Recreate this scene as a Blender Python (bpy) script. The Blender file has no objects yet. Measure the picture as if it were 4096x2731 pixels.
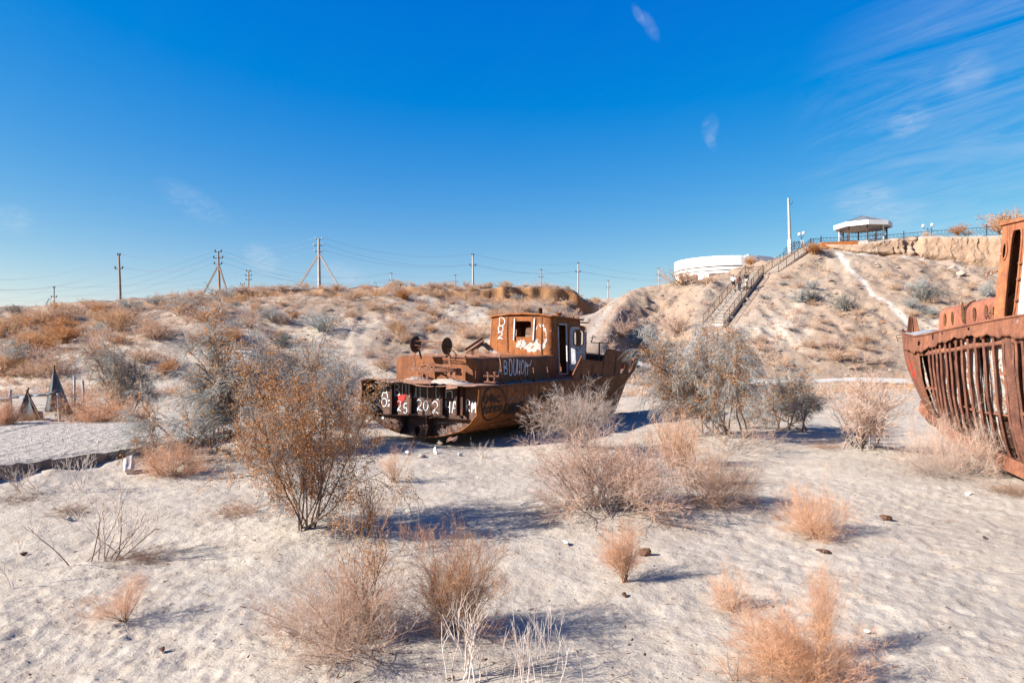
import bpy, bmesh, math, random
import numpy as np
from mathutils import Vector, Matrix

S = bpy.context.scene
COL = S.collection
random.seed(11)
RG = np.random.default_rng(11)
rad = math.radians

# ---------------------------------------------------------------- camera, sky, sun, exposure
W_SRC, H_SRC, FPX, EYE = 4096.0, 2731.0, 2731.0, 2.75
PITCH = math.atan((1404 - 1365.5) / FPX)
cam_data = bpy.data.cameras.new("camera")
cam = bpy.data.objects.new("camera", cam_data)
COL.objects.link(cam)
cam.location = (0, 0, EYE)
cam.rotation_euler = (rad(90) + PITCH, 0, 0)
cam_data.sensor_width = 36.0
cam_data.lens = 24.0
cam_data.clip_start = 0.1
cam_data.clip_end = 6000
S.camera = cam

SUN_EL, SUN_AZ = rad(30), math.atan2(-0.95, -0.30)          # azimuth clockwise from +Y
SUN_DIR = Vector((math.sin(SUN_AZ) * math.cos(SUN_EL), math.cos(SUN_AZ) * math.cos(SUN_EL), math.sin(SUN_EL)))
sun_data = bpy.data.lights.new("sun", 'SUN')
sun_data.energy = 5.0
sun_data.angle = rad(0.5)
sun_data.color = (1.0, 0.95, 0.885)
sun = bpy.data.objects.new("sun", sun_data)
COL.objects.link(sun)
sun.rotation_euler = SUN_DIR.to_track_quat('Z', 'Y').to_euler()
sun.location = (-40, -20, 40)

S.view_settings.view_transform = 'Standard'
S.view_settings.look = 'None'
S.view_settings.gamma = 1.0
S.view_settings.use_curve_mapping = False
S.view_settings.exposure = 1.53


class NT:
    """small helper round a node tree"""
    def __init__(self, tree):
        self.t = tree
        tree.nodes.clear()

    def n(self, kind, inp=None, **kw):
        nd = self.t.nodes.new(kind)
        for k, v in kw.items():
            setattr(nd, k, v)
        for k, v in (inp or {}).items():
            sock = nd.inputs[k]
            if hasattr(v, 'is_output') or isinstance(v, bpy.types.NodeSocket):
                self.t.links.new(v, sock)
            else:
                sock.default_value = v
        return nd

    def math(self, op, a, b=0.0, clamp=False, c=None):
        nd = self.n('ShaderNodeMath', {0: a, 1: b}, operation=op, use_clamp=clamp)
        if c is not None:
            nd.inputs[2].default_value = c
        return nd.outputs[0]

    def mix(self, f, a, b, blend='MIX'):
        nd = self.n('ShaderNodeMix', data_type='RGBA', blend_type=blend)
        for sock, v in ((nd.inputs[0], f), (nd.inputs[6], a), (nd.inputs[7], b)):
            if isinstance(v, bpy.types.NodeSocket):
                self.t.links.new(v, sock)
            else:
                sock.default_value = v if not isinstance(v, tuple) or len(v) == 4 else (*v, 1)
        return nd.outputs[2]

    def ramp(self, f, stops):
        nd = self.n('ShaderNodeValToRGB', {0: f})
        el = nd.color_ramp.elements
        while len(el) < len(stops):
            el.new(0.5)
        for e, (p, c) in zip(el, stops):
            e.position = p
            e.color = c if isinstance(c, tuple) and len(c) == 4 else ((*c, 1) if isinstance(c, tuple) else (c, c, c, 1))
        return nd.outputs[0]

    def noise(self, vec, scale, detail=4, rough=0.55, dist=0.0):
        return self.n('ShaderNodeTexNoise', {'Vector': vec, 'Scale': scale, 'Detail': detail, 'Roughness': rough, 'Distortion': dist}).outputs[0]

    def mapping(self, vec, scale=(1, 1, 1), rot=(0, 0, 0), loc=(0, 0, 0)):
        return self.n('ShaderNodeMapping', {'Vector': vec, 'Scale': scale, 'Rotation': rot, 'Location': loc}).outputs[0]


world = bpy.data.worlds.new("World")
S.world = world
world.use_nodes = True
w = NT(world.node_tree)
sky = w.n('ShaderNodeTexSky', sky_type='NISHITA', sun_disc=False, sun_elevation=SUN_EL,
          sun_rotation=SUN_AZ % (2 * math.pi), altitude=60.0, air_density=1.0, dust_density=0.6, ozone_density=3.0)
hsv = w.n('ShaderNodeHueSaturation', {'Hue': 0.5, 'Saturation': 1.42, 'Value': 1.0, 'Color': sky.outputs[0]}).outputs[0]
# the photograph's rich blue: one tone curve per channel, the same over the whole sky
chan_ = w.n('ShaderNodeSeparateColor', {0: hsv})
KS = 0.145
cr_ = w.math('MULTIPLY', w.math('MAXIMUM', w.math('SUBTRACT', chan_.outputs[0], .030 / KS), 0.0), 1.35)
cg_ = w.math('ADD', w.math('MULTIPLY', chan_.outputs[1], 1.02), .016 / KS)
cb_ = w.math('MULTIPLY', w.math('POWER', w.math('MAXIMUM', w.math('MULTIPLY', chan_.outputs[2], KS), 0.0), 0.30), .86 / KS)
hsv = w.n('ShaderNodeCombineColor', {0: cr_, 1: cg_, 2: cb_}).outputs[0]
tc = w.n('ShaderNodeTexCoord').outputs['Generated']
sep = w.n('ShaderNodeSeparateXYZ', {0: tc})
# cirrus: directions projected on a high flat layer, noise drawn out along the wind
zc = w.math('ADD', w.math('MAXIMUM', sep.outputs[2], 0.0), 0.14)
px_ = w.math('DIVIDE', sep.outputs[0], zc)
py_ = w.math('DIVIDE', sep.outputs[1], zc)
lay = w.n('ShaderNodeCombineXYZ', {0: px_, 1: py_, 2: 0.0}).outputs[0]
lay_r = w.mapping(w.mapping(lay, rot=(0, 0, rad(58))), scale=(0.95, 3.0, 1.0))
n1 = w.noise(lay_r, 1.3, 10, 0.66, 1.9)
n2 = w.noise(w.mapping(lay, scale=(1, 1.6, 1), loc=(3.1, 1.7, 0)), 0.85, 3, 0.5)
streak = w.ramp(n1, [(0.38, 0.0), (0.92, 1.0)])


def sky_dir(xd, yd):
    x, y = (xd * 1.7415 - 2048) / FPX, -(yd * 1.7415 - 1365.5) / FPX
    v = Vector((x, math.cos(PITCH) - y * math.sin(PITCH), y * math.cos(PITCH) + math.sin(PITCH)))
    return v.normalized()


def near_dir(v, inner, outer):
    dt = w.n('ShaderNodeVectorMath', {0: tc, 1: tuple(v)}, operation='DOT_PRODUCT').outputs['Value']
    return w.n('ShaderNodeMapRange', {0: dt, 1: math.cos(rad(outer)), 2: math.cos(rad(inner)), 3: 0.0, 4: 1.0}, interpolation_type='SMOOTHSTEP').outputs[0]


bank = near_dir(sky_dir(2420, 300), 4, 17)
cl = w.math('MULTIPLY', streak, w.math('ADD', w.math('MULTIPLY', bank, 0.46), 0.01))
cl = w.math('MULTIPLY', cl, w.ramp(n2, [(0.30, 0.25), (0.62, 1.0)]))
wisp = w.ramp(w.noise(w.mapping(w.mapping(lay, rot=(0, 0, rad(58))), scale=(6, 9, 1)), 2.0, 8, 0.62, 1.2), [(0.30, 0.0), (0.72, 1.0)])


def oval(xa, ya, xb, yb, width):
    """soft long patch of the sky between two directions, width in degrees"""
    a, b = sky_dir(xa, ya), sky_dir(xb, yb)
    c = (a + b).normalized()
    e1 = (b - a).normalized()
    e2 = c.cross(e1).normalized()
    hl = (b - a).length / 2
    rel = w.n('ShaderNodeVectorMath', {0: tc, 1: tuple(c)}, operation='SUBTRACT').outputs[0]
    q = []
    for e, s_ in ((e1, hl), (e2, math.sin(rad(width)) / 2)):
        dt = w.n('ShaderNodeVectorMath', {0: rel, 1: tuple(e / s_)}, operation='DOT_PRODUCT').outputs['Value']
        q.append(w.math('MULTIPLY', dt, dt))
    r2 = w.math('ADD', q[0], q[1])
    front = w.n('ShaderNodeVectorMath', {0: tc, 1: tuple(c)}, operation='DOT_PRODUCT').outputs['Value']
    return w.math('MULTIPLY', w.n('ShaderNodeMapRange', {0: r2, 1: 1.0, 2: 0.0, 3: 0.0, 4: 1.0}, interpolation_type='SMOOTHSTEP').outputs[0], w.math('GREATER_THAN', front, 0.0))


for xa, ya, xb, yb, wd_, a in ((1450, 5, 1482, 62, .5, .20), (1470, 20, 1515, 100, .7, .14), (1636, 255, 1626, 335, 1.0, .17), (1620, 300, 1645, 350, .6, .2),
                               (340, 405, 540, 520, 1.6, .16), (560, 560, 640, 630, 1.6, .35), (700, 610, 860, 650, 1.6, .30), (-30, 480, 90, 530, 1.6, .20),
                               (1900, 480, 2080, 440, 1.8, .35), (1960, 520, 2150, 470, 1.6, .25), (2030, 300, 2150, 255, 1.6, .30), (2150, 200, 2300, 150, 2.2, .22)):
    cl = w.math('ADD', cl, w.math('MULTIPLY', w.math('MULTIPLY', oval(xa, ya, xb, yb, wd_ * 1.6), wisp), a))
cl = w.math('MINIMUM', cl, 0.8)
cloud = w.mix(cl, hsv, (5.0, 5.5, 6.3, 1))
bg = w.n('ShaderNodeBackground', {'Color': cloud, 'Strength': 0.05})
out = w.n('ShaderNodeOutputWorld', {'Surface': bg.outputs[0]})

# ---------------------------------------------------------------- geometry helpers
KD = 4096 / 2352.0


def pt(xd, yd, Y):
    """the point at depth Y (metres in front of the camera) under photo position xd, yd (photo 2352 wide)"""
    x, y = (xd * KD - 2048) / FPX, -(yd * KD - 1365.5) / FPX
    d = Vector((x, math.cos(PITCH) - y * math.sin(PITCH), y * math.cos(PITCH) + math.sin(PITCH)))
    return Vector((0, 0, EYE)) + d * (Y / d.y)


def tag(o, label=None, cat=None, group=None, kind=None):
    for k, v in (('label', label), ('category', cat), ('group', group), ('kind', kind)):
        if v:
            o[k] = v
    return o


def thing(name, label, cat, loc=(0, 0, 0), rot=(0, 0, 0), group=None):
    o = bpy.data.objects.new(name, None)
    COL.objects.link(o)
    o.location = loc
    o.rotation_euler = rot
    o.empty_display_size = 0.2
    return tag(o, label, cat, group)


def link_mesh(name, me, mat=None, parent=None):
    o = bpy.data.objects.new(name, me)
    COL.objects.link(o)
    if mat is not None and len(me.materials) == 0:
        me.materials.append(mat)
    if parent is not None:
        o.parent = parent
    return o


class MB:
    """collects shapes for ONE mesh"""
    def __init__(self, off=(0, 0, 0)):
        self.v, self.f, self.off = [], [], Vector(off)

    def add(self, verts, faces):
        b = len(self.v)
        self.v += [Vector(p) for p in verts]
        self.f += [[b + i for i in f] for f in faces]
        return self

    def box(self, c, s, m=None):
        x, y, z = s[0] / 2, s[1] / 2, s[2] / 2
        vs = [Vector((i, j, k)) for i in (-x, x) for j in (-y, y) for k in (-z, z)]
        if m is not None:
            vs = [m @ p for p in vs]
        return self.add([p + Vector(c) for p in vs], [(0, 1, 3, 2), (4, 6, 7, 5), (0, 4, 5, 1), (2, 3, 7, 6), (0, 2, 6, 4), (1, 5, 7, 3)])

    def bar(self, a, b, w_, h_=None, up=(0, 0, 1)):
        """box from a to b with cross-section w_ x h_"""
        a, b = Vector(a), Vector(b)
        d = (b - a)
        L = d.length
        d.normalize()
        u = Vector(up)
        if abs(d.dot(u)) > 0.98:
            u = Vector((1, 0, 0)) if abs(d.x) < 0.9 else Vector((0, 1, 0))
        sx = d.cross(u).normalized()
        uz = sx.cross(d)
        h_ = w_ if h_ is None else h_
        vs = []
        for e in (a, b):
            for i, j in ((-1, -1), (1, -1), (1, 1), (-1, 1)):
                vs.append(e + sx * (i * w_ / 2) + uz * (j * h_ / 2))
        return self.add(vs, [(3, 2, 1, 0), (4, 5, 6, 7), (0, 1, 5, 4), (1, 2, 6, 5), (2, 3, 7, 6), (3, 0, 4, 7)])

    def tube(self, pts, r, k=8, r1=None, caps=True):
        pts = [Vector(p) for p in pts]
        n = len(pts)
        base = len(self.v)
        prev = None
        for i, p in enumerate(pts):
            d = (pts[min(i + 1, n - 1)] - pts[max(i - 1, 0)]).normalized()
            if prev is None:
                u = d.cross(Vector((0, 0, 1)) if abs(d.z) < 0.9 else Vector((1, 0, 0))).normalized()
            else:
                u = (prev - d * prev.dot(d)).normalized()
            prev = u
            q = d.cross(u)
            rr = (r if r1 is None else r + (r1 - r) * i / max(1, n - 1)) if not isinstance(r, (list, tuple)) else r[i]
            for j in range(k):
                a = 2 * math.pi * j / k
                self.v.append(p + u * (rr * math.cos(a)) + q * (rr * math.sin(a)))
        for i in range(n - 1):
            for j in range(k):
                a, b = base + i * k + j, base + i * k + (j + 1) % k
                self.f.append([a, b, b + k, a + k])
        if caps:
            self.f.append([base + j for j in range(k)][::-1])
            self.f.append([base + (n - 1) * k + j for j in range(k)])
        return self

    def lathe(self, prof, c=(0, 0, 0), k=16, m=None):
        """prof: (radius, z) rings round z"""
        base = len(self.v)
        c = Vector(c)
        for r, z in prof:
            for j in range(k):
                a = 2 * math.pi * j / k
                p = Vector((r * math.cos(a), r * math.sin(a), z))
                self.v.append((m @ p if m is not None else p) + c)
        for i in range(len(prof) - 1):
            for j in range(k):
                a, b = base + i * k + j, base + i * k + (j + 1) % k
                self.f.append([a, b, b + k, a + k])
        self.f.append([base + j for j in range(k)][::-1])
        self.f.append([base + (len(prof) - 1) * k + j for j in range(k)])
        return self

    def prism(self, poly, thick):
        """poly: 3-D points of a flat outline; thick: offset vector"""
        n = len(poly)
        t = Vector(thick)
        vs = [Vector(p) for p in poly] + [Vector(p) + t for p in poly]
        fs = [list(range(n))[::-1], [n + i for i in range(n)]] + [[i, (i + 1) % n, n + (i + 1) % n, n + i] for i in range(n)]
        return self.add(vs, fs)

    def grid(self, fn, nu, nv, skip=None):
        base = len(self.v)
        for i in range(nu + 1):
            for j in range(nv + 1):
                self.v.append(Vector(fn(i / nu, j / nv)))
        for i in range(nu):
            for j in range(nv):
                if skip and skip((i + .5) / nu, (j + .5) / nv):
                    continue
                a = base + i * (nv + 1) + j
                self.f.append([a, a + nv + 1, a + nv + 2, a + 1])
        return self

    def wall_hole(self, fn, hole, n=40, thick=(0, 0, 0), rr=4.0):
        """flat panel fn(u,v), u,v in 0..1, with one rounded hole (u0,v0,u1,v1)"""
        u0, v0, u1, v1 = hole
        cu, cv, hu, hv = (u0 + u1) / 2, (v0 + v1) / 2, (u1 - u0) / 2, (v1 - v0) / 2
        base = len(self.v)
        t = Vector(thick)
        oc = [math.atan2(y - cv, x - cu) for x, y in ((0, 0), (1, 0), (1, 1), (0, 1))]
        ang = sorted([2 * math.pi * i / n - math.pi for i in range(n)] + oc)
        for a in ang:
            c, s = math.cos(a), math.sin(a)
            ts = []
            if c > 1e-9: ts.append((1 - cu) / c)
            if c < -1e-9: ts.append(-cu / c)
            if s > 1e-9: ts.append((1 - cv) / s)
            if s < -1e-9: ts.append(-cv / s)
            k = min(ts)
            e = 1.0 / ((abs(c / hu) ** rr + abs(s / hv) ** rr) ** (1 / rr))
            po, pi_ = Vector(fn(cu + k * c, cv + k * s)), Vector(fn(cu + e * c, cv + e * s))
            self.v += [po, pi_, po + t, pi_ + t]
        m = len(ang)
        for i in range(m):
            a, b = base + 4 * i, base + 4 * ((i + 1) % m)
            self.f += [[a, b, b + 1, a + 1], [a + 2, a + 3, b + 3, b + 2], [a + 1, b + 1, b + 3, a + 3], [a, a + 2, b + 2, b]]
        return self

    def build(self, name, mat, parent=None, smooth=False, world=False, bevel=0, solid=0):
        me = bpy.data.meshes.new(name)
        off = self.off
        if world and parent is not None:
            off = off - Vector(parent.location)
        me.from_pydata([p + off for p in self.v], [], self.f)
        me.validate()
        me.update()
        if smooth:
            me.shade_smooth()
        o = link_mesh(name, me, mat, parent)
        if solid:
            md = o.modifiers.new("thickness", 'SOLIDIFY')
            md.thickness = solid
            md.offset = 0
        if bevel:
            md = o.modifiers.new("bevel", 'BEVEL')
            md.width = bevel
            md.segments = 2
            md.limit_method = 'ANGLE'
        return o


def np_mesh(name, V, Q, smooth=False):
    """mesh from an (n,3) array and an (m,k) face array"""
    me = bpy.data.meshes.new(name)
    V = np.ascontiguousarray(V, dtype=np.float32)
    Q = np.ascontiguousarray(Q, dtype=np.int32)
    k = Q.shape[1]
    me.vertices.add(len(V))
    me.vertices.foreach_set('co', V.ravel())
    me.loops.add(Q.size)
    me.loops.foreach_set('vertex_index', Q.ravel())
    me.polygons.add(len(Q))
    me.polygons.foreach_set('loop_start', np.arange(0, Q.size, k, dtype=np.int32))
    if smooth:
        me.polygons.foreach_set('use_smooth', np.ones(len(Q), dtype=bool))
    me.update(calc_edges=True)
    return me


def dup_tree(o, parent=None):
    c = o.copy()
    COL.objects.link(c)
    if parent is not None:
        c.parent = parent
    for ch in list(o.children):
        dup_tree(ch, c)
    return c


# ---------------------------------------------------------------- noise on arrays
def _hash(ix, iy, seed):
    h = (ix.astype(np.int64) * 374761393 + iy.astype(np.int64) * 668265263 + seed * 1274126177) & 0x7fffffff
    h = ((h ^ (h >> 13)) * 1274126177) & 0x7fffffff
    h = ((h ^ (h >> 16)) * 1103515245) & 0x7fffffff
    return ((h >> 7) & 0xffff) / 65535.0


def vnoise(x, y, seed=0):
    ix, iy = np.floor(x), np.floor(y)
    fx, fy = x - ix, y - iy
    fx, fy = fx * fx * (3 - 2 * fx), fy * fy * (3 - 2 * fy)
    a, b = _hash(ix, iy, seed), _hash(ix + 1, iy, seed)
    c, d = _hash(ix, iy + 1, seed), _hash(ix + 1, iy + 1, seed)
    return ((a + (b - a) * fx) * (1 - fy) + (c + (d - c) * fx) * fy) * 2 - 1


def fbm(x, y, seed=0, octv=4, gain=0.5):
    s, a = np.zeros_like(x, dtype=float), 1.0
    for i in range(octv):
        s += a * vnoise(x * (2.03 ** i) + 17.3 * i, y * (2.03 ** i) - 9.1 * i, seed + i)
        a *= gain
    return s


def sstep(a, b, x):
    t = np.clip((x - a) / (b - a), 0, 1)
    return t * t * (3 - 2 * t)


def dimples(x, y, cell, rmin, rmax, seed, prob=0.8):
    """footprint-like hollows: one jittered oval per cell"""
    out_ = np.zeros_like(x)
    cx, cy = np.floor(x / cell), np.floor(y / cell)
    for i in (-1, 0, 1):
        for j in (-1, 0, 1):
            gx, gy = cx + i, cy + j
            qx, qy = (gx + _hash(gx, gy, seed)) * cell, (gy + _hash(gx, gy, seed + 1)) * cell
            r = rmin + (rmax - rmin) * _hash(gx, gy, seed + 2)
            an = _hash(gx, gy, seed + 3) * np.pi
            on = _hash(gx, gy, seed + 4) < prob
            dx, dy = x - qx, y - qy
            ca, sa = np.cos(an), np.sin(an)
            u, v = (dx * ca + dy * sa) / (1.5 * r), (-dx * sa + dy * ca) / r
            d2 = u * u + v * v
            bowl = -np.clip(1 - d2, 0, 1) ** 1.2
            rim = 0.35 * np.exp(-((np.sqrt(d2) - 1.15) / 0.28) ** 2)
            out_ += np.where(on, (bowl + rim) * r / rmax, 0)
    return out_
# ---------------------------------------------------------------- terrain
def _ctrl(lst):
    return [tuple(pt(x, y, Y)) for x, y, Y in lst]


crest = _ctrl([(-260, 748, 56), (0, 739, 62), (130, 714, 65), (275, 700, 68), (400, 680, 71), (560, 665, 75), (733, 660, 78), (900, 660, 80),
               (1085, 660, 82), (1240, 658, 84), (1330, 662, 84), (1393, 688, 88), (1450, 662, 86), (1540, 647, 86), (1620, 640, 88), (1700, 615, 90),
               (1760, 600, 92), (1830, 578, 92), (1885, 566, 90)])
right = _ctrl([(1960, 582, 86), (2060, 586, 85), (2140, 593, 84), (2220, 604, 82), (2300, 622, 80), (2400, 645, 77), (2600, 660, 74), (2050, 740, 67.4), (2200, 745, 66.5),
               (1639, 747, 69), (1732, 630, 84), (1590, 804, 61.5), (1345, 756, 66), (1372, 716, 77), (1880, 700, 71.5), (1520, 700, 75), (1480, 775, 66)])
flat = [(x, y, 0.0) for x in (-70, -45, -20, 0, 20, 45, 70) for y in (38, 44)] + [(x, 50, 0.05) for x in (0, 15, 30, 45, 70)] + [(x, 57.3, .05) for x in (16, 24, 32, 40, 50)] + [(x, 47, 0.15) for x in (-60, -40, -20)]
foot = _ctrl([(1000, 800, 57), (600, 790, 55), (200, 800, 51), (1250, 790, 58), (1900, 800, 62.5), (2300, 806, 61.5)])
back = [(x, y, z) for x, z in ((-90, 5), (-40, 8), (0, 9.5), (20, 9.8)) for y in (105, 150)] + [(x, y, z) for x, z in ((38, 13.0), (62, 13.8), (90, 13)) for y in (112, 150)]
wide = [(-75, 60, 4.5), (-75, 80, 6.0), (95, 62, 6.5), (95, 84, 14.0), (-80, 46, .3)]
CP = np.array(crest + right + flat + foot + back + wide, dtype=float)


def _tps_fit(P):
    n = len(P)
    xy = P[:, :2] / 30.0
    d = np.linalg.norm(xy[:, None] - xy[None], axis=2)
    K = np.where(d > 0, d * d * np.log(d + 1e-12), 0) + np.eye(n) * 2e-3
    A = np.zeros((n + 3, n + 3))
    A[:n, :n] = K
    A[:n, n] = 1
    A[:n, n + 1:] = xy
    A[n:, :n] = A[:n, n:].T
    b = np.zeros(n + 3)
    b[:n] = P[:, 2]
    return np.linalg.solve(A, b)


_TW = _tps_fit(CP)


def _tps(x, y):
    xs, ys = np.clip(x, -95, 105) / 30.0, np.clip(y, 36, 155) / 30.0
    s = _TW[-3] + _TW[-2] * xs + _TW[-1] * ys
    for i in range(len(CP)):
        d2 = (xs - CP[i, 0] / 30.0) ** 2 + (ys - CP[i, 1] / 30.0) ** 2
        s = s + _TW[i] * 0.5 * d2 * np.log(d2 + 1e-12)
    return s


def seg_dist(x, y, poly):
    """distance to a polyline and the value interpolated along it; poly rows (x, y, z)"""
    best = np.full(x.shape, 1e9)
    val = np.zeros(x.shape)
    side = np.zeros(x.shape)
    for a, b in zip(poly[:-1], poly[1:]):
        dx, dy = b[0] - a[0], b[1] - a[1]
        t = np.clip(((x - a[0]) * dx + (y - a[1]) * dy) / (dx * dx + dy * dy), 0, 1)
        d = np.hypot(x - a[0] - t * dx, y - a[1] - t * dy)
        m = d < best
        best = np.where(m, d, best)
        val = np.where(m, a[2] + t * (b[2] - a[2]), val)
        side = np.where(m, np.sign((x - a[0]) * dy - (y - a[1]) * dx), side)   # +1 on the right hand
    return best, val, side


TRACK = [tuple(pt(1318, 800, 55)), tuple(pt(1345, 757, 65)), tuple(pt(1372, 717, 77)), tuple(pt(1402, 684, 90)), tuple(pt(1420, 690, 112))]
PATH = [tuple(pt(1917, 572, 88)), tuple(pt(1950, 625, 81)), tuple(pt(2010, 690, 73)), tuple(pt(2085, 745, 67)), tuple(pt(2150, 800, 62.5))]
PATH2 = [tuple(pt(1940, 584, 86)), tuple(pt(2130, 592, 83)), tuple(pt(2310, 625, 78))]
STAIR = [pt(1639, 745, 69), pt(1732, 628, 84), pt(1762, 627, 84), pt(1852, 569.5, 88)]

MOUNDS = [(-10.1, 15.0, .5, .16), (-11.2, 13.2, .7, .20), (-9.4, 16.3, .5, .12), (-12.4, 11.3, .6, .14), (-2.6, 17.6, 1.8, .10), (8.0, 15.5, 1.8, .10)]        # (x, y, radius, height): sand held by the bigger shrubs
HOLLOWS = [(-1.2, 23.6, 3.0, 4.0, rad(30), .16), (6.6, 35.0, 3.6, 3.2, 0, .5)]       # (x, y, rx, ry, angle, depth)


def terrain(x, y, fine=True):
    x = np.asarray(x, dtype=float)
    y = np.asarray(y, dtype=float)
    h = np.maximum(_tps(x, y), -0.3) * sstep(42, 50, y)
    hill = sstep(44, 58, np.where(x > 8, y - 8 * sstep(8, 14, x), y))
    # the climbing track: levelled bed, gully on its right hand
    d, tz, sd = seg_dist(x, y, TRACK)
    on = 1 - sstep(1.7, 4.2, d)
    gul = np.where(sd > 0, np.exp(-((d - 7.0) / 3.4) ** 2), 0) * sstep(55, 61, y) * (1 - sstep(78, 87, y))
    h = np.maximum(h - 2.6 * gul, np.minimum(h, .35 + .06 * np.maximum(y - 52, 0)))
    brm = np.where(sd > 0, np.exp(-((d - 2.6) / .9) ** 2), 0) * sstep(58, 64, y)
    h = h * (1 - on * hill) + tz * on * hill + 0.55 * brm
    # stair cut: the slope lies just under the steps
    ds, sz, _ = seg_dist(x, y, [tuple(p) for p in STAIR])
    on2 = 1 - sstep(1.5, 4.0, ds)
    h = h * (1 - on2) + (sz - 0.28) * on2
    # low scarp along the left crest
    cx = np.array([c[0] for c in crest]); cy = np.array([c[1] for c in crest])
    yc = np.interp(x, cx, cy) - 1.6 + 0.9 * fbm(x * .35, x * .0 + 3, 5, 3)
    m = sstep(-55, -45, x) * (1 - sstep(10, 13.5, x)) * np.clip(0.75 + 0.7 * vnoise(x * .14, x * 0, 8), 0, 1)
    h = h - 1.4 * m * np.exp(-np.clip((yc - y) / 4.5, 0, 9)) * (y < yc) * hill - 1.4 * m * (y >= yc) * (1 - sstep(0, .55, y - yc)) * hill
    # hill roughness
    rough = hill * (1 - .8 * on * sstep(0, 1, hill)) * (1 - on2)
    h = h + rough * (0.34 * fbm(x * .16, y * .16, 21, 3) + 0.13 * fbm(x * .75, y * .75, 31, 3) * (1 + .8 * (x > 12)))
    rid = 1 - np.abs(fbm(x * .33, y * .10, 41, 3))
    h = h - rough * 0.22 * rid ** 3 * sstep(52, 60, y)
    h = h + rough * 0.34 * np.clip(gul + .35 * brm, 0, 1) * fbm(x * 1.3, y * 1.3, 47, 3)
    # flat sand: long swells, shrub mounds, hollows
    fl = 1 - hill
    h = h + fl * (0.07 * fbm(x * .22, y * .22, 51, 3) + 0.03 * fbm(x * .9, y * .9, 61, 2))
    for mx, my, r, a in MOUNDS:
        h = h + a * np.exp(-((x - mx) ** 2 + (y - my) ** 2) / (r * r))
    for mx, my, rx, ry, an, a in HOLLOWS:
        u = (x - mx) * math.cos(an) + (y - my) * math.sin(an)
        v = -(x - mx) * math.sin(an) + (y - my) * math.cos(an)
        h = h - a * np.exp(-((u / rx) ** 4 + (v / ry) ** 4))
    if fine:
        nf = fl * (1 - sstep(30, 44, y))
        k = nf * np.clip(0.85 + 0.75 * fbm(x * .24, y * .24, 71, 3), .15, 1.25)
        h = h + k * (0.0150 * dimples(x, y, .34, .08, .16, 81, .7) + 0.0105 * dimples(x + 5, y + 3, .19, .04, .085, 91, .75))
        h = h + nf * 0.011 * fbm(x * 4.2, y * 4.2, 97, 3)
    return h


def gz(x, y):
    return float(terrain(np.array([x]), np.array([y]), False)[0])


def on_ground(xd, yd, y0=3.5, y1=140.0):
    """where the line of sight through a photo position meets the terrain"""
    Y = np.concatenate([np.linspace(y0, 50, 900), np.linspace(50.05, y1, 1500)])
    p1 = pt(xd, yd, 1.0)
    zr = EYE + (p1.z - EYE) * Y
    g = terrain(p1.x * Y, Y, False)
    i = np.argmax(zr <= g)
    if zr[i] > g[i]:
        i = len(Y) - 1
    return Vector((p1.x * Y[i], Y[i], g[i]))
# ---------------------------------------------------------------- materials
def new_mat(name):
    m = bpy.data.materials.new(name)
    m.use_nodes = True
    return m, NT(m.node_tree)


ALB = 0.74        # every surface colour below was matched at a lower exposure


def finish(n, col, rough=0.85, bump=None, bump_s=0.3, dist=0.02, metal=0.0, spec=0.3):
    if isinstance(col, bpy.types.NodeSocket):
        col = n.mix(1.0, col, (ALB, ALB, ALB), 'MULTIPLY')
    else:
        col = tuple(c * ALB for c in col[:3])
    inp = {'Base Color': col if isinstance(col, bpy.types.NodeSocket) else (*col[:3], 1), 'Roughness': rough, 'Metallic': metal, 'Specular IOR Level': spec}
    if bump is not None:
        inp['Normal'] = n.n('ShaderNodeBump', {'Strength': bump_s, 'Distance': dist, 'Height': bump}).outputs[0]
    b = n.n('ShaderNodeBsdfPrincipled', inp)
    n.n('ShaderNodeOutputMaterial', {'Surface': b.outputs[0]})


def plain(name, c1, c2=None, scale=6.0, rough=0.85, bump=0.15, metal=0.0):
    m, n = new_mat(name)
    v = n.n('ShaderNodeTexCoord').outputs['Object']
    f = n.noise(v, scale, 6, 0.6)
    c2 = c2 or tuple(x * 0.7 for x in c1)
    finish(n, n.mix(n.ramp(f, [(.35, 0.0), (.65, 1.0)]), c1, c2), rough, f, bump, 0.01, metal)
    return m


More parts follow.
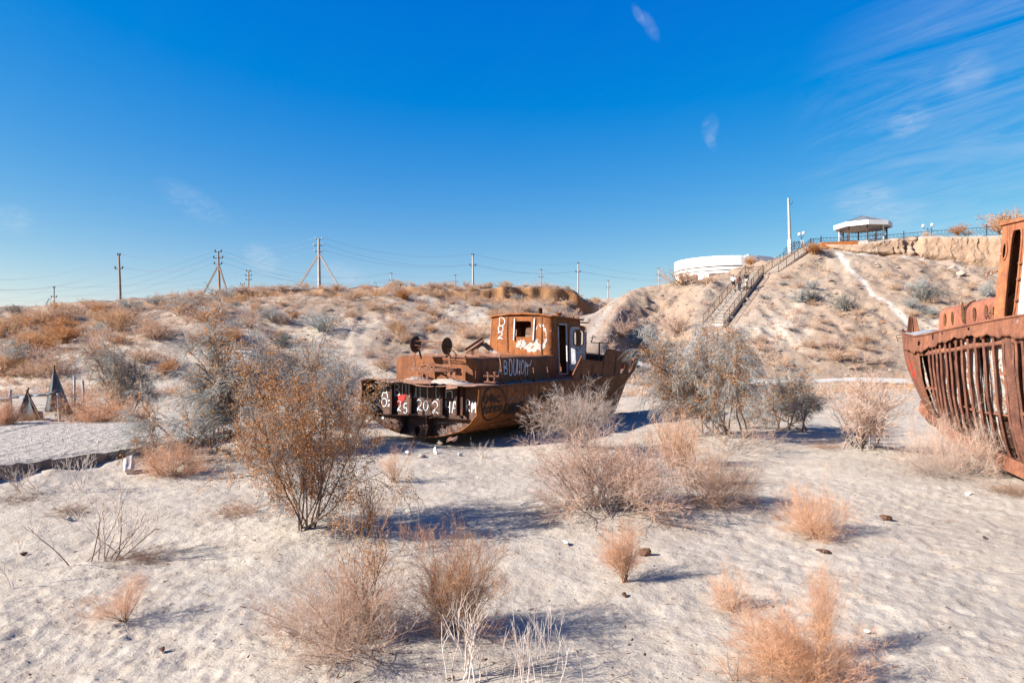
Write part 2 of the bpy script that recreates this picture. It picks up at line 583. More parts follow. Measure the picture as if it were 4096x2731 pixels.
def rust(name, dark=(.035, .016, .010), mid=(.17, .065, .030), hot=(.40, .135, .035), bias=0.5, scale=1.3, paint=None, amount=0.0,
         pscale=2.2, streak=0.5, pfade=None):
    """flaking rusted steel; paint = colour of the old coat still clinging in patches"""
    m, n = new_mat(name)
    v = n.n('ShaderNodeTexCoord').outputs['Object']
    a = n.noise(v, scale, 9, 0.65, 0.4)
    st = n.noise(n.mapping(v, scale=(7, 7, 0.55)), 1.0, 7, 0.6, 0.2)
    fine = n.noise(v, 34.0, 5, 0.65)
    f = n.math('ADD', n.math('MULTIPLY', a, 1 - .55 * streak), n.math('MULTIPLY', st, .55 * streak))
    f = n.math('ADD', f, n.math('MULTIPLY', n.math('SUBTRACT', fine, .5), .42))
    c = n.ramp(f, [(bias - .22, dark), (bias - .03, mid), (bias + .16, hot), (bias + .30, tuple(min(1, x * 1.35) for x in hot))])
    c = n.mix(n.ramp(n.noise(v, 11.0, 4, .6), [(.38, .0), (.60, .34)]), c, tuple((x + y) * .42 for x, y in zip(dark, mid)))
    run = n.noise(n.mapping(v, scale=(15, 15, .42)), 1.0, 5, .55, .15)
    c = n.mix(n.ramp(run, [(.54, 0.0), (.66, .55)]), c, tuple(x * 1.1 for x in dark))
    blot = n.noise(v, 4.2, 7, .7, .6)
    c = n.mix(n.ramp(blot, [(.56, 0.0), (.63, .6)]), c, tuple(.55 * x + .45 * y for x, y in zip(dark, mid)))
    hgt = n.math('ADD', n.math('ADD', fine, n.math('MULTIPLY', blot, 1.0)), n.math('MULTIPLY', a, 1.2))
    if paint:
        p = n.noise(v, pscale, 10, 0.68, 0.5)
        if pfade:
            sz = n.n('ShaderNodeSeparateXYZ', {0: v}).outputs[pfade[0]]
            p = n.math('ADD', p, n.n('ShaderNodeMapRange', {0: sz, 1: pfade[1], 2: pfade[2], 3: pfade[3], 4: pfade[4]}).outputs[0])
        k = n.ramp(p, [(1 - amount - .02, 0.0), (1 - amount + .02, 1.0)])
        pc = n.mix(n.ramp(n.noise(v, 16, 6, .7), [(.42, 0.0), (.62, 0.75)]), paint, tuple(x * .55 + y * .4 for x, y in zip(paint, mid)))
        c = n.mix(k, c, pc)
        hgt = n.math('ADD', hgt, n.math('MULTIPLY', k, .5))
    finish(n, c, 0.82, hgt, 0.55, 0.012, 0.0, 0.25)
    return m


M = {}
M['rust_house'] = rust('rust_house', (.06, .024, .013), (.235, .085, .034), (.38, .138, .046), .49, 1.1, (.42, .30, .24), .30, 3.0, .6)
M['rust_cabin'] = rust('rust_cabin', (.06, .022, .010), (.28, .092, .026), (.43, .148, .036), .49, 1.9, (.48, .43, .39), .35, 3.4, .55)
M['rust_hull'] = rust('rust_hull', (.045, .019, .010), (.31, .103, .026), (.56, .20, .042), .50, 1.0, None, 0, 1, .8)
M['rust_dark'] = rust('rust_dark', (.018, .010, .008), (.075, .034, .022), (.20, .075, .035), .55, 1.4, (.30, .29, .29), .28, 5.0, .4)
M['rust_deck'] = rust('rust_deck', (.10, .055, .04), (.25, .125, .085), (.36, .19, .13), .48, 1.7, (.45, .38, .33), .40, 2.0, .0)
M['rust_fitting'] = rust('rust_fitting', (.06, .030, .020), (.20, .085, .048), (.33, .14, .075), .48, 5.0)
M['rust_reel'] = rust('rust_reel', (.022, .013, .008), (.085, .042, .020), (.20, .080, .026), .48, 5.0)
M['rust_bow'] = rust('rust_bow', (.06, .022, .012), (.22, .076, .028), (.36, .125, .042), .48, 1.2, (.55, .54, .53), .345, 6.5, .6)
M['door_paint'] = rust('door_paint', (.05, .02, .012), (.20, .07, .025), (.34, .12, .04), .5, 3.0, (.58, .61, .63), .60, 2.2, .3)
M['rust_barge'] = rust('rust_barge', (.070, .030, .020), (.22, .088, .052), (.36, .148, .080), .49, 1.7, (.40, .34, .32), .31, 3.5, .6)
M['rust_rib'] = rust('rust_rib', (.045, .02, .014), (.15, .062, .042), (.27, .115, .07), .49, 2.5, None, 0, 1, .3)
M['rust_plate'] = rust('rust_plate', (.045, .026, .021), (.145, .080, .060), (.24, .105, .055), .52, 1.6, (.26, .22, .21), .30, 5.0, .4)
M['rust_trunk'] = rust('rust_trunk', (.11, .042, .032), (.30, .105, .065), (.46, .17, .085), .48, 1.2, (.30, .32, .35), .30, 1.6, .3)
M['rust_wheelhouse'] = rust('rust_wheelhouse', (.09, .034, .018), (.32, .115, .055), (.46, .175, .075), .46, 1.8, (.60, .57, .55), .30, 2.6, .5)
M['white_flaking'] = rust('white_flaking', (.12, .045, .02), (.40, .15, .06), (.55, .24, .10), .46, 3.0, (.78, .75, .73), .62, 2.0, .4)
M['lining'] = rust('lining', (.06, .04, .035), (.26, .13, .075), (.42, .20, .11), .49, 6.0, (.38, .375, .365), .52, 6.5, .7)
M['deck_blue'] = rust('deck_blue', (.09, .08, .08), (.20, .17, .16), (.30, .23, .20), .5, 2.0, (.30, .32, .35), .55, 1.5, 0)
M['spray_white'] = plain('spray_white', (.98, 1.0, 1.0), (.62, .68, .70), 14, .7)
M['spray_black'] = plain('spray_black', (.018, .014, .013), (.035, .026, .02), 25, .7)
M['spray_red'] = plain('spray_red', (.75, .028, .02), (.60, .02, .015), 12, .6)
M['scratch_pale'] = plain('scratch_pale', (.36, .27, .23), (.24, .15, .11), 25, .8)
M['chalk'] = plain('chalk', (.42, .36, .34), (.30, .22, .19), 25, .8)
M['white_paint'] = plain('white_paint', (.80, .80, .79), (.74, .73, .72), 0.6, .6, .05)
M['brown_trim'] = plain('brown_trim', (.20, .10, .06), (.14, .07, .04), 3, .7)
M['roof_grey'] = plain('roof_grey', (.17, .19, .20), (.13, .14, .15), 2, .55)
M['iron_blue'] = plain('iron_blue', (.035, .05, .085), (.05, .05, .06), 5, .6)
M['iron_brown'] = plain('iron_brown', (.13, .058, .022), (.07, .032, .014), 5, .75)
M['concrete'] = plain('concrete', (.50, .45, .41), (.42, .37, .33), 1.6, .9, .3)
M['earth_wall'] = plain('earth_wall', (.34, .26, .20), (.24, .17, .12), 3, .95, .5)
M['concrete_pole'] = plain('concrete_pole', (.50, .45, .42), (.38, .33, .30), 1.2, .9, .2)
M['concrete_pole_dark'] = plain('concrete_pole_dark', (.40, .29, .22), (.31, .22, .165), 1.2, .9, .2)
M['insulator'] = plain('insulator', (.045, .03, .028), (.03, .02, .02), 6, .5)
M['insulator_white'] = plain('insulator_white', (.6, .6, .6), (.4, .4, .4), 6, .4)
M['wire'] = plain('wire', (.22, .26, .31), (.17, .20, .24), 2, .5)
M['wire_pale'] = plain('wire_pale', (.60, .63, .68), (.5, .53, .58), 2, .4)
M['orange_render'] = plain('orange_render', (.62, .20, .05), (.50, .15, .035), 2, .85, .3)
M['stone_white'] = plain('stone_white', (.66, .61, .57), (.48, .42, .38), 9, .9, .5)
M['stone_tan'] = plain('stone_tan', (.46, .38, .32), (.33, .25, .20), 7, .9, .6)
M['debris_brown'] = plain('debris_brown', (.12, .055, .03), (.05, .025, .016), 20, .85, .5)
M['cloth_grey'] = plain('cloth_grey', (.075, .09, .10), (.11, .125, .135), 5, .9, .2)
M['cloth_pale'] = plain('cloth_pale', (.34, .37, .39), (.22, .25, .27), 5, .9, .2)
M['pole_white'] = plain('pole_white', (.58, .54, .52), (.40, .32, .28), 9, .8)
M['pole_brown'] = plain('pole_brown', (.14, .07, .04), (.09, .045, .03), 9, .8)
M['globe'] = plain('globe', (.82, .82, .82), (.75, .75, .75), 3, .3, .0)
M['skin'] = plain('skin', (.42, .24, .17), (.36, .20, .14), 8, .6)
M['hair_ginger'] = plain('hair_ginger', (.22, .085, .03), (.14, .05, .02), 30, .6)
M['hair_dark'] = plain('hair_dark', (.02, .014, .012), (.03, .02, .016), 30, .6)
M['cloth_white'] = plain('cloth_white', (.80, .80, .80), (.70, .71, .72), 8, .9)
M['cloth_black'] = plain('cloth_black', (.012, .012, .013), (.02, .02, .02), 8, .9)
M['cloth_maroon'] = plain('cloth_maroon', (.085, .022, .026), (.06, .016, .02), 8, .9)
M['cloth_navy'] = plain('cloth_navy', (.012, .017, .032), (.02, .024, .04), 8, .9)
M['cloth_cream'] = plain('cloth_cream', (.62, .56, .48), (.52, .46, .40), 8, .9)


def twig_mat(name, c1, c2, c3=None, rough=.9):
    """each twig gets its own tone between the given colours"""
    m, n = new_mat(name)
    r = n.n('ShaderNodeNewGeometry').outputs['Random Per Island']
    v = n.n('ShaderNodeTexCoord').outputs['Object']
    oi = n.n('ShaderNodeObjectInfo').outputs['Random']
    f = n.math('ADD', n.math('MULTIPLY', r, .75), n.math('MULTIPLY', n.noise(v, 1.7, 3, .5), .5))
    f = n.math('ADD', f, n.math('MULTIPLY', n.math('SUBTRACT', oi, .5), .35))
    br = lambda c: tuple(min(.85, x * .98) for x in c)
    c1, c2, c3 = br(c1), br(c2), (br(c3) if c3 else None)
    stops = [(.25, c1), (.62, c2)] + ([(.92, c3)] if c3 else [])
    d = n.n('ShaderNodeBsdfDiffuse', {'Color': n.ramp(f, stops), 'Roughness': .6})
    t = n.n('ShaderNodeBsdfTranslucent', {'Color': n.ramp(f, stops)})
    mx = n.n('ShaderNodeMixShader', {0: .34, 1: d.outputs[0], 2: t.outputs[0]})
    n.n('ShaderNodeOutputMaterial', {'Surface': mx.outputs[0]})
    return m


M['bark_grey'] = twig_mat('bark_grey', (.26, .205, .175), (.37, .305, .27), (.44, .38, .34))
M['bark_brown'] = twig_mat('bark_brown', (.17, .105, .072), (.28, .19, .14), (.35, .26, .21))
M['twig_orange'] = twig_mat('twig_orange', (.46, .235, .125), (.62, .36, .21), (.70, .48, .34))
M['twig_tan'] = twig_mat('twig_tan', (.38, .24, .16), (.50, .33, .23), (.58, .44, .35))
M['twig_rose'] = twig_mat('twig_rose', (.42, .27, .20), (.55, .38, .29), (.62, .48, .39))
M['hill_tan'] = twig_mat('hill_tan', (.46, .29, .19), (.60, .41, .28), (.66, .50, .38))
M['hill_orange'] = twig_mat('hill_orange', (.44, .25, .13), (.58, .36, .20), (.64, .46, .30))
M['needle_pale'] = twig_mat('needle_pale', (.30, .285, .265), (.44, .40, .365), (.56, .50, .455))
M['twig_brown'] = twig_mat('twig_brown', (.21, .095, .045), (.36, .18, .09), (.48, .29, .18))
M['twig_pale'] = twig_mat('twig_pale', (.60, .47, .38), (.72, .62, .54), (.80, .75, .70))
M['needle_grey'] = twig_mat('needle_grey', (.21, .213, .20), (.34, .345, .33), (.45, .445, .42))
M['needle_dark'] = twig_mat('needle_dark', (.13, .125, .112), (.23, .222, .20), (.34, .32, .28))
M['leaf_rust'] = twig_mat('leaf_rust', (.38, .165, .06), (.53, .265, .11), (.63, .40, .22))
M['leaf_orange'] = twig_mat('leaf_orange', (.42, .17, .05), (.54, .25, .09), (.60, .34, .17))


def ground_mat():
    m, n = new_mat('sand')
    geo = n.n('ShaderNodeNewGeometry')
    v = geo.outputs['Position']
    soil = n.n('ShaderNodeAttribute', attribute_name='soil').outputs['Fac']
    path = n.n('ShaderNodeAttribute', attribute_name='path').outputs['Fac']
    big = n.noise(v, .35, 6, .6)
    mid_ = n.noise(v, 2.6, 7, .65)
    fin = n.noise(v, 26.0, 6, .7)
    grit = n.noise(v, 130.0, 3, .7)
    sand = n.mix(n.ramp(big, [(.35, 0.0), (.65, 1.0)]), (.440, .376, .306), (.482, .422, .354))
    sand = n.mix(n.ramp(mid_, [(.42, 0.0), (.68, .75)]), sand, (.386, .308, .238))
    soilc = n.mix(n.ramp(mid_, [(.36, 0.0), (.66, 1.0)]), (.280, .196, .138), (.370, .282, .212))
    k = n.math('ADD', soil, n.math('MULTIPLY', n.math('SUBTRACT', mid_, .5), 1.1))
    c = n.mix(n.ramp(k, [(.32, 0.0), (.68, 1.0)]), sand, soilc)
    # steep, freshly eroded soil is browner
    nz = n.n('ShaderNodeSeparateXYZ', {0: geo.outputs['Normal']}).outputs[2]
    steep = n.n('ShaderNodeMapRange', {0: nz, 1: .78, 2: .52, 3: 0.0, 4: 1.0}).outputs[0]
    steep = n.math('MULTIPLY', steep, n.n('ShaderNodeAttribute', attribute_name='brown').outputs['Fac'])
    c = n.mix(steep, c, n.mix(fin, (.26, .115, .045), (.40, .20, .09)))
    lay_ = n.n('ShaderNodeAttribute', attribute_name='layer').outputs['Fac']
    lay_ = n.ramp(n.math('ADD', lay_, n.math('MULTIPLY', n.math('SUBTRACT', n.noise(v, 1.1, 6, .65), .5), 1.5)), [(.42, 0.0), (.62, .85)])
    c = n.mix(lay_, c, n.mix(fin, (.30, .15, .065), (.44, .25, .13)))
    c = n.mix(n.math('MULTIPLY', path, n.ramp(fin, [(.2, .7), (.6, 1.0)])), c, (.56, .51, .45))
    # plant litter and grit
    lit = n.ramp(n.noise(v, 19.0, 7, .75, .3), [(.655, 0.0), (.70, 1.0)])
    lit2 = n.ramp(n.noise(v, 1.1, 3, .5), [(.42, .10), (.62, .75)])
    c = n.mix(n.math('MULTIPLY', n.math('MULTIPLY', lit, lit2), .55), c, (.23, .12, .07))
    c = n.mix(n.math('MULTIPLY', n.ramp(grit, [(.66, 0.0), (.72, 1.0)]), .35), c, (.66, .62, .60))
    hb = n.math('ADD', n.math('ADD', n.math('MULTIPLY', n.noise(v, 7.0, 7, .66), 1.9), n.math('MULTIPLY', fin, .60)), n.math('MULTIPLY', grit, .14))
    hb = n.math('ADD', hb, n.math('MULTIPLY', n.math('MULTIPLY', mid_, soil), 4.0))
    finish(n, c, .95, hb, .55, .045, 0, .12)
    return m


M['sand'] = ground_mat()


def build_ground():
    rows = list(np.geomspace(3.0, 45.0, 470)) + list(np.arange(45.3, 60, .3)) + list(np.arange(60, 96, .25)) + list(np.geomspace(96, 170, 60))
    rows = np.array(rows)
    cols = np.concatenate([np.linspace(-3.0, -1.02, 40), np.linspace(-1.0, 1.0, 640), np.linspace(1.02, 3.0, 40)])
    Y, T = np.meshgrid(rows, cols, indexing='ij')
    X = T * (Y + 0.6)
    Z = terrain(X, Y)
    x, y = X.ravel(), Y.ravel()
    V = np.stack([x, y, Z.ravel()], 1)
    nr, nc = len(rows), len(cols)
    idx = np.arange(nr * nc).reshape(nr, nc)
    Q = np.stack([idx[:-1, :-1], idx[:-1, 1:], idx[1:, 1:], idx[1:, :-1]], -1)
    hill_row = int(np.argmax(rows > 47.0))
    d1, _, _ = seg_dist(x, y, PATH)
    d2, _, _ = seg_dist(x, y, PATH2)
    dt, _, _ = seg_dist(x, y, TRACK)
    w1 = 1 - sstep(.12, .55 + .30 * vnoise(x * .7, y * .7, 3), d1)
    w2 = .6 * (1 - sstep(.2, .7, d2))
    w3 = .55 * np.clip(.75 * np.exp(-((dt - .75) / .35) ** 2) + .3 * (1 - sstep(.8, 2.0, dt)), 0, 1) * sstep(55, 60, y)
    path = np.clip(np.maximum(np.maximum(w1, w2), w3), 0, 1)
    hill = sstep(45, 58, y)
    cx = np.array([c[0] for c in crest]); cy = np.array([c[1] for c in crest])
    rel = np.clip((y - 46) / (np.interp(x, cx, cy) - 46), 0, 1.2)
    left = 1 - sstep(8, 16, x)
    soil = hill * (left * (.52 + .42 * sstep(.70, .95, rel)) + (1 - left) * (.66 + .2 * sstep(.3, .8, rel)))
    soil = np.clip(soil + .28 * hill * fbm(x * .12, y * .12, 15, 4), 0, 1)
    _d, _z, _sd = seg_dist(x, y, TRACK)
    soil = np.clip(soil + .55 * hill * (_sd > 0) * np.exp(-((_d - 5.5) / 3.2) ** 2) + .5 * hill * np.exp(-(_d / 6.0) ** 2), 0, 1.2)  # tan soil along the track, plus the gully flank's shade darkened into it
    brown = hill * np.clip(left * sstep(.60, .85, rel) + .25, 0, 1)

    ycr = np.interp(x, cx, cy) - 1.6
    layer = hill * sstep(-58, -48, x) * (1 - sstep(11, 14, x)) * np.exp(-((y - ycr + 1.4) / 2.6) ** 2) * np.clip(.85 + .5 * vnoise(x * .12, x * 0, 8), 0, 1)

    def attr(me, name, arr):
        a = me.attributes.new(name, 'FLOAT', 'POINT')
        a.data.foreach_set('value', arr.astype(np.float32))

    for nm, a, b in (('sand_flat', 0, hill_row), ('hillside', hill_row, nr - 1)):
        lo, hi = a * nc, (b + 1) * nc
        q = Q[a:b].reshape(-1, 4) - lo
        me = np_mesh(nm, V[lo:hi], q, True)
        for k, arr in (('soil', soil), ('path', path), ('brown', brown), ('layer', layer)):
            attr(me, k, arr[lo:hi])
        o = link_mesh(nm, me, M['sand'])
        tag(o, kind='structure')
    # the rest of the plain: behind the camera, to the sides and out to the horizon
    g = MB()
    gx = [-1500, -500, -200, -60, -11, 11, 60, 200, 500, 1500]
    gy = [-1500, -500, -150, -40, -8, 3.02]
    for i in range(len(gx) - 1):
        for j in range(len(gy) - 1):
            g.add([(gx[i], gy[j], -.02), (gx[i + 1], gy[j], -.02), (gx[i + 1], gy[j + 1], -.02), (gx[i], gy[j + 1], -.02)], [(0, 1, 2, 3)])
    for sx in (-1, 1):
        a = [(sx * 3.0 * (yy + .6), yy) for yy in (3.0, 30, 60, 100, 170)]
        for (x0, y0), (x1, y1) in zip(a[:-1], a[1:]):
            z0, z1 = gz(x0, y0) - .05, gz(x1, y1) - .05
            p = [(x0, y0, z0), (sx * 1500, y0, z0), (sx * 1500, y1, z1), (x1, y1, z1)]
            g.add(p, [(0, 1, 2, 3) if sx > 0 else (3, 2, 1, 0)])
    xs = np.linspace(-510, 510, 41)
    for x0, x1 in zip(xs[:-1], xs[1:]):
        z0, z1 = gz(x0, 169.9) - .03, gz(x1, 169.9) - .03
        g.add([(x0, 169.9, z0), (x1, 169.9, z1), (x1 * 4, 1500, -6), (x0 * 4, 1500, -6)], [(0, 1, 2, 3)])
    tag(g.build('distant_plain', M['sand']), kind='structure')
# ---------------------------------------------------------------- dry shrubs: real twigs, grown level by level
def unit(v):
    return v / (np.linalg.norm(v, axis=-1, keepdims=True) + 1e-9)


def growp(p, d, L, n, wander, grav, rg):
    pts = np.zeros((len(p), n + 1, 3))
    pts[:, 0] = p
    d = unit(d)
    st = (L / n)[:, None]
    for i in range(n):
        d = unit(d + wander * rg.normal(size=d.shape) + np.array([0, 0, grav]))
        pts[:, i + 1] = pts[:, i] + d * st
    return pts


def kids(pts, per, t0, t1, spread, rg, up=0.0, outw=0.0):
    n1 = pts.shape[1]
    idx = np.repeat(np.arange(len(pts)), per)
    t = rg.uniform(t0, t1, len(idx)) * (n1 - 1)
    i = np.minimum(t.astype(int), n1 - 2)
    fr = (t - i)[:, None]
    a, b = pts[idx, i], pts[idx, i + 1]
    p = a + (b - a) * fr
    tn = unit(b - a)
    o = p.copy(); o[:, 2] = 0
    d = unit(tn + spread * unit(rg.normal(size=tn.shape)) + np.array([0, 0, up]) + outw * unit(o))
    return p, d


def strands(pts, r0, r1, k, rg):
    """tapered sticks: k=2 flat blades, k>=3 closed prisms"""
    N, n1, _ = pts.shape
    tn = np.empty_like(pts)
    tn[:, 1:-1] = pts[:, 2:] - pts[:, :-2]
    tn[:, 0] = pts[:, 1] - pts[:, 0]
    tn[:, -1] = pts[:, -1] - pts[:, -2]
    tn = unit(tn)
    ref = unit(rg.normal(size=(N, 1, 3)))
    s = unit(np.cross(tn, np.broadcast_to(ref, tn.shape)))
    q = np.cross(tn, s)
    rr = (np.asarray(r0).reshape(-1, 1) + (np.asarray(r1).reshape(-1, 1) - np.asarray(r0).reshape(-1, 1)) * np.linspace(0, 1, n1)[None]) * np.ones((N, 1))
    V = np.empty((N, n1, k, 3))
    for j in range(k):
        a = 2 * math.pi * j / k
        V[:, :, j] = pts + rr[..., None] * (math.cos(a) * s + math.sin(a) * q)
    base = (np.arange(N) * n1 * k)[:, None, None] + (np.arange(n1 - 1) * k)[None, :, None]
    jj = np.arange(1 if k == 2 else k)[None, None, :]
    j2 = (jj + 1) % k
    F = np.stack(np.broadcast_arrays(base + jj, base + j2, base + j2 + k, base + jj + k), -1).reshape(-1, 4)
    return V.reshape(-1, 3), F


def leaf_quads(P, size, rg, length=1.6, droop=0.0):
    N = len(P)
    d = unit(rg.normal(size=(N, 3)) + np.array([0, 0, -droop]))
    s = unit(np.cross(d, unit(rg.normal(size=(N, 3)))))
    sz = (size * rg.uniform(.6, 1.3, N))[:, None]
    a, b = d * sz * length, s * sz * .5
    V = np.stack([P - b * .3, P + a * .5 - b, P + a, P + a * .5 + b], 1).reshape(-1, 3)
    return V, np.arange(N * 4).reshape(N, 4)


class Shrub:
    """geometry of one shrub, by part"""
    def __init__(self, seed):
        self.rg = np.random.default_rng(seed)
        self.parts = {}

    def put(self, part, VF):
        self.parts.setdefault(part, []).append(VF)

    def fit(self, wx, wy, h, q=95):
        """scale to the asked width, depth and height"""
        A = np.concatenate([v for l in self.parts.values() for v, _ in l])
        hx = max(1e-3, np.percentile(np.abs(A[:, 0] - np.median(A[:, 0])), q))
        hy = max(1e-3, np.percentile(np.abs(A[:, 1] - np.median(A[:, 1])), q))
        z = max(1e-3, np.percentile(A[:, 2], min(99.5, q + 4)))
        s = np.array([wx / 2 / hx, wy / 2 / hy, h / z])
        for k, l in self.parts.items():
            self.parts[k] = [(v * s, f) for v, f in l]
        return self

    def meshes(self, nm):
        out_ = {}
        for k, l in self.parts.items():
            b, Vs, Fs = 0, [], []
            for v, f in l:
                Vs.append(v); Fs.append(f + b); b += len(v)
            out_[k] = np_mesh(k, np.concatenate(Vs), np.concatenate(Fs))
        return out_


def cone_dirs(n, spread, rg, lean=(0, 0)):
    a = rg.uniform(0, 2 * math.pi, n)
    t = np.sqrt(rg.uniform(0, 1, n)) * spread
    return unit(np.stack([np.sin(t) * np.cos(a) + lean[0], np.sin(t) * np.sin(a) + lean[1], np.cos(t)], 1))


def tumble(seed, dens=1.0, stems=16, spread=1.15, lean=(0, 0), base_r=.06, per=(7, 6, 3), thick=1.0, leaves=0, litter=True, fine=True):
    """rounded dry bush of very fine forked twigs"""
    s = Shrub(seed)
    rg = s.rg
    n = max(3, int(stems))
    p0 = rg.normal(size=(n, 3)) * base_r; p0[:, 2] = 0
    d0 = cone_dirs(n, spread, rg, lean)
    L0 = rg.uniform(.55, 1.0, n) * (1.0 - .25 * (1 - d0[:, 2]))
    a = growp(p0, d0, L0, 6, .13, .02, rg)
    s.put('stem', strands(a, .0085 * thick, .0026 * thick, 3, rg))
    p, d = kids(a, max(1, int(per[0] * dens)), .15, 1, .75, rg, .12)
    b = growp(p, d, rg.uniform(.22, .50, len(p)), 4, .16, .03, rg)
    s.put('twig', strands(b, .0030 * thick, .0013 * thick, 3, rg))
    p, d = kids(b, max(1, int(per[1] * dens)), .1, 1, .8, rg, .08)
    c = growp(p, d, rg.uniform(.10, .27, len(p)), 2, .2, .02, rg)
    s.put('twig', strands(c, .0018 * thick, .0010 * thick, 2, rg))
    if per[2] and fine:
        p, d = kids(c, max(1, int((per[2] + 2) * dens)), .1, 1, .9, rg, .02)
        e = growp(p, d, rg.uniform(.05, .14, len(p)), 1, .1, 0, rg)
        s.put('twig', strands(e, .0014 * thick, .0009 * thick, 2, rg))
    if leaves:
        q = c.reshape(-1, 3)
        q = q[rg.integers(0, len(q), leaves)]
        s.put('leaves', leaf_quads(q, .012, rg))
    return s


def saxaul(seed, limbs=7, spread=.95, lean=(0, 0), per=(7, 6, 7), droop=-.22, tufts=2500, needle=.16, base_r=.10, t0=.3, leaf=.020, thick=1.0, needles=True, up=.15):
    """big shrub with bare lower limbs, hanging needle twigs and rusty seed tufts"""
    s = Shrub(seed)
    rg = s.rg
    p0 = rg.normal(size=(limbs, 3)) * base_r; p0[:, 2] = 0
    d0 = cone_dirs(limbs, spread, rg, lean)
    a = growp(p0, d0, rg.uniform(.65, 1.0, limbs), 8, .12, .03, rg)
    s.put('limbs', strands(a, .013 * thick, .005 * thick, 6, rg))
    p, d = kids(a, per[0], t0, 1, .75, rg, up)
    b = growp(p, d, rg.uniform(.25, .5, len(p)), 5, .16, .02, rg)
    s.put('limbs', strands(b, .0046 * thick, .0020 * thick, 3, rg))
    p, d = kids(b, per[1], .15, 1, .8, rg, .08)
    c = growp(p, d, rg.uniform(.12, .26, len(p)), 3, .2, -.04, rg)
    s.put('twig', strands(c, .0028 * thick, .0013 * thick, 3, rg))
    if needles:
        # twigs come in sprays, some parts of the crown denser than others
        keep = rg.uniform(0, 1, len(c)) < np.clip(.75 + .6 * np.sin(c[:, 0, 0] * 7 + seed) * np.sin(c[:, 0, 2] * 8 + c[:, 0, 1] * 5), .2, 1)
        p, d = kids(c[keep], int(per[2] * 1.7), .1, 1, .55, rg, -.1)
        e = growp(p, d, rg.uniform(.5, 1.3, len(p)) * needle, 2, .13, droop * 1.6, rg)
        s.put('needles', strands(e, .0022 * thick, .0013 * thick, 2, rg))
    if tufts:
        src = c.reshape(-1, 3)
        cl = src[rg.integers(0, len(src), max(1, tufts // 9))]
        q = np.repeat(cl, 9, 0) + rg.normal(size=(len(cl) * 9, 3)) * np.array([.020, .020, .028])
        s.put('leaves', leaf_quads(q, leaf, rg, 1.3, .3))
    return s


def stalks(seed, n=9, spread=.35, base_r=.12, fork=3, lean=(0, 0), thick=1.0, per2=3):
    """bare bleached forked stalks"""
    s = Shrub(seed)
    rg = s.rg
    p0 = rg.normal(size=(n, 3)) * base_r; p0[:, 2] = 0
    a = growp(p0, cone_dirs(n, spread, rg, lean), rg.uniform(.6, 1.0, n), 6, .09, .03, rg)
    s.put('stem', strands(a, .0075 * thick, .0035 * thick, 5, rg))
    p, d = kids(a, fork, .35, .95, .7, rg, .35)
    b = growp(p, d, rg.uniform(.2, .45, len(p)), 4, .10, .05, rg)
    s.put('twig', strands(b, .0042 * thick, .0020 * thick, 4, rg))
    if per2:
        p, d = kids(b, per2, .3, 1, .7, rg, .25)
        c = growp(p, d, rg.uniform(.06, .2, len(p)), 3, .12, .03, rg)
        s.put('twig', strands(c, .0024 * thick, .0012 * thick, 3, rg))
    return s


def creeper(seed, n=160, L=(.3, .8), lean=(0, 0), flat=.10, per=5, thick=1.0):
    """low tangle lying on the sand"""
    s = Shrub(seed)
    rg = s.rg
    p0 = rg.normal(size=(n, 3)) * np.array([.3, .3, .0]); p0[:, 2] = rg.uniform(0, flat * .5, n)
    a_ = rg.uniform(0, 2 * math.pi, n)
    d0 = np.stack([np.cos(a_) + lean[0], np.sin(a_) + lean[1], rg.uniform(.0, flat * 3, n)], 1)
    a = growp(p0, d0, rg.uniform(*L, n), 5, .25, -.02, rg)
    a[:, :, 2] = np.abs(a[:, :, 2])
    s.put('stem', strands(a, .0030 * thick, .0014 * thick, 3, rg))
    p, d = kids(a, per, .1, 1, 1.0, rg, .1)
    b = growp(p, d, rg.uniform(.06, .2, len(p)), 3, .25, 0, rg)
    b[:, :, 2] = np.abs(b[:, :, 2])
    s.put('twig', strands(b, .0016 * thick, .0008 * thick, 2, rg))
    return s


# --- the shrubs one can point to: base under (xd, yd), crown spanning w x h photo pixels
SHRUBS = []


def shrub(name, label, xd, yd, wpx, hpx, gen, mats, group=None, mound=0.0, mr=1.0, depth=1.0, cat='shrub', Y=None, rz=0.0):
    b = on_ground(xd, yd) if Y is None else Vector((*pt(xd, yd, Y).xy, 0))
    s = KD * b.y / FPX
    SHRUBS.append(dict(name=name, label=label, p=b, w=wpx * s, h=hpx * s, gen=gen, mats=mats, group=group, mound=mound, depth=depth, cat=cat, rz=rz))
    if mound:
        MOUNDS.append((b.x, b.y, mr, mound))


T_OR = dict(stem='twig_brown', twig='twig_orange', leaves='leaf_orange')
T_TAN = dict(stem='bark_grey', twig='twig_tan', leaves='leaf_orange')
T_ROSE = dict(stem='bark_grey', twig='twig_rose', leaves='leaf_orange')
T_BR = dict(stem='bark_brown', twig='twig_brown', leaves='leaf_rust')
T_PALE = dict(stem='twig_pale', twig='twig_pale', leaves='twig_pale')
SX = dict(limbs='bark_brown', twig='bark_grey', needles='needle_grey', leaves='leaf_rust')
SXD = dict(limbs='bark_brown', twig='bark_brown', needles='needle_dark', leaves='leaf_rust')
SXB = dict(limbs='bark_brown', twig='bark_brown', needles='needle_grey', leaves='leaf_rust')
SXP = dict(limbs='bark_grey', twig='twig_pale', needles='twig_rose', leaves='twig_orange')


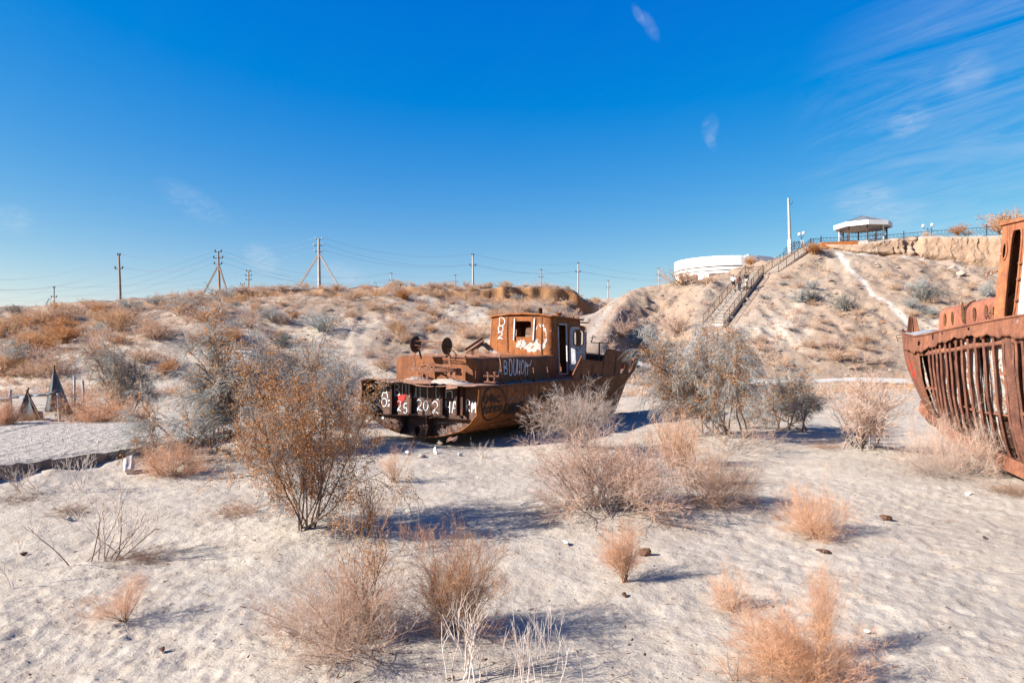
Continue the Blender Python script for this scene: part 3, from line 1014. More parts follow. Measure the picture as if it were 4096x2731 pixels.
def plan_shrubs():
    A = shrub
    A('leafy_shrub', 'big brown leafy shrub with bare grey trunks left of the stern', 705, 1232, 310, 372,
      lambda: saxaul(101, 13, 1.12, (.22, 0), (10, 8, 3), -.3, 30000, .12, .035, .12, .0105, .62, up=-.04), SXB, mound=.12, mr=1.3)
    A('grey_shrub', 'blue-grey drooping shrub with a leaning trunk beyond the end of the concrete slab', 470, 1040, 270, 190,
      lambda: saxaul(102, 7, .95, (-.35, 0), (9, 7, 9), -.25, 3000, .17, .10, .3), SX, Y=17.6, mound=.15, mr=1.6)
    A('grey_shrub', 'large dark grey shrub with brown trunks behind the big brown leafy shrub', 600, 1052, 350, 305,
      lambda: saxaul(103, 10, 1.0, (.0, 0), (10, 8, 8), -.22, 14000, .13, .14, .22, .0125), SX, Y=18.6)
    A('grey_shrub', 'tall dark shrub with hanging twigs right of the mesh shelter', 272, 975, 130, 205,
      lambda: saxaul(104, 8, .6, (0, 0), (8, 7, 9), -.3, 6000, .13, .08, .2, .011), SXD, Y=25.5)
    A('grey_shrub', 'grey shrub standing left of the boat stern behind the leafy shrub', 778, 985, 140, 180,
      lambda: saxaul(105, 8, .9, (0, 0), (8, 7, 8), -.25, 2500, .14, .1, .15, .010), SX, Y=25)
    A('grey_shrub', 'bushy grey and orange shrub pressed against the hull side of the wrecked boat', 1328, 1048, 172, 142,
      lambda: saxaul(106, 26, .85, (0, 0), (9, 7, 5), .04, 6000, .085, .17, .1, .008, .62), dict(limbs='bark_grey', twig='twig_rose', needles='needle_pale', leaves='twig_orange'), mound=.22, mr=1.6)
    A('grey_shrub', 'largest drooping grey-brown shrub between the boat bow and the stairs', 1645, 1022, 240, 246,
      lambda: saxaul(107, 13, .95, (-.03, 0), (10, 8, 9), -.35, 26000, .14, .16, .28, .0125, .8), SX, mound=.30, mr=2.2)
    A('grey_shrub', 'rounded grey-brown shrub right of the largest drooping shrub', 1812, 1000, 170, 145,
      lambda: saxaul(108, 10, .9, (0, 0), (9, 8, 8), -.3, 9000, .13, .10, .2, .015), SX, mound=.18, mr=1.5)
    A('sparse_shrub', 'sparse pinkish shrub of thin upright twigs before the pale path kerb', 1972, 1040, 165, 175,
      lambda: tumble(109, 1.0, 22, .62, (0, 0), .12, (6, 5, 3), 1.3, 500), T_ROSE, mound=.12, mr=1.4)
    A('dry_shrub', 'wide tangled orange-grey dry bush with two arching arms near the middle', 1385, 1188, 325, 175,
      lambda: tumble(110, 1.0, 46, 1.35, (0, 0), .16, (7, 6, 4), 1.0, 800), T_ROSE, mound=.18, mr=1.3)
    A('dry_shrub', 'dense rounded tan bush with bare stalks left of the roundest orange bush', 1648, 1168, 190, 130,
      lambda: tumble(111, 1.0, 46, 1.45, (0, 0), .14, (8, 6, 3), .9), T_TAN, mound=.10, mr=1.2)
    A('bare_stalks', 'thin leaning orange stalks rising behind the dense tan bush', 1585, 1120, 120, 165,
      lambda: stalks(112, 16, .5, .16, 7, (-.25, 0), .7, 6), dict(stem='twig_brown', twig='twig_orange'))
    A('dry_shrub', 'round orange tumbleweed bush casting a long shadow on open sand', 1872, 1232, 150, 125,
      lambda: tumble(113, 1.0, 46, 1.5, (0, .0), .05, (8, 6, 4), .62), T_OR)
    A('dry_shrub', 'narrow upright orange bush beside a dark pale-edged stone', 1437, 1338, 95, 145,
      lambda: tumble(114, 1.0, 22, .55, (-.12, 0), .04, (8, 6, 4), .8), T_OR)
    A('dry_shrub', 'small sparse orange bush left of the big orange bush at the bottom edge', 1682, 1402, 100, 108,
      lambda: tumble(115, 1.0, 26, 1.25, (0, 0), .05, (7, 5, 4), .85), T_OR)
    A('dry_shrub', 'big bright orange bush with a tall spire at the bottom edge', 1840, 1552, 255, 165,
      lambda: tumble(116, 1.0, 66, 1.4, (-.2, 0), .26, (8, 6, 4), .58), T_OR)
    A('dry_shrub', 'tall thin orange spire of twigs growing out of the big orange bush', 1888, 1510, 80, 232,
      lambda: tumble(117, 1.0, 22, .40, (0, 0), .05, (8, 6, 3), .55), T_OR)
    A('dry_shrub', 'thin feathery orange tuft at the bottom edge left of the big orange bush', 1690, 1568, 110, 120,
      lambda: tumble(118, .7, 10, .55, (0, 0), .06, (6, 5, 2), .7), T_OR)
    A('dry_shrub', 'upright round reddish-brown bush behind the white forked stalks', 1052, 1475, 205, 235,
      lambda: tumble(119, 1.0, 32, 1.12, (0, 0), .06, (8, 6, 4), .85), T_BR, mound=.06, mr=.9)
    A('dry_shrub', 'wide low sprawling orange-brown bush in the centre foreground', 800, 1508, 350, 190,
      lambda: tumble(120, 1.0, 58, 1.45, (-.15, 0), .24, (7, 6, 4), .78), dict(stem='twig_brown', twig='twig_tan'), mound=.08, mr=1.0)
    A('leafy_shrub', 'tall sparse young shrub with rusty leaves rising from the sprawling foreground bush', 852, 1458, 130, 310,
      lambda: tumble(121, .8, 7, .42, (0, 0), .05, (9, 5, 2), 1.3, 1500), dict(stem='bark_brown', twig='twig_brown', leaves='leaf_rust'))
    A('bare_stalks', 'tight cluster of white forked stalks in front of the reddish-brown bush', 1068, 1560, 110, 180,
      lambda: stalks(122, 12, .34, .10, 4, (0, 0), 1.05, 2), T_PALE)
    A('bare_stalks', 'wide row of white forked stalks standing in the dark shadow', 1225, 1555, 200, 150,
      lambda: stalks(123, 30, .34, .42, 3, (0, 0), .95, 2), T_PALE)
    A('dry_shrub', 'small one-sided orange bush alone on the sand at lower left', 290, 1426, 130, 110,
      lambda: tumble(124, 1.0, 16, .85, (-.35, 0), .02, (7, 6, 4), .9), T_OR)
    A('bare_stalks', 'large white leafless branching shrub at the left over a patch of litter', 258, 1284, 235, 165,
      lambda: stalks(125, 12, .95, .14, 6, (.05, 0), 1.1, 5), dict(stem='bark_brown', twig='twig_pale'))
    A('bare_stalks', 'thin white branching stalk at the left edge of the sand', 25, 1352, 75, 135,
      lambda: stalks(126, 3, .35, .05, 4, (0, 0), 1.2, 3), T_PALE)
    A('bare_stalks', 'pale forked stalks standing in front of the slab edge', 185, 1128, 80, 95,
      lambda: stalks(127, 8, .5, .10, 4, (0, 0), 1.2, 4), T_PALE)
    A('bare_stalks', 'pale twiggy clump below the slab edge at the far left', 55, 1128, 110, 85,
      lambda: stalks(128, 14, .75, .18, 4, (0, 0), .7, 4), dict(stem='twig_tan', twig='twig_pale'))
    A('low_tangle', 'flat brown tangle of dead twigs below the pale clump at far left', 55, 1150, 110, 34,
      lambda: creeper(129, 130, (.3, .8), (0, 0), .2), T_BR)
    A('low_tangle', 'flat orange-brown tangle lying across the shadow band at left', 165, 1182, 120, 40,
      lambda: creeper(130, 130, (.3, .8), (0, 0), .25), T_BR)
    A('low_tangle', 'mat of dead orange litter twigs beside the white leafless shrub', 320, 1285, 150, 26,
      lambda: creeper(131, 260, (.3, .7), (.3, 0), .1), T_BR)
    A('dry_shrub', 'low peach bush spreading under the end of the concrete slab', 405, 1092, 150, 92,
      lambda: tumble(132, 1.0, 40, 1.3, (0, 0), .2, (7, 5, 3), 1.1), T_OR)
    A('low_tangle', 'low orange twigs spreading left of the big brown leafy shrub', 545, 1182, 150, 50,
      lambda: creeper(133, 150, (.3, .8), (-.2, 0), .3), T_OR)
    A('bare_stalks', 'white bare branches leaning between the dark grey shrub and the leafy shrub', 580, 1085, 110, 110,
      lambda: stalks(134, 6, .7, .08, 5, (-.3, 0), .8, 4), T_PALE)
    A('dry_shrub', 'feathery peach bush between the leafy shrub and the ship stern', 905, 1108, 75, 85,
      lambda: tumble(135, .9, 18, .7, (0, 0), .06, (7, 5, 3), 1.0), T_OR)
    A('dry_shrub', 'little orange twig clump right under the stern plating', 945, 1022, 40, 30,
      lambda: tumble(136, .6, 12, .9, (0, 0), .06, (5, 4, 2), 1.3), T_OR)
    A('dry_shrub', 'little grey twig clump on the sand below the hull side', 1108, 1052, 48, 42,
      lambda: tumble(137, .6, 14, .8, (0, 0), .08, (5, 4, 2), 1.5), T_PALE)
    A('bare_stalks', 'sprawling pale dead branches at the foot of the largest drooping shrub', 1690, 1035, 260, 75,
      lambda: stalks(138, 22, 1.25, .2, 5, (.4, 0), .62, 6), dict(stem='bark_grey', twig='twig_tan'))
    A('dry_shrub', 'orange low growth on the left foot of the largest drooping shrub', 1555, 1070, 110, 135,
      lambda: tumble(139, .9, 24, .8, (0, 0), .12, (7, 5, 3), 1.1), T_OR)
    A('dry_shrub', 'peach tangle piled against the rusty ribs of the right-hand boat', 2205, 1085, 200, 145,
      lambda: tumble(140, 1.0, 64, 1.35, (0, 0), .40, (7, 6, 3), .72), T_ROSE)
    A('low_tangle', 'spread of fine dead twigs in front of the bow of the right-hand boat', 2140, 1092, 130, 60,
      lambda: creeper(141, 260, (.3, .8), (0, 0), .3), T_TAN)
    A('low_tangle', 'brown twigs in the shade beneath the keel of the right-hand boat', 2320, 1135, 120, 40,
      lambda: creeper(142, 220, (.3, .8), (0, 0), .25), T_BR)
    A('low_tangle', 'thin orange mat of twigs on the mound right of the largest drooping shrub', 1900, 1028, 90, 22,
      lambda: creeper(143, 160, (.3, .8), (0, 0), .15), T_BR)
    A('low_tangle', 'brown mat of twigs between the two rounded bushes at the right', 1775, 1188, 80, 22,
      lambda: creeper(144, 140, (.3, .8), (0, 0), .15), T_BR)
    A('dry_shrub', 'bright orange bush at the left edge beside the white fence post', 8, 1000, 75, 85,
      lambda: tumble(145, 1.0, 40, 1.1, (0, 0), .15, (7, 6, 3), 1.3), T_OR, Y=22.5)
    A('dry_shrub', 'wide orange bush under the tall dark shrub by the mesh shelter', 245, 978, 150, 95,
      lambda: tumble(146, 1.0, 44, 1.1, (0, 0), .2, (7, 6, 3), 1.3, 500), T_OR, Y=24.0)
    A('dry_shrub', 'brown bush at the foot of the mesh tent', 75, 965, 110, 40,
      lambda: tumble(147, .9, 26, 1.2, (0, 0), .2, (6, 5, 3), 1.4), T_BR, Y=25.5)
    A('dry_shrub', 'brown bush behind the leaning fence post', 165, 960, 90, 75,
      lambda: tumble(148, .9, 30, 1.0, (0, 0), .2, (6, 5, 3), 1.4), T_BR, Y=27.5)
    A('dry_shrub', 'tan feathery bush on the bend of the sand right of the narrow orange bush', 1435, 1085, 130, 70,
      lambda: tumble(149, .8, 26, 1.1, (0, 0), .15, (6, 5, 3), 1.0), T_TAN)
    A('dry_shrub', 'fine orange twigs standing between the sprawling bush and the shadow', 960, 1268, 110, 75,
      lambda: stalks(150, 16, .45, .25, 5, (0, 0), .6, 5), dict(stem='twig_orange', twig='twig_orange'))
    A('leafy_shrub', 'thin rusty-leaved sapling at the right foot of the big brown shrub', 838, 1235, 80, 150,
      lambda: tumble(151, .8, 9, .4, (0, 0), .06, (8, 5, 2), 1.2, 900), dict(stem='bark_brown', twig='twig_brown', leaves='leaf_rust'))


plan_shrubs()


def build_shrubs():
    for q in SHRUBS:
        x, y = q['p'].x, q['p'].y
        z = gz(x, y) - .02
        root = thing(q['name'], q['label'], q['cat'], (x, y, z), (0, 0, q['rz']), q['group'])
        sh = q['gen']().fit(q['w'], q['w'] * q['depth'], q['h'])
        for part, me in sh.meshes(q['name']).items():
            o = link_mesh(part, me, M[q['mats'].get(part, q['mats'].get('twig'))], root)
            if part in ('needles', 'leaves', 'twig'):
                o['kind'] = 'stuff'


def name_by_place(made):
    """tell the copies apart by what stands above or beside them"""
    marks = {'left': [(-30, 'at the far left edge'), (124, 'below the small brown pole'), (273, 'below the plain tall pole'), (390, 'between plain pole and brown tripod'), (501, 'below the brown tripod pole'),
                      (615, 'between the two tripod poles'), (732, 'below the tallest tripod pole'), (815, 'right of the tallest tripod pole'), (899, 'below the small pale pole'), (985, 'above the boat reel'),
                      (1086, 'below the pale single pole'), (1165, 'above the boat cabin'), (1243, 'below the brown single pole'), (1328, 'below the half-white pole')],
             'right': [(1720, 'beside the stair foot'), (1800, 'right of the stairs'), (1870, 'under the stair head'), (1950, 'below the gazebo'), (2030, 'near the white footpath'), (2110, 'right of the white footpath'), (2220, 'above the ribbed wreck')]}
    marks['ridge'] = [(a, b.replace('below', 'beside').replace('above', 'over')) for a, b in marks['left']]
    tone = {'tan': 'tan', 'rose': 'pinkish', 'orange': 'orange', 'grey': 'grey', 'leafy': 'rust-brown'}
    bins = {}
    for o, zone, kind, lab in made:
        x, y, z = o.location
        r = y * math.cos(PITCH) + (z - EYE) * math.sin(PITCH)
        xd = (2048 + FPX * x / r) / KD
        yd = (1365.5 - FPX * ((z - EYE) * math.cos(PITCH) - y * math.sin(PITCH)) / r) / KD
        hb = min(marks[zone], key=lambda m: abs(m[0] - xd))[1]
        if zone == 'ridge':
            vb = 'on the ridge'
        elif zone == 'left':
            top = np.interp(xd, [0, 275, 560, 733, 1340], [739, 700, 665, 660, 662])
            f = (yd - top) / (900 - top)
            vb = 'just under the ridge' if f < .12 else 'high on the slope' if f < .28 else 'halfway up the slope' if f < .48 else 'low on the slope' if f < .70 else 'at the slope foot'
        else:
            vb = 'high up' if yd < 690 else 'halfway up' if yd < 760 else 'low down' if yd < 820 else 'near the kerb'
        bins.setdefault((zone, kind, vb, hb), []).append((xd, o))
    nth = ['leftmost', 'second from left', 'third from left', 'fourth from left', 'fifth from left', 'sixth from left', 'seventh from left']
    for (zone, kind, vb, hb), l in bins.items():
        l.sort(key=lambda q: q[0])
        for i, (_, o) in enumerate(l):
            s = f'{tone[kind]} shrub {vb} {hb}'
            if len(l) > 1:
                s += ', ' + ('rightmost' if i == len(l) - 1 else nth[min(i, 6)])
            o['label'] = s if len(s.split()) >= 4 else 'dry ' + s


# --- shrubs of the slopes: a few kinds, copied
def hill_shrubs():
    kinds = {}
    for key, mk, mat, n in (('tan', lambda s: tumble(s, 1, 18, 1.05, (0, 0), .08, (5, 4, 2), 2.4), 'hill_tan', 3),
                            ('orange', lambda s: tumble(s, 1, 18, .95, (0, 0), .08, (5, 4, 2), 2.6), 'hill_orange', 3),
                            ('rose', lambda s: tumble(s, 1, 17, 1.15, (0, 0), .08, (5, 4, 2), 2.3), 'twig_rose', 3),
                            ('grey', lambda s: tumble(s, 1, 17, 1.0, (0, 0), .10, (5, 5, 2), 2.8), 'needle_grey', 2),
                            ('dark', lambda s: tumble(s, .9, 16, 1.0, (0, 0), .10, (6, 5, 3), 4.0), 'needle_dark', 2),
                            ('leafy', lambda s: tumble(s, 1.0, 14, .85, (0, 0), .10, (6, 5, 2), 3.0, 2600), 'leaf_rust', 2)):
        L = []
        for i in range(n):
            sh = mk(300 + 10 * len(kinds) + i).fit(1.0, 1.0, 1.0, 96)
            ms = sh.meshes(key)
            V, F, b = [], [], 0
            for me in ms.values():
                v = np.empty(len(me.vertices) * 3, np.float32); me.vertices.foreach_get('co', v); v = v.reshape(-1, 3)
                f = np.empty(len(me.loops), np.int32); me.loops.foreach_get('vertex_index', f)
                V.append(v); F.append(f.reshape(-1, 4) + b); b += len(v)
                bpy.data.meshes.remove(me)
            me = np_mesh('hill_shrub', np.concatenate(V), np.concatenate(F))
            me.materials.append(M[mat])
            L.append(me)
        kinds[key] = L
    rg = np.random.default_rng(77)

    def put(kind, x, y, wd, ht, name, label, group, z=None):
        o = bpy.data.objects.new(name, kinds[kind][int(rg.integers(len(kinds[kind])))])
        COL.objects.link(o)
        o.location = (x, y, gz(x, y) - .04 if z is None else z)
        o.scale = (wd, wd, ht)
        o.rotation_euler = (0, 0, rg.uniform(0, 6.28))
        tag(o, label, 'shrub', group)

    cx = np.array([c[0] for c in crest]); cy = np.array([c[1] for c in crest])
    # named ones on the right slope and skyline: (kind, xd, yd, width px, height px, label)
    named = [('dark', 1940, 714, 52, 45, 'darkest round grey shrub alone on the right slope above the footpath'),
             ('grey', 1835, 694, 42, 34, 'grey shrub left of the darkest shrub on the right slope'),
             ('dark', 1872, 692, 46, 28, 'low dark shrub between two grey ones on the right slope'),
             ('grey', 1868, 665, 30, 26, 'small grey shrub just above the low dark one on the right slope'),
             ('dark', 2125, 690, 70, 34, 'wide dark shrub low on the slope right of the white footpath'),
             ('grey', 2108, 668, 60, 34, 'spreading grey shrub above the wide dark one right of the footpath'),
             ('grey', 2090, 706, 34, 26, 'small grey shrub nearest the white footpath on its right'),
             ('grey', 2135, 722, 50, 24, 'low grey shrub just above the bow of the right-hand boat'),
             ('grey', 2265, 680, 34, 40, 'grey shrub beside the wheelhouse of the right-hand boat'),
             ('leafy', 2303, 535, 85, 55, 'tall rusty bush behind the fence at the top of the bluff'),
             ('leafy', 2197, 538, 40, 24, 'small rusty bush at the fence left of the tall rusty bush'),
             ('tan', 2222, 540, 30, 14, 'low tan bush at the fence beside the small rusty bush'),
             ('tan', 2128, 543, 26, 16, 'small tan bush at the fence under the twin lamp'),
             ('leafy', 1868, 583, 52, 26, 'brown bush beside the top of the stairs'),
             ('leafy', 1775, 596, 50, 26, 'brown bush on the skyline behind the upper stairs'),
             ('tan', 1660, 628, 60, 30, 'tan bush in front of the white round building'),
             ('leafy', 1722, 608, 34, 18, 'brown bush at the right end of the white round building'),
             ('tan', 1625, 652, 70, 26, 'thin bush on the mound left of the stairs'),
             ('tan', 1448, 664, 30, 26, 'upright tan bush right of the saddle of the track'),
             ('orange', 1500, 656, 60, 40, 'orange bush on the skyline left of the white round building'),
             ('tan', 1562, 652, 100, 36, 'pale bushes below the left end of the white round building'),
             ('orange', 582, 660, 40, 22, 'round orange bush on the ridge right of the smaller dark pole'),
             ('orange', 652, 662, 40, 18, 'orange bush on the ridge left of the tall tripod pole'),
             ('leafy', 130, 714, 38, 22, 'rusty bush at the foot of the small left pole'),
             ('leafy', 210, 706, 40, 20, 'rusty bush on the ridge left of the plain tall pole'),
             ('dark', 45, 730, 60, 28, 'dark bush at the left end of the ridge'),
             ('orange', 1160, 660, 26, 18, 'orange tuft on the ridge right of the middle pole'),
             ('orange', 1340, 668, 60, 22, 'orange bush above the cut of the track'),
             ('grey', 745, 760, 90, 50, 'grey bush on the slope above the big grey shrubs'),
             ('leafy', 575, 850, 150, 60, 'rusty orange bush in front of the white block behind the shrubs'),
             ('dark', 640, 800, 60, 40, 'dark grey bush behind the white block'),
             ('grey', 700, 870, 80, 70, 'grey bush right of the white block on the lower slope'),
             ('leafy', 520, 790, 90, 40, 'brown bush left of the white block on the lower slope'),
             ('rose', 1425, 775, 90, 60, 'pinkish bush behind the bow of the wrecked boat'),
             ('grey', 1470, 800, 110, 60, 'grey bush between the boat bow and the largest drooping shrub'),
             ('rose', 1560, 770, 110, 55, 'pinkish bush at the bottom of the stairs on the left'),
             ('tan', 1925, 830, 70, 40, 'tan bush on the lower slope above the kerb'),
             ('tan', 1790, 850, 60, 40, 'tan wispy bush beside the kerb below the stairs'),
             ('rose', 1990, 835, 80, 30, 'pinkish low bush on the lower slope near the right-hand boat')]
    used = 0
    for kind, xd, yd, wp, hp, lab in named:
        if xd > 2100 and yd < 560:
            b = pt(xd, yd, 88.0)
            s = KD * b.y / FPX
            put(kind, b.x, b.y, wp * s, hp * s * 1.05, 'hill_shrub', lab, None, b.z - .1)
            continue
        b = on_ground(xd, yd)
        s = KD * b.y / FPX
        put(kind, b.x, b.y, wp * s, hp * s * 1.05, 'hill_shrub', lab, None)
        used += 1
    # left slope: copies nothing in the picture tells apart
    made = []
    spec = [('left', 150), ('ridge', 62), ('right', 46)]
    for zone, n in spec:
        i = 0
        while i < n:
            if zone == 'left':
                xd = rg.uniform(-30, 1340)
                if rg.uniform() > np.interp(xd, [-30, 350, 700, 1340], [1.0, .8, .6, .5]):
                    continue
                yc = float(np.interp(xd, [0, 400, 733, 1340], [64, 70, 77, 84]))
                y = rg.uniform(47, yc - 2)
                x = (xd * KD - 2048) / FPX * y
                kind = rg.choice(['tan', 'rose', 'orange', 'grey', 'leafy'], p=[.40, .25, .15, .12, .08] if xd > 400 else [.24, .10, .34, .10, .22])
                wd = rg.uniform(1.0, 2.5) * (1.2 if xd < 450 else 1)
                ht = wd * rg.uniform(.45, .75)
                lab, gr = {'tan': 'dry tan shrub on the sandy slope left of the track', 'rose': 'pinkish dry shrub on the sandy slope left of the track',
                           'orange': 'dry orange shrub on the sandy slope left of the track', 'grey': 'dry grey shrub on the sandy slope left of the track',
                           'leafy': 'rust-brown shrub on the sandy slope left of the track'}[str(kind)], 'shrubs on the left slope'
            elif zone == 'ridge':
                xd = rg.uniform(-20, 1375)
                y = float(np.interp(xd, [-20, 130, 400, 733, 1085, 1375], [61, 65, 71, 78, 82, 86])) + rg.uniform(-1.0, 2.0)
                x = (xd * KD - 2048) / FPX * y
                kind = rg.choice(['tan', 'rose', 'orange'], p=[.45, .30, .25])
                wd = rg.uniform(.8, 2.4); ht = rg.uniform(.4, .95)
                lab, gr = {'tan': 'dry tan shrub along the top of the left ridge', 'rose': 'pinkish dry shrub along the top of the left ridge',
                           'orange': 'orange shrub along the top of the left ridge'}[str(kind)], 'shrubs along the left ridge'
            else:
                xd = rg.uniform(1700, 2300)
                yd = rg.uniform(640, 870)
                if abs(xd - np.interp(yd, [570, 740, 800], [1917, 2085, 2150])) < 25:
                    continue
                b = on_ground(xd, yd)
                x, y = b.x, b.y
                ds, _, _ = seg_dist(np.array([x]), np.array([y]), [tuple(p) for p in STAIR])
                if ds[0] < 3:
                    continue
                kind = rg.choice(['tan', 'rose', 'grey'], p=[.4, .4, .2])
                wd = rg.uniform(.7, 1.9) * (1.3 if yd > 780 else 1); ht = wd * rg.uniform(.35, .6)
                lab, gr = {'tan': 'small dry tan shrub on the slope right of the stairs', 'rose': 'small pinkish shrub on the slope right of the stairs',
                           'grey': 'small grey shrub on the slope right of the stairs'}[str(kind)], 'shrubs on the right slope'
            put(str(kind), x, y, wd, ht, 'hill_shrub', lab, gr)
            made.append((COL.objects[-1], zone, str(kind), lab))
            i += 1
            used += 1
    name_by_place(made)
    # the countless smaller tufts: three joined masses, by tone
    kinds_ = []
    for s in range(5):
        sh = Shrub(500 + s)
        a_ = growp(sh.rg.normal(size=(13, 3)) * np.array([.14, .14, 0]), cone_dirs(13, 1.2, sh.rg), sh.rg.uniform(.6, 1, 13), 2, .15, .03, sh.rg)
        sh.put('twig', strands(a_, .014, .009, 2, sh.rg))
        p_, d_ = kids(a_, 4, .2, 1, .9, sh.rg, .1)
        sh.put('twig', strands(growp(p_, d_, sh.rg.uniform(.15, .45, len(p_)), 1, .1, 0, sh.rg), .011, .008, 2, sh.rg))
        sh.fit(1, 1, 1, 96)
        l = sh.parts['twig']
        kinds_.append((np.concatenate([l[0][0], l[1][0]]), np.concatenate([l[0][1], l[1][1] + len(l[0][0])])))
    pos = []
    while len(pos) < 2700:
        n = 4000
        xd = rg.uniform(-80, 2420, n)
        y = rg.uniform(40, 90, n)
        x = (xd * KD - 2048) / FPX * y
        yc = np.interp(x, cx, cy)
        ok = (y < yc + 1.8) & ~((x > 10) & (rg.uniform(0, 1, n) < .62)) & (vnoise(x * .16, y * .16, 9) + .5 * vnoise(x * .5, y * .5, 19) > rg.uniform(-.9, .5, n))
        for pl in (TRACK, PATH, [tuple(p) for p in STAIR]):
            ok &= seg_dist(x, y, pl)[0] > 2.2
        pos += list(zip(x[ok], y[ok]))
    pos = np.array(pos[:2700])
    zz = terrain(pos[:, 0], pos[:, 1], False)
    tone = np.clip(.5 + .5 * vnoise(pos[:, 0] * .07, pos[:, 1] * .07, 29) + rg.normal(size=len(pos)) * .25 + .10 * (pos[:, 0] < -20), 0, 1)
    for nm, mt, lo, hi, lab in (('hillside_undergrowth', 'twig_rose', -1, .42, 'scattered small pinkish dry tufts all over the slopes'), ('hillside_undergrowth', 'hill_tan', .42, .72, 'scattered small tan dry tufts all over the slopes'),
                                ('hillside_undergrowth', 'hill_orange', .72, 2, 'scattered small orange dry tufts all over the slopes')):
        V, F, b = [], [], 0
        for (x, y), z, t in zip(pos, zz, tone):
            if not lo < t <= hi:
                continue
            wd = rg.uniform(.45, 1.35)
            an = rg.uniform(0, 6.28)
            v, f = kinds_[int(rg.integers(5))]
            R = np.array([[math.cos(an), -math.sin(an), 0], [math.sin(an), math.cos(an), 0], [0, 0, 1]])
            V.append((v * np.array([wd, wd, wd * rg.uniform(.4, .75)])) @ R.T + np.array([x, y, z - .03]))
            F.append(f + b)
            b += len(v)
        o = link_mesh(nm, np_mesh(nm, np.concatenate(V), np.concatenate(F)), M[mt])
        tag(o, lab, 'undergrowth', None, 'stuff')
    # clods of earth on the slopes
    n = 9000
    xd = rg.uniform(-80, 2420, n)
    y = rg.uniform(54, 92, n)
    x = (xd * KD - 2048) / FPX * y
    ok = (y < np.interp(x, cx, cy) + 1) & ((x > 4) | (rg.uniform(0, 1, n) < .35))
    x, y = x[ok], y[ok]
    z = terrain(x, y, False)
    r = rg.uniform(.05, .17, len(x)) * (1 + 1.2 * (rg.uniform(0, 1, len(x)) < .08))
    base = np.array([(1, 0, 0), (.2, 1, 0), (-.9, .5, 0), (-.7, -.7, 0), (.4, -.9, 0), (.1, .05, .8)])
    V = base[None] * r[:, None, None] * rg.uniform(.6, 1.3, (len(x), 6, 1)) + np.stack([x, y, z - .02], 1)[:, None]
    F = np.array([(0, 1, 5), (1, 2, 5), (2, 3, 5), (3, 4, 5), (4, 0, 5)])[None] + (np.arange(len(x)) * 6)[:, None, None]
    o = link_mesh('earth_clods', np_mesh('earth_clods', V.reshape(-1, 3), F.reshape(-1, 3)), plain('clod', (.38, .29, .23), (.28, .20, .15), 2, .95))
    tag(o, 'loose clods of dry earth strewn over the slopes', 'clods', None, 'stuff')


def ground_litter():
    """twig bits, bark flakes and shell grit lying about on the sand"""
    rg = np.random.default_rng(91)
    n = 9500
    y = 4 + 30 * rg.uniform(0, 1, n) ** 1.7
    x = rg.uniform(-.85, .85, n) * y
    near = np.array([(q['p'].x, q['p'].y) for q in SHRUBS])
    pick = rg.integers(0, len(near), n)
    hug = rg.uniform(0, 1, n) < .45
    x = np.where(hug, near[pick, 0] + rg.normal(size=n) * .9, x)
    y = np.where(hug, np.maximum(3.6, near[pick, 1] + rg.normal(size=n) * .7), y)
    z = terrain(x, y)
    L = rg.uniform(.008, .030, n) * (1 + 1.3 * (rg.uniform(0, 1, n) < .12))
    an = rg.uniform(0, 6.28, n)
    d = np.stack([np.cos(an), np.sin(an), rg.uniform(-.1, .25, n)], 1)
    p = np.stack([x, y, z + .006], 1)
    pts = growp(p, d, L, 1, .1, 0, rg)
    V, F = strands(pts, L * .10 + .0015, L * .05 + .001, 3, rg)
    m = twig_mat('litter', (.10, .05, .03), (.26, .13, .07), (.50, .38, .30))
    o = link_mesh('ground_litter', np_mesh('ground_litter', V, F), m)
    tag(o, 'bits of dry twig and bark scattered over the sand', 'litter', None, 'stuff')
# ---------------------------------------------------------------- wrecked fishing boat in the middle
# local axes: x to starboard (right), y forward, z up; z = 0 at the deck's aft edge while designing
SHIP_YAW, SHIP_HEEL, DECK_Z = rad(30), rad(1.1), 1.745
SHIP_POS = Vector((-2.98, 21.13, 0.0))
ship = thing('wrecked_boat', 'rusty wrecked fishing boat with square cabin and ABDULLOH sprayed on its open stern', 'boat', SHIP_POS, (0, SHIP_HEEL, -SHIP_YAW))
SHIP_M = Matrix.Translation(SHIP_POS) @ ship.rotation_euler.to_matrix().to_4x4() @ Matrix.Translation((0, 0, DECK_Z))
SHIP_I = SHIP_M.inverted()
OFF = (0, 0, DECK_Z)


def ship_px(px, py, axis, val):
    """local ship point on the plane axis=val seen at photo pixel (4096-wide)"""
    o = SHIP_I @ Vector((0, 0, EYE))
    d = (SHIP_I.to_3x3() @ (pt(px / KD, py / KD, 1.0) - Vector((0, 0, EYE))))
    t = (val - o[axis]) / d[axis]
    return o + d * t


def C1(cx, cy, axis, val):
    return ship_px(1400 + cx * .5102, 1200 + cy * .5102, axis, val)


def sm(a, b, t):
    t = min(1, max(0, (t - a) / (b - a)))
    return t * t * (3 - 2 * t)


def stem_y(z):
    """how far forward the raked stem stands at height z"""
    return 16.6 + 1.05 * (min(1.2, max(-2.4, z)) + 2.25)


def hb_u(u):
    return 2.27 + .06 * math.sin(min(1, u / .5) * math.pi) - 2.27 * max(0, (min(u, 1) - .46) / .54) ** 2.3


def half_beam(y):
    return hb_u(y / stem_y(0))


def sheer(y):
    return .0


def keel_u(u):
    return -1.66 - .59 * u


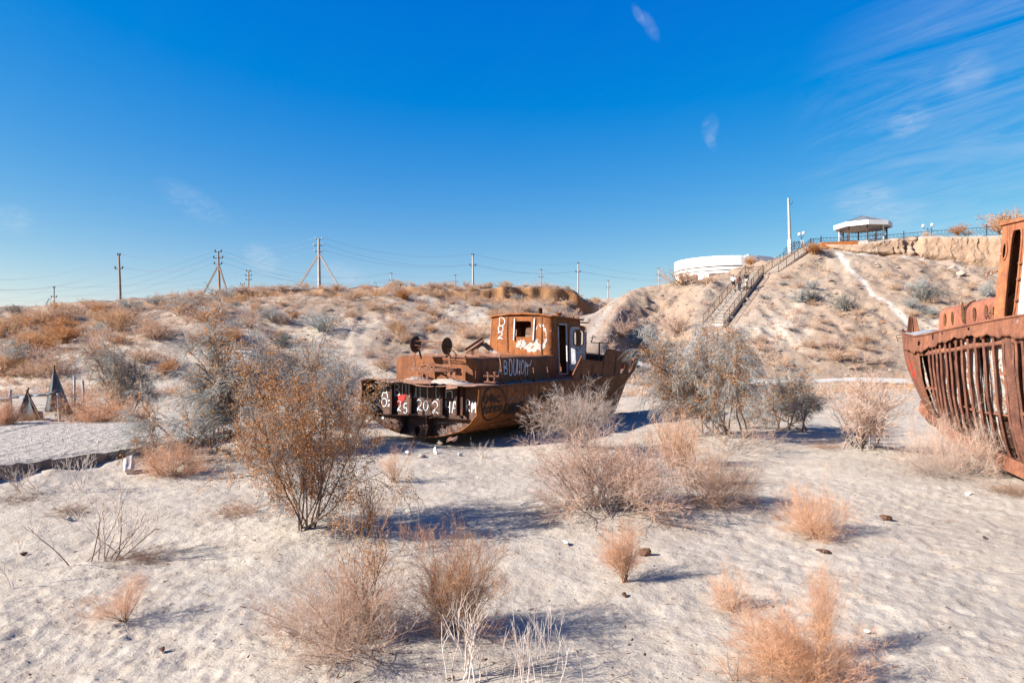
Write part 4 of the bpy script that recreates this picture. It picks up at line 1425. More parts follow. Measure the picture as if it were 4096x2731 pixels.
def hull_pt(y, t, side=1, out=0.0):
    """plating at nominal station y (0 stern .. 18.96 stem) ; t: 0 at the keel, 1 at the deck edge"""
    u = min(1, y / stem_y(0))
    full = 1 - sm(.42, .95, u)
    zk = keel_u(u)
    z = zk * (1 - t ** (1.05 + .45 * full))
    xf = (1 - (1 - min(1, t / .80)) ** 2.3) * (1 - .03 * (1 - t))
    x = hb_u(u) * (xf * full + (.55 * t + .45 * t ** 2) ** .8 * (1 - full))
    return Vector((side * (x + out), u * stem_y(z), z))


def hull_xz(y, z, out=.04):
    """starboard hull skin at station y and height z"""
    y0 = y * stem_y(0) / stem_y(z)
    lo, hi = 0.0, 1.0
    for _ in range(24):
        m = (lo + hi) / 2
        if hull_pt(y0, m).z < z: lo = m
        else: hi = m
    p = hull_pt(y0, lo)
    return Vector((p.x + out, y, z))


def hull_strip(side):
    def fn(u, v):
        # torn after edge of the plating
        y0 = .04 * math.sin(v * 23) + .03 * math.sin(v * 61 + 2) + .22 * max(0, .55 - abs(v - .25)) + (.10 if v < .12 else 0)
        p = hull_pt(y0 + u * (stem_y(0) - y0), v, side)
        d = .014 * math.sin(u * 57 + v * 3) * math.sin(v * 6 + 1) + .007 * math.sin(u * 131)
        p.x += side * d * (1 if u < .9 else 0)
        return p
    return fn


hm = MB(OFF)
for sd in (1, -1):
    hm.grid(hull_strip(sd), 70, 16)
hm.build('hull', M['rust_hull'], ship, smooth=True, solid=.02)

# bulwark and raised forecastle plating, both sides
def rail_z(y):
    return .71 - .052 * max(0, y - 7)


def bulwark_top(y):
    if y < 7.0:
        return .71 * max(0.02, (y - 6.35) / .65)
    return rail_z(y) + sm(9.15, 9.55, y) * (1.10 - .045 * (y - 9.4) + .03 * math.sin(y * 2.1) - rail_z(y) + (-.08 * sm(17.2, 18, y)))


def bulwark(sd):
    def fn(u, v):
        y = 6.35 + u * (18.94 - 6.35)
        z1 = bulwark_top(y)
        z = .012 + z1 * v
        fl = .10 * v * (.3 + .7 * sm(9, 15, y)) * (1 - sm(17.5, 18.9, y))
        x = half_beam(y) + fl + .012 * math.sin(y * 5 + v * 3) * (y < 17.5)
        return Vector((sd * max(0, x), y * stem_y(z) / stem_y(0) if y > 12 else y + (stem_y(z) - stem_y(0)) * max(0, y - 6.35) / 12.6 , z))

    def skip(u, v):
        y = 6.35 + u * 12.59
        hh = bulwark_top(y) - sheer(y)
        z = v * hh
        if sd > 0:
            hx = ship_px(2460, 1438, 0, 2.2)
            if abs(y - 13.2) < .45 and .50 < z < .88: return True
            if abs(y - 11.9) < .30 and .06 < z < .46 and abs(y - 11.9) / .3 + abs(z - .26) / .28 < 1.35: return True
            if abs(y - 13.6) < .30 and .05 < z < .45 and abs(y - 13.6) / .3 + abs(z - .25) / .28 < 1.35: return True
            if z < .05 + .07 * math.sin(y * 9) + .05 * math.sin(y * 23) and 6.8 < y < 9.6: return True
        return False
    return fn, skip


bm_ = MB(OFF)
for sd in (1, -1):
    f_, s_ = bulwark(sd)
    bm_.grid(f_, 150, 24, s_)
bul = bm_.build('bulwark', M['rust_bow'], ship, smooth=True, solid=.018)
rim = MB(OFF)
for sd in (1, -1):
    f_, _ = bulwark(sd)
    pts = [f_(i / 60, 1.0) for i in range(58)]
    rim.tube(pts, .028, 6)
    rim.tube([f_(i / 60, rail_z(6.35 + 12.59 * i / 60) / bulwark_top(6.35 + 12.59 * i / 60)) + Vector((sd * .02, 0, 0)) for i in range(15, 57)], .016, 6)
rim.bar((2.30, 6.30, .02), (2.42, 7.0, .88), .05, .035)
rim.build('bulwark_rail', M['rust_bow'], bul)
for y in (8.2, 9.4, 10.9, 12.9, 14.6):
    for sd in (1,):
        rb = MB(OFF)
        rb.bar((sd * (half_beam(y) + .02), y, sheer(y) + .05), (sd * (half_beam(y) + .09), y, bulwark_top(y) - .15), .03, .03)
        rb.build('plate_seam', M['rust_fitting'], bul)

# deck
dk = MB(OFF)
def deck_fn(u, v):
    ragged = .10 * math.sin(v * 9 + 1) + .05 * math.sin(v * 31) + .03 * math.sin(v * 67)
    y = (-.10 + .5 * ragged) + u * 18.6
    b = max(.02, half_beam(y)) + .03 * (y < 15)
    x = (v * 2 - 1) * b
    wav = .05 * math.sin(v * 8.3 + .5) * max(0, 1 - u * 14) + .035 * math.sin(v * 19) * max(0, 1 - u * 22)
    sag = -.10 * math.exp(-((x - 1.1) / .55) ** 2) * max(0, 1 - u * 16)
    return Vector((x, y, sheer(max(y, 0)) + .03 * (1 - (2 * v - 1) ** 2) + wav + sag))
dk.grid(deck_fn, 90, 60)
deck = dk.build('deck', M['rust_deck'], ship, smooth=True, solid=.025)
lip = MB(OFF)
q0, q1 = C1(372, 634, 1, -.12), C1(628, 640, 1, -.12)
lip.prism([q0 + Vector((0, 0, .05)), q1 + Vector((0, 0, .05)), q1 + Vector((.0, 0, -.065)), q0 + Vector((.02, 0, -.065))], (0, .012, 0))
lip.bar(q1 + Vector((0, .02, .07)), q1 + Vector((.02, -.05, -.09)), .05, .03)
lip.prism([C1(760, 655, 1, -.06), C1(842, 672, 1, -.06), C1(840, 690, 1, -.06), C1(752, 700, 1, -.06)], (0, .012, 0))
lip.build('edge_plate', M['rust_deck'], deck)

# inside of the open stern
YB = .50
bw = MB(OFF)
prof = [hull_pt(.5, t) for t in [i / 14 for i in range(15)]]
bwp = [Vector((p.x - .02, YB, p.z)) for p in prof] + [Vector((-p.x + .02, YB, p.z)) for p in reversed(prof[1:])]
bwp = [Vector((p.x, p.y, min(p.z, -.03))) for p in bwp]
bw.prism(bwp, (0, .02, 0))
wall = bw.build('stern_bulkhead', M['rust_plate'], ship)
for cx, wd, sh in ((338, .08, 0), (492, .07, 0), (733, .09, 0), (850, .05, .0), (893, .08, 0), (205, .07, 0)):
    a, b = C1(cx, 655, 1, YB - .05), C1(cx, 910, 1, YB - .05)
    st = MB(OFF)
    st.box((a.x, YB - .075, (a.z - .02 + b.z) / 2), (.02, .14, abs(a.z - b.z) - .06))
    st.box((a.x, YB - .15, (a.z - .02 + b.z) / 2), (wd, .014, abs(a.z - b.z) - .06))
    st.build('stiffener', M['rust_dark'], ship)
for cx in (345, 505, 745):
    kn = MB(OFF)
    kn.bar(C1(cx - 30, 815, 1, YB - .03), C1(cx + 5, 880, 1, YB - .03), .05, .03)
    kn.build('knee', M['rust_dark'], wall)
kn = MB(OFF)
kn.bar(C1(605, 775, 1, YB - .1), C1(660, 770, 1, YB), .03, .03)
kn.build('bent_bolt', M['rust_dark'], wall)
# left quarter: stub of the side plating and frames
lq = MB(OFF)
a, b = C1(80, 815, 1, .05), C1(135, 905, 1, .05)
lq.prism([C1(80, 815, 1, .05), C1(128, 822, 1, .05), C1(135, 905, 1, .05), C1(82, 880, 1, .05)], (0, .35, 0))
lq.bar(C1(150, 945, 1, -.05), C1(205, 915, 1, .3), .05, .05)
lq.build('side_stub', M['rust_dark'], ship)

# lower transom plate with its lightening holes
YL = .26
_hp = [hull_pt(.3, i / 60) for i in range(61)]
LPX, LPZ = [p.x for p in _hp], [p.z for p in _hp]
ztop = [C1(140, 884, 1, YL), C1(940, 940, 1, YL)]
holes = [(530, 1018, 26), (745, 1000, 12), (328, 960, 10), (665, 995, 9), (184, 925, 14), (392, 975, 8)]
hl = [(C1(cx, cy, 1, YL), r * .0040) for cx, cy, r in holes]
lp = MB(OFF)
def lp_fn(u, v):
    x = -2.16 + u * 4.28
    zt = ztop[0].z + (ztop[1].z - ztop[0].z) * (x - ztop[0].x) / (ztop[1].x - ztop[0].x)
    zb = np.interp(abs(x), LPX, LPZ) - .015 + .012 * math.sin(x * 17) + .010 * math.sin(x * 41)
    return Vector((x, YL + .012 * math.sin(x * 3), zb + (zt - zb) * v))
def lp_skip(u, v):
    p = lp_fn(u, v)
    if any(math.hypot(p.x - c.x, p.z - c.z) < r for c, r in hl): return True
    c, r = hl[0]
    return abs(p.x - c.x) < .05 and c.z - .26 < p.z < c.z
lp.grid(lp_fn, 190, 34, lp_skip)
low = lp.build('lower_transom', M['rust_plate'], ship, smooth=True, solid=.016)
fl = MB(OFF)
for (c0, d0, dz) in (((140, 884), (400, 905), .0), ((400, 905), (720, 915), .012), ((640, 922), (942, 938), .0)):
    a, b = C1(*c0, 1, YL), C1(*d0, 1, YL)
    fl.prism([a + Vector((0, .05, dz)), b + Vector((0, .05, dz * .3)), b + Vector((0, -.20, .01 - dz)), a + Vector((0, -.13, .01 + dz))], (0, 0, .014))
fl.prism([C1(425, 905, 1, .1), C1(520, 890, 1, .1), C1(525, 893, 1, -.1), C1(430, 912, 1, -.1)], (0, 0, .014))
fl.prism([C1(615, 918, 1, .1), C1(722, 905, 1, .1), C1(726, 909, 1, -.1), C1(620, 926, 1, -.1)], (0, 0, .014))
fl.build('flange', M['rust_dark'], low)
for cx, cb in ((405, 1050), (605, 1068)):
    a, b = C1(cx, 905, 1, -.02), C1(cx, cb, 1, -.02)
    n = 16
    outl = [Vector((a.x, YL, a.z)), Vector((a.x, -.10, a.z))]
    for i in range(n + 1):
        z = a.z + (b.z - a.z) * i / n
        nb = max(0, .13 - abs(i / n - .5) * .45) if cx == 405 else max(0, .12 - abs(i / n - .55) * .5)
        outl.append(Vector((a.x, -.08 + nb + .012 * math.sin(i * 2.1), z)))
    outl.append(Vector((a.x, YL, b.z)))
    br = MB(OFF)
    br.prism(outl, (.016, 0, 0))
    br.box((a.x + .008, YL - .05, (a.z + b.z) / 2), (.07, .014, abs(a.z - b.z) * .96))
    br.build('bracket', M['rust_dark'], ship)
tg = MB(OFF)
a = C1(800, 1075, 1, -.02)
tg.grid(lambda u, v: a + Vector((-.10 + u * .36, -.05 - .10 * v + .03 * math.sin(u * 6), -.02 + .07 * u - .10 * v + .02 * math.sin(u * 9 + v * 4))), 10, 5)
tg.build('torn_plate', M['rust_deck'], ship, smooth=True, solid=.014)
bk = MB(OFF)
bk.tube([hull_xz(.25, -1.30, .05) + Vector((0, 0, 0))] + [hull_xz(y, -1.30 + .02 * y, .06) for y in (1.2, 2.4, 3.6, 5, 7, 9)], .045, 8)
bk.tube([hull_xz(y, -1.44 + .02 * y, .05) for y in (.4, 1.2, 2.4, 3.6, 5, 7, 9)], .035, 8)
bk.build('rubbing_pipe', M['rust_hull'], ship, smooth=True)
for cx, cy in ((1297, 690), (1412, 680)):
    p = C1(cx, cy, 0, 2.30)
    hk = MB(OFF)
    hk.prism([Vector((2.28, p.y - .05, p.z + .12)), Vector((2.28, p.y + .09, p.z + .12)), Vector((2.36, p.y + .06, p.z - .11)), Vector((2.36, p.y - .02, p.z - .13))], (.02, 0, 0))
    hk.build('hull_lug', M['rust_fitting'], ship)
for y, z in ((3.9, -.07), (5.1, -.12), (6.1, -.08)):
    hk = MB(OFF)
    hk.bar((2.28, y, z), (2.42, y + .1, z - .05), .03, .012)
    hk.build('bent_strap', M['rust_fitting'], ship)

# low deckhouse
hx, hy0, hy1, hz = 1.57, .93, 6.5, .80
hs = MB(OFF)
n_arc = 6
sec = []
R = .17
for i in range(n_arc + 1):
    a = math.pi / 2 * i / n_arc
    sec.append((hx - R + R * math.cos(a), hz - R + R * math.sin(a)))
sec = [(hx, -.02)] + sec
full = sec + [(-x, z) for x, z in reversed(sec)]
nb = len(full)
ys = [hy0 + i * (hy1 - hy0) / 14 for i in range(15)]
vs = [Vector((x + .008 * math.sin(y * 4 + z * 9), y, z + .03 * (1 - (x / hx) ** 2) * (z > .5) + .012 * y - (0 if z > .2 else .015 * y) + .012 * math.sin(y * 3 + x * 2) * (z > .5))) for y in ys for x, z in full]
fs = [[i * nb + j, (i + 1) * nb + j, (i + 1) * nb + j + 1, i * nb + j + 1] for i in range(14) for j in range(nb - 1)]
fs.append(list(range(nb)))
hs.add(vs, fs)
house = hs.build('deckhouse', M['rust_house'], ship, bevel=0)
hd = MB(OFF)
a, b = C1(912, 480, 1, hy0 - .006), C1(963, 566, 1, hy0 - .006)
hd.box(((a.x + b.x) / 2, hy0 - .008, (a.z + b.z) / 2), (abs(a.x - b.x), .012, abs(a.z - b.z)))
hd.build('patch_plate', M['rust_house'], house, bevel=.004)
for y in (2.4, 4.3):
    sm2 = MB(OFF)
    sm2.box((hx + .008, y, .30), (.010, .05, .58))
    sm2.build('weld_strip', M['rust_house'], house)
# twisted hatch frame and rails lying on the deckhouse roof
ht = MB(OFF)
zt = hz + .05
ht.bar((-1.3, 1.25, zt), (.9, 1.35, zt), .10, .05)
ht.bar((-1.35, 2.1, zt + .02), (1.2, 2.1, zt + .02), .09, .07)
ht.bar((-1.0, 1.6, zt), (.6, 1.7, zt), .06, .04)
ht.bar((-1.35, 2.9, zt + .02), (.2, 2.85, zt + .02), .07, .05)
ht.build('roof_batten', M['rust_deck'], house)
tw = MB(OFF)
p0, p1 = C1(905, 405, 1, 1.7), C1(1045, 310, 1, 1.9)
def chan(a, b, w_, up, mbx):
    a, b = Vector(a), Vector(b)
    mbx.bar(a, b, w_, .014, up)
    side = (b - a).normalized().cross(Vector(up)).normalized()
    mbx.bar(a + side * w_ / 2 + Vector(up) * .03, b + side * w_ / 2 + Vector(up) * .03, .014, .07, up)
    mbx.bar(a - side * w_ / 2 + Vector(up) * .03, b - side * w_ / 2 + Vector(up) * .03, .014, .07, up)
chan(p0, p1, .14, Vector((.3, -.85, .45)).normalized(), tw)
q = [C1(950, 400, 1, 1.75), C1(985, 372, 1, 1.8), C1(1020, 345, 1, 1.9), C1(1050, 342, 1, 2.0), C1(1085, 372, 1, 2.05), C1(1120, 405, 1, 2.1), C1(1160, 428, 1, 2.1)]
for w0, off in ((.10, (0, 0, 0)),):
    for a, b in zip(q[:-1], q[1:]):
        tw.bar(a, b, .016, .16, (0, .4, 1))
r = [C1(1095, 378, 1, 2.4), C1(1160, 408, 1, 2.5), C1(1260, 412, 1, 2.6)]
for a, b in zip(r[:-1], r[1:]):
    tw.bar(a, b, .10, .02)
tw.bar(C1(955, 405, 1, 1.7), C1(975, 425, 1, 1.75), .02, .12)
tw.bar(C1(975, 425, 1, 1.75), C1(1180, 432, 1, 1.85), .03, .10)
tw.build('bent_hatch_frame', M['rust_deck'], ship)

# cable reel over the after deck
YR = .42
cL, cR = C1(514, 347, 1, YR), C1(760, 360, 1, YR - .05)
ax = (cR - cL).normalized()
rot = Vector((0, 0, 1)).rotation_difference(ax).to_matrix()
for c, nm in ((cL, 0), (cR, 1)):
    d_ = MB(OFF)
    d_.lathe([(.02, -.014), (.20, -.016), (.265, -.006), (.268, .004), (.20, .012), (.06, .02), (.05, .035)], c, 28, rot)
    d_.build('reel_disc', M['rust_reel'], ship, smooth=True)
rd = MB(OFF)
for i in range(7):
    a = 2 * math.pi * i / 7 + .3
    r_ = .145
    o_ = rot @ Vector((r_ * math.cos(a), r_ * math.sin(a), 0))
    sag = Vector((0, 0, -.035 if i % 2 else .02))
    pts = [cL + o_, cL.lerp(cR, .35) + o_ + sag * .7, cL.lerp(cR, .6) + o_ * .9 + sag, cR + o_]
    rd.tube(pts, .0105, 6)
rd.build('reel_rod', M['rust_fitting'], ship)
for pts in ([cL + Vector((0, 0, -.20)), C1(500, 450, 1, YR), C1(505, 522, 1, YR)], [cR + Vector((.02, -.02, .0)), C1(775, 430, 1, YR - .08), C1(785, 530, 1, YR - .05)]):
    l_ = MB(OFF)
    for a, b in zip(pts[:-1], pts[1:]):
        l_.bar(a, b, .065, .02, (0, 1, 0))
    l_.build('reel_leg', M['rust_fitting'], ship)
cr_ = MB(OFF)
cr_.tube([cR, C1(815, 405, 1, YR - .15), C1(832, 425, 1, YR - .15), C1(826, 470, 1, YR - .15)], .022, 8)
cr_.build('reel_crank', M['rust_reel'], ship)
cr2 = MB(OFF)
cr2.bar(C1(545, 395, 1, YR + .1), C1(557, 460, 1, YR + .1), .06, .03)
cr2.build('reel_bracket', M['rust_reel'], ship)

# steering quadrant: a curved rail in front of the deckhouse
qd = MB(OFF)
a, b = C1(470, 540, 1, .62), C1(868, 548, 1, .62)
cxm, rx = (a.x + b.x) / 2, (b.x - a.x) / 2
zq = (a.z + b.z) / 2 + .01
N = 26
inner, outer = [], []
for i in range(N + 1):
    t = math.pi * i / N
    outer.append(Vector((cxm - rx * math.cos(t), .62 - .44 * math.sin(t), zq)))
    inner.append(Vector((cxm - (rx - .10) * math.cos(t), .62 - .33 * math.sin(t), zq)))
vs, fs = [], []
for o_, i_ in zip(outer, inner):
    vs += [o_ + Vector((0, 0, .055)), i_ + Vector((0, 0, .055)), i_ - Vector((0, 0, .055)), o_ - Vector((0, 0, .055))]
for k in range(N):
    for j in range(4):
        fs.append([4 * k + j, 4 * k + (j + 1) % 4, 4 * k + 4 + (j + 1) % 4, 4 * k + 4 + j])
fs += [[0, 1, 2, 3], [4 * N + 3, 4 * N + 2, 4 * N + 1, 4 * N]]
qd.add(vs, fs)
qd.build('steering_quadrant', M['rust_fitting'], ship)
for cx, y0, yb, d_ in ((548, 565, 615, .20), (605, 568, 618, .2), (775, 566, 600, .25), (815, 566, 600, .3)):
    p, p2 = C1(cx, y0, 1, d_), C1(cx, yb, 1, d_)
    lg = MB(OFF)
    lg.bar(p, p2, .10, .02, (0, 1, 0))
    lg.build('quadrant_leg', M['rust_fitting'], ship)
sh_ = MB(OFF)
sh_.tube([C1(665, 512, 1, .66), C1(780, 524, 1, .66)], .055, 10)
sh_.tube([C1(555, 520, 1, .55), C1(600, 508, 1, .6), C1(640, 525, 1, .55), C1(625, 550, 1, .5)], .04, 8)
sh_.bar(C1(572, 505, 1, .6), C1(650, 498, 1, .6), .03, .03)
sh_.tube([C1(575, 520, 1, .6), C1(577, 485, 1, .6)], .025, 8)
sh_.tube([C1(650, 502, 1, .6), C1(652, 490, 1, .6)], .018, 8)
sh_.bar(C1(830, 555, 1, .6), C1(862, 560, 1, .7), .25, .20)
sh_.build('steering_gear', M['rust_fitting'], ship, bevel=.008)

# twin bollards
bo = MB(OFF)
c = C1(1096, 640, 0, 1.93)
for dx in (-.045, .16):
    bo.lathe([(.085, -.02), (.085, .01), (.05, .03), (.042, .10), (.042, .25), (.066, .265), (.066, .30), (.03, .31)], (c.x + dx, c.y + dx * .3, c.z), 14)
bo.tube([Vector((c.x - .17, c.y - .05, c.z + .17)), Vector((c.x + .28, c.y + .08, c.z + .17))], .036, 10)
bo.lathe([(.055, 0), (.055, .02)], (c.x - .17, c.y - .05, c.z + .17), 12, Matrix.Rotation(rad(90), 3, 'Y'))
bo.lathe([(.055, 0), (.055, .02)], (c.x + .27, c.y + .08, c.z + .17), 12, Matrix.Rotation(rad(90), 3, 'Y'))
bo.box((c.x + .06, c.y, c.z - .005), (.42, .24, .03))
bo.build('bollard', M['rust_fitting'], ship, smooth=False)

# bent railing stumps along the deck edge
for cx, yt, yb, ben in ((1200, 447, 655, -.05), (1338, 545, 640, -.03), (1447, 537, 632, -.03), (1557, 532, 622, -.02), (1655, 532, 613, 0)):
    b_ = C1(cx, yb, 0, 2.13)
    t_ = C1(cx - (25 if yt < 500 else 8 if cx < 1600 else 0), yt, 0, 2.13)
    b_.z = sheer(b_.y) + .02
    sp = MB(OFF)
    sp.tube([b_, b_.lerp(t_, .5) + Vector((0, .01, 0)), t_], .026, 8)
    sp.lathe([(.05, 0), (.05, .10), (.036, .12)], b_, 10)
    sp.lathe([(.034, -.03), (.036, .02), (.02, .03)], t_, 8)
    if yt < 500:
        sp.lathe([(.036, -.04), (.036, .04)], b_.lerp(t_, .48), 8)
    sp.build('railing_stump', M['rust_fitting'], ship, smooth=True)

# ---- cabin
CY0, CY1, CZ0, CZ1, CW = 6.45, 9.15, .0, 2.36, 1.44
def cab(x, y, z):
    k = 1 - .065 * max(0, (z - .3)) / 2.1
    ya = y + (.10 * (z / 2.3) if y < 7 else -.03 * (z / 2.3))
    return Vector((x * k, ya, z))
rc = .24
aft_z0 = .60
cabin_root = MB(OFF)
# after wall with its window
wl, wr = C1(1300, 165, 1, CY0 + .1), C1(1421, 290, 1, CY0 + .1)
xa0, xa1 = -CW + .02, CW - rc
fnA = lambda u, v: cab(xa0 + (xa1 - xa0) * u, CY0, aft_z0 + (CZ1 - aft_z0) * v)
def uv_of(p):
    u = (p.x / (1 - .065 * (p.z - .3) / 2.1) - xa0) / (xa1 - xa0)
    return u, (p.z - aft_z0) / (CZ1 - aft_z0)
(u0, v1), (u1, v0) = uv_of(wl), uv_of(wr)
cabin_root.wall_hole(fnA, (u0, v0, u1, v1), 56, (0, .03, 0), 9.0)
# rounded starboard corner and squarer port corner
for i in range(7):
    a0, a1 = math.pi / 2 * i / 7, math.pi / 2 * (i + 1) / 7
    f = lambda u, v, a0=a0, a1=a1: cab(CW - rc + rc * math.sin(a0 + (a1 - a0) * u), CY0 + rc - rc * math.cos(a0 + (a1 - a0) * u), -.02 + (CZ1 + .02) * v)
    cabin_root.grid(f, 1, 4)
# starboard side: doorway from 7.05 to 7.78
def side_fn(sd, y0, y1, z0, z1):
    return lambda u, v: cab(sd * CW, y0 + (y1 - y0) * u, z0 + (z1 - z0) * v)
cabin_root.grid(side_fn(1, CY0 + rc, 7.05, -.02, CZ1), 2, 4)
cabin_root.grid(side_fn(1, 7.05, 7.80, 2.08, CZ1), 2, 2)
cabin_root.wall_hole(side_fn(1, 7.80, CY1, -.02, CZ1), (.30, .52, .72, .80), 40, (-.03, 0, 0), 4)
# port side and front with open windows
cabin_root.wall_hole(side_fn(-1, CY0, CY1 - 1.2, aft_z0, CZ1), (.25, .42, .75, .80), 40, (.03, 0, 0), 5)
cabin_root.grid(side_fn(-1, CY1 - 1.2, CY1, 1.9, CZ1), 2, 2)
cabin_root.grid(side_fn(-1, CY1 - .5, CY1, -.02, 1.9), 2, 2)
cabin_root.grid(side_fn(-1, CY0, CY1 - 1.2, -.02, aft_z0), 2, 2)
for x0, x1 in ((-CW, -.48), (-.48, .48), (.48, CW)):
    cabin_root.wall_hole(lambda u, v, x0=x0, x1=x1: cab(x0 + (x1 - x0) * u, CY1, .2 + (CZ1 - .2) * v), (.16, .48, .84, .84), 40, (0, -.03, 0), 6)
cabin = cabin_root.build('cabin', M['rust_cabin'], ship)
cabin.modifiers.new('thickness', 'SOLIDIFY').thickness = .012
# roof, cambered, with rolled lip
rf = MB(OFF)
def roof_fn(u, v):
    x = (u * 2 - 1) * (CW + .03)
    y = CY0 - .02 + v * (CY1 - CY0 + .12)
    r_ = .22
    return Vector((x * .945, y + .10 + .03 * math.sin(x * 7) * 0, CZ1 + .115 * (1 - (x / (CW + .05)) ** 2) + .006 * math.sin(x * 9) - .010 * (y - CY0)))
rf.grid(roof_fn, 24, 12)
roof = rf.build('cabin_roof', M['rust_cabin'], ship, smooth=True, solid=.06)
lp2 = MB(OFF)
edge = [roof_fn(i / 24, 0) + Vector((0, -.02, -.015)) for i in range(25)] + [roof_fn(1, i / 12) + Vector((.02, 0, -.015)) for i in range(1, 13)]
lp2.tube(edge, .034, 7)
lp2.tube([roof_fn(0, i / 12) + Vector((-.02, 0, -.015)) for i in range(13)], .034, 7)
lp2.build('roof_lip', M['rust_cabin'], roof, smooth=True)
vt = MB(OFF)
p = C1(1635, 118, 1, 7.3)
vt.lathe([(.10, -.06), (.10, .02), (.14, .03), (.14, .055), (.05, .07)], (p.x, 7.3, roof_fn(.85, .3).z + .06), 14)
vt.build('vent_cap', M['rust_cabin'], roof)
hn = MB(OFF)
p = C1(1478, 85, 1, 8.2)
hn.prism([Vector((p.x - .14, 8.2, p.z - .20)), Vector((p.x + .13, 8.2, p.z - .20)), Vector((p.x + .13, 8.2, p.z + .12)), Vector((p.x + .02, 8.2, p.z + .14)), Vector((p.x - .05, 8.2, p.z + .02))], (0, .10, 0))
hn.box((p.x + .09, 8.15, p.z - .04), (.05, .22, .30))
hn.build('lamp_bracket', M['rust_reel'], roof)
k2 = MB(OFF)
for xx, yy in ((1.2, 8.7), (1.3, 9.0)):
    k2.box((xx, yy, CZ1 + .07), (.10, .10, .07))
k2.tube([Vector((1.30, 9.15, 2.22)), Vector((1.62, 9.2, 2.20)), Vector((1.70, 9.25, 2.22))], .03, 7)
k2.build('roof_fitting', M['rust_cabin'], roof)
# seams, window runners
for cx, w_ in ((1232, .028), (1500, .034)):
    a, b = C1(cx - 3, 428 if cx > 1300 else 400, 1, CY0), C1(cx + 3 if cx > 1300 else cx + 3, 125, 1, CY0 + .1)
    s_ = MB(OFF)
    s_.bar(Vector((a.x, a.y - .006, a.z)), Vector((b.x, b.y - .006, b.z)), w_, .022, (0, 1, 0))
    s_.build('wall_seam', M['rust_house'], cabin)
for c0, c1 in (((1285, 315), (1293, 145)), ((1437, 318), (1449, 143))):
    a, b = C1(*c0, 1, CY0 + .03), C1(*c1, 1, CY0 + .085)
    s_ = MB(OFF)
    s_.bar(Vector((a.x, a.y - .02, a.z)), Vector((b.x, b.y - .02, b.z)), .052, .03, (0, 1, 0))
    s_.build('window_runner', M['door_paint'], cabin)
# inner framing glimpsed through the openings
inn = MB(OFF)
for x in (-.60, -.15, .25, .55):
    inn.box((x, CY1 - .2, 1.45), (.05, .06, 1.7))
inn.box((0, CY1 - .2, 1.05), (2.4, .05, .06))
inn.box((.9, CY1 - .35, 1.1), (.5, .05, 2.0))
inn.build('inner_frame', M['rust_reel'], cabin)
bit = MB(OFF)
for cx, cy in ((1578, 242), (1568, 375)):
    p = C1(cx, cy, 1, CY0 + .08)
    bit.box((p.x, p.y - .03, p.z), (.09, .06, .035))
bit.tube([C1(1150, 192, 1, CY0 + .05), C1(1160, 155, 1, CY0 + .06), C1(1182, 165, 1, CY0 + .06), C1(1175, 190, 1, CY0 + .04)], .008, 5)
bit.build('wall_hook', M['rust_fitting'], cabin)
# old paint ring and patches on the after wall are real chalky paint films
def film(name, pts, mat, parent, th=(0, -.004, 0)):
    f_ = MB(OFF)
    f_.prism(pts, th)
    return f_.build(name, mat, parent)
rg_ = np.random.default_rng(5)
M['paint_film'] = rust('paint_film', (.12, .045, .016), (.28, .095, .03), (.38, .14, .045), .48, 3.0, (.50, .46, .43), .55, 5.5, .5)
def patch(cx, cy, rx_, ry_, n=30, jag=.25, inner=0, y=CY0):
    P_ = []
    for i in range(n):
        a = 2 * math.pi * i / n
        k = 1 + jag * (rg_.uniform() - .5) * 2
        q_ = C1(cx + rx_ * k * math.cos(a), cy + ry_ * k * math.sin(a), 1, y)
        zc_ = min(max(q_.z, .63), 2.3)
        P_.append(Vector((q_.x, y + .10 * (zc_ / 2.3) - .004, zc_)))
    return P_
ringm = MB(OFF)
n = 64
for i in range(n):
    a0, a1 = 2 * math.pi * i / n, 2 * math.pi * (i + 1) / n
    qq = []
    for a, r0 in ((a0, 1), (a1, 1), (a1, .0), (a0, .0)):
        th = (.14 + .10 * math.sin(a * 1 - .8) ** 2 + .05 * math.sin(a * 7)) if math.sin(a) < .2 else .48
        jj = 1 + .06 * math.sin(a * 9) + .05 * math.sin(a * 17 + 1)
        k = jj if r0 else jj * (1 - th)
        p = C1(1494 + 52 * k * math.cos(a), 290 + 104 * k * math.sin(a), 1, CY0 + .08)
        zz = min(max(p.z, .66), 2.25)
        qq.append(Vector((min(p.x, 1.17), CY0 + .10 * zz / 2.3 - .006, zz)))
    ringm.add(qq, [(0, 1, 2, 3)])
ringm.build('painted_ring', M['paint_film'], cabin)
for cx, cy, rx_, ry_ in ((1340, 345, 42, 32), (1420, 372, 60, 36)):
    film('paint_patch', patch(cx, cy, rx_, ry_, 34, .3), M['paint_film'], cabin)
# door frame, door leaf swung out, handle
df = MB(OFF)
for y in (7.05, 7.80):
    df.bar(cab(CW + .012, y, 0.12), cab(CW + .012, y, 2.08), .05, .05, (0, 1, 0))
df.bar(cab(CW + .012, 7.05, 2.08), cab(CW + .012, 7.80, 2.08), .05, .05)
df.bar(cab(CW + .012, 7.05, .14), cab(CW + .012, 7.80, .14), .05, .05)
df.build('door_frame', M['door_paint'], cabin)
DH = Vector((CW - .0, 7.86, 0))
ang = rad(14)
def door_pt(u, v):
    wd = .70
    rad_c = .12
    return Vector((DH.x + .02 + u * wd * math.cos(ang), DH.y + u * wd * math.sin(ang), .22 + v * 1.83))
dr = MB(OFF)
mN = 60
c_u, c_v = .5, .5
outl = []
for i in range(mN):
    a = 2 * math.pi * i / mN
    e = 1 / ((abs(math.cos(a)) / .5) ** 9 + (abs(math.sin(a)) / .5) ** 9) ** (1 / 9)
    outl.append((.5 + e * math.cos(a), .5 + e * math.sin(a)))
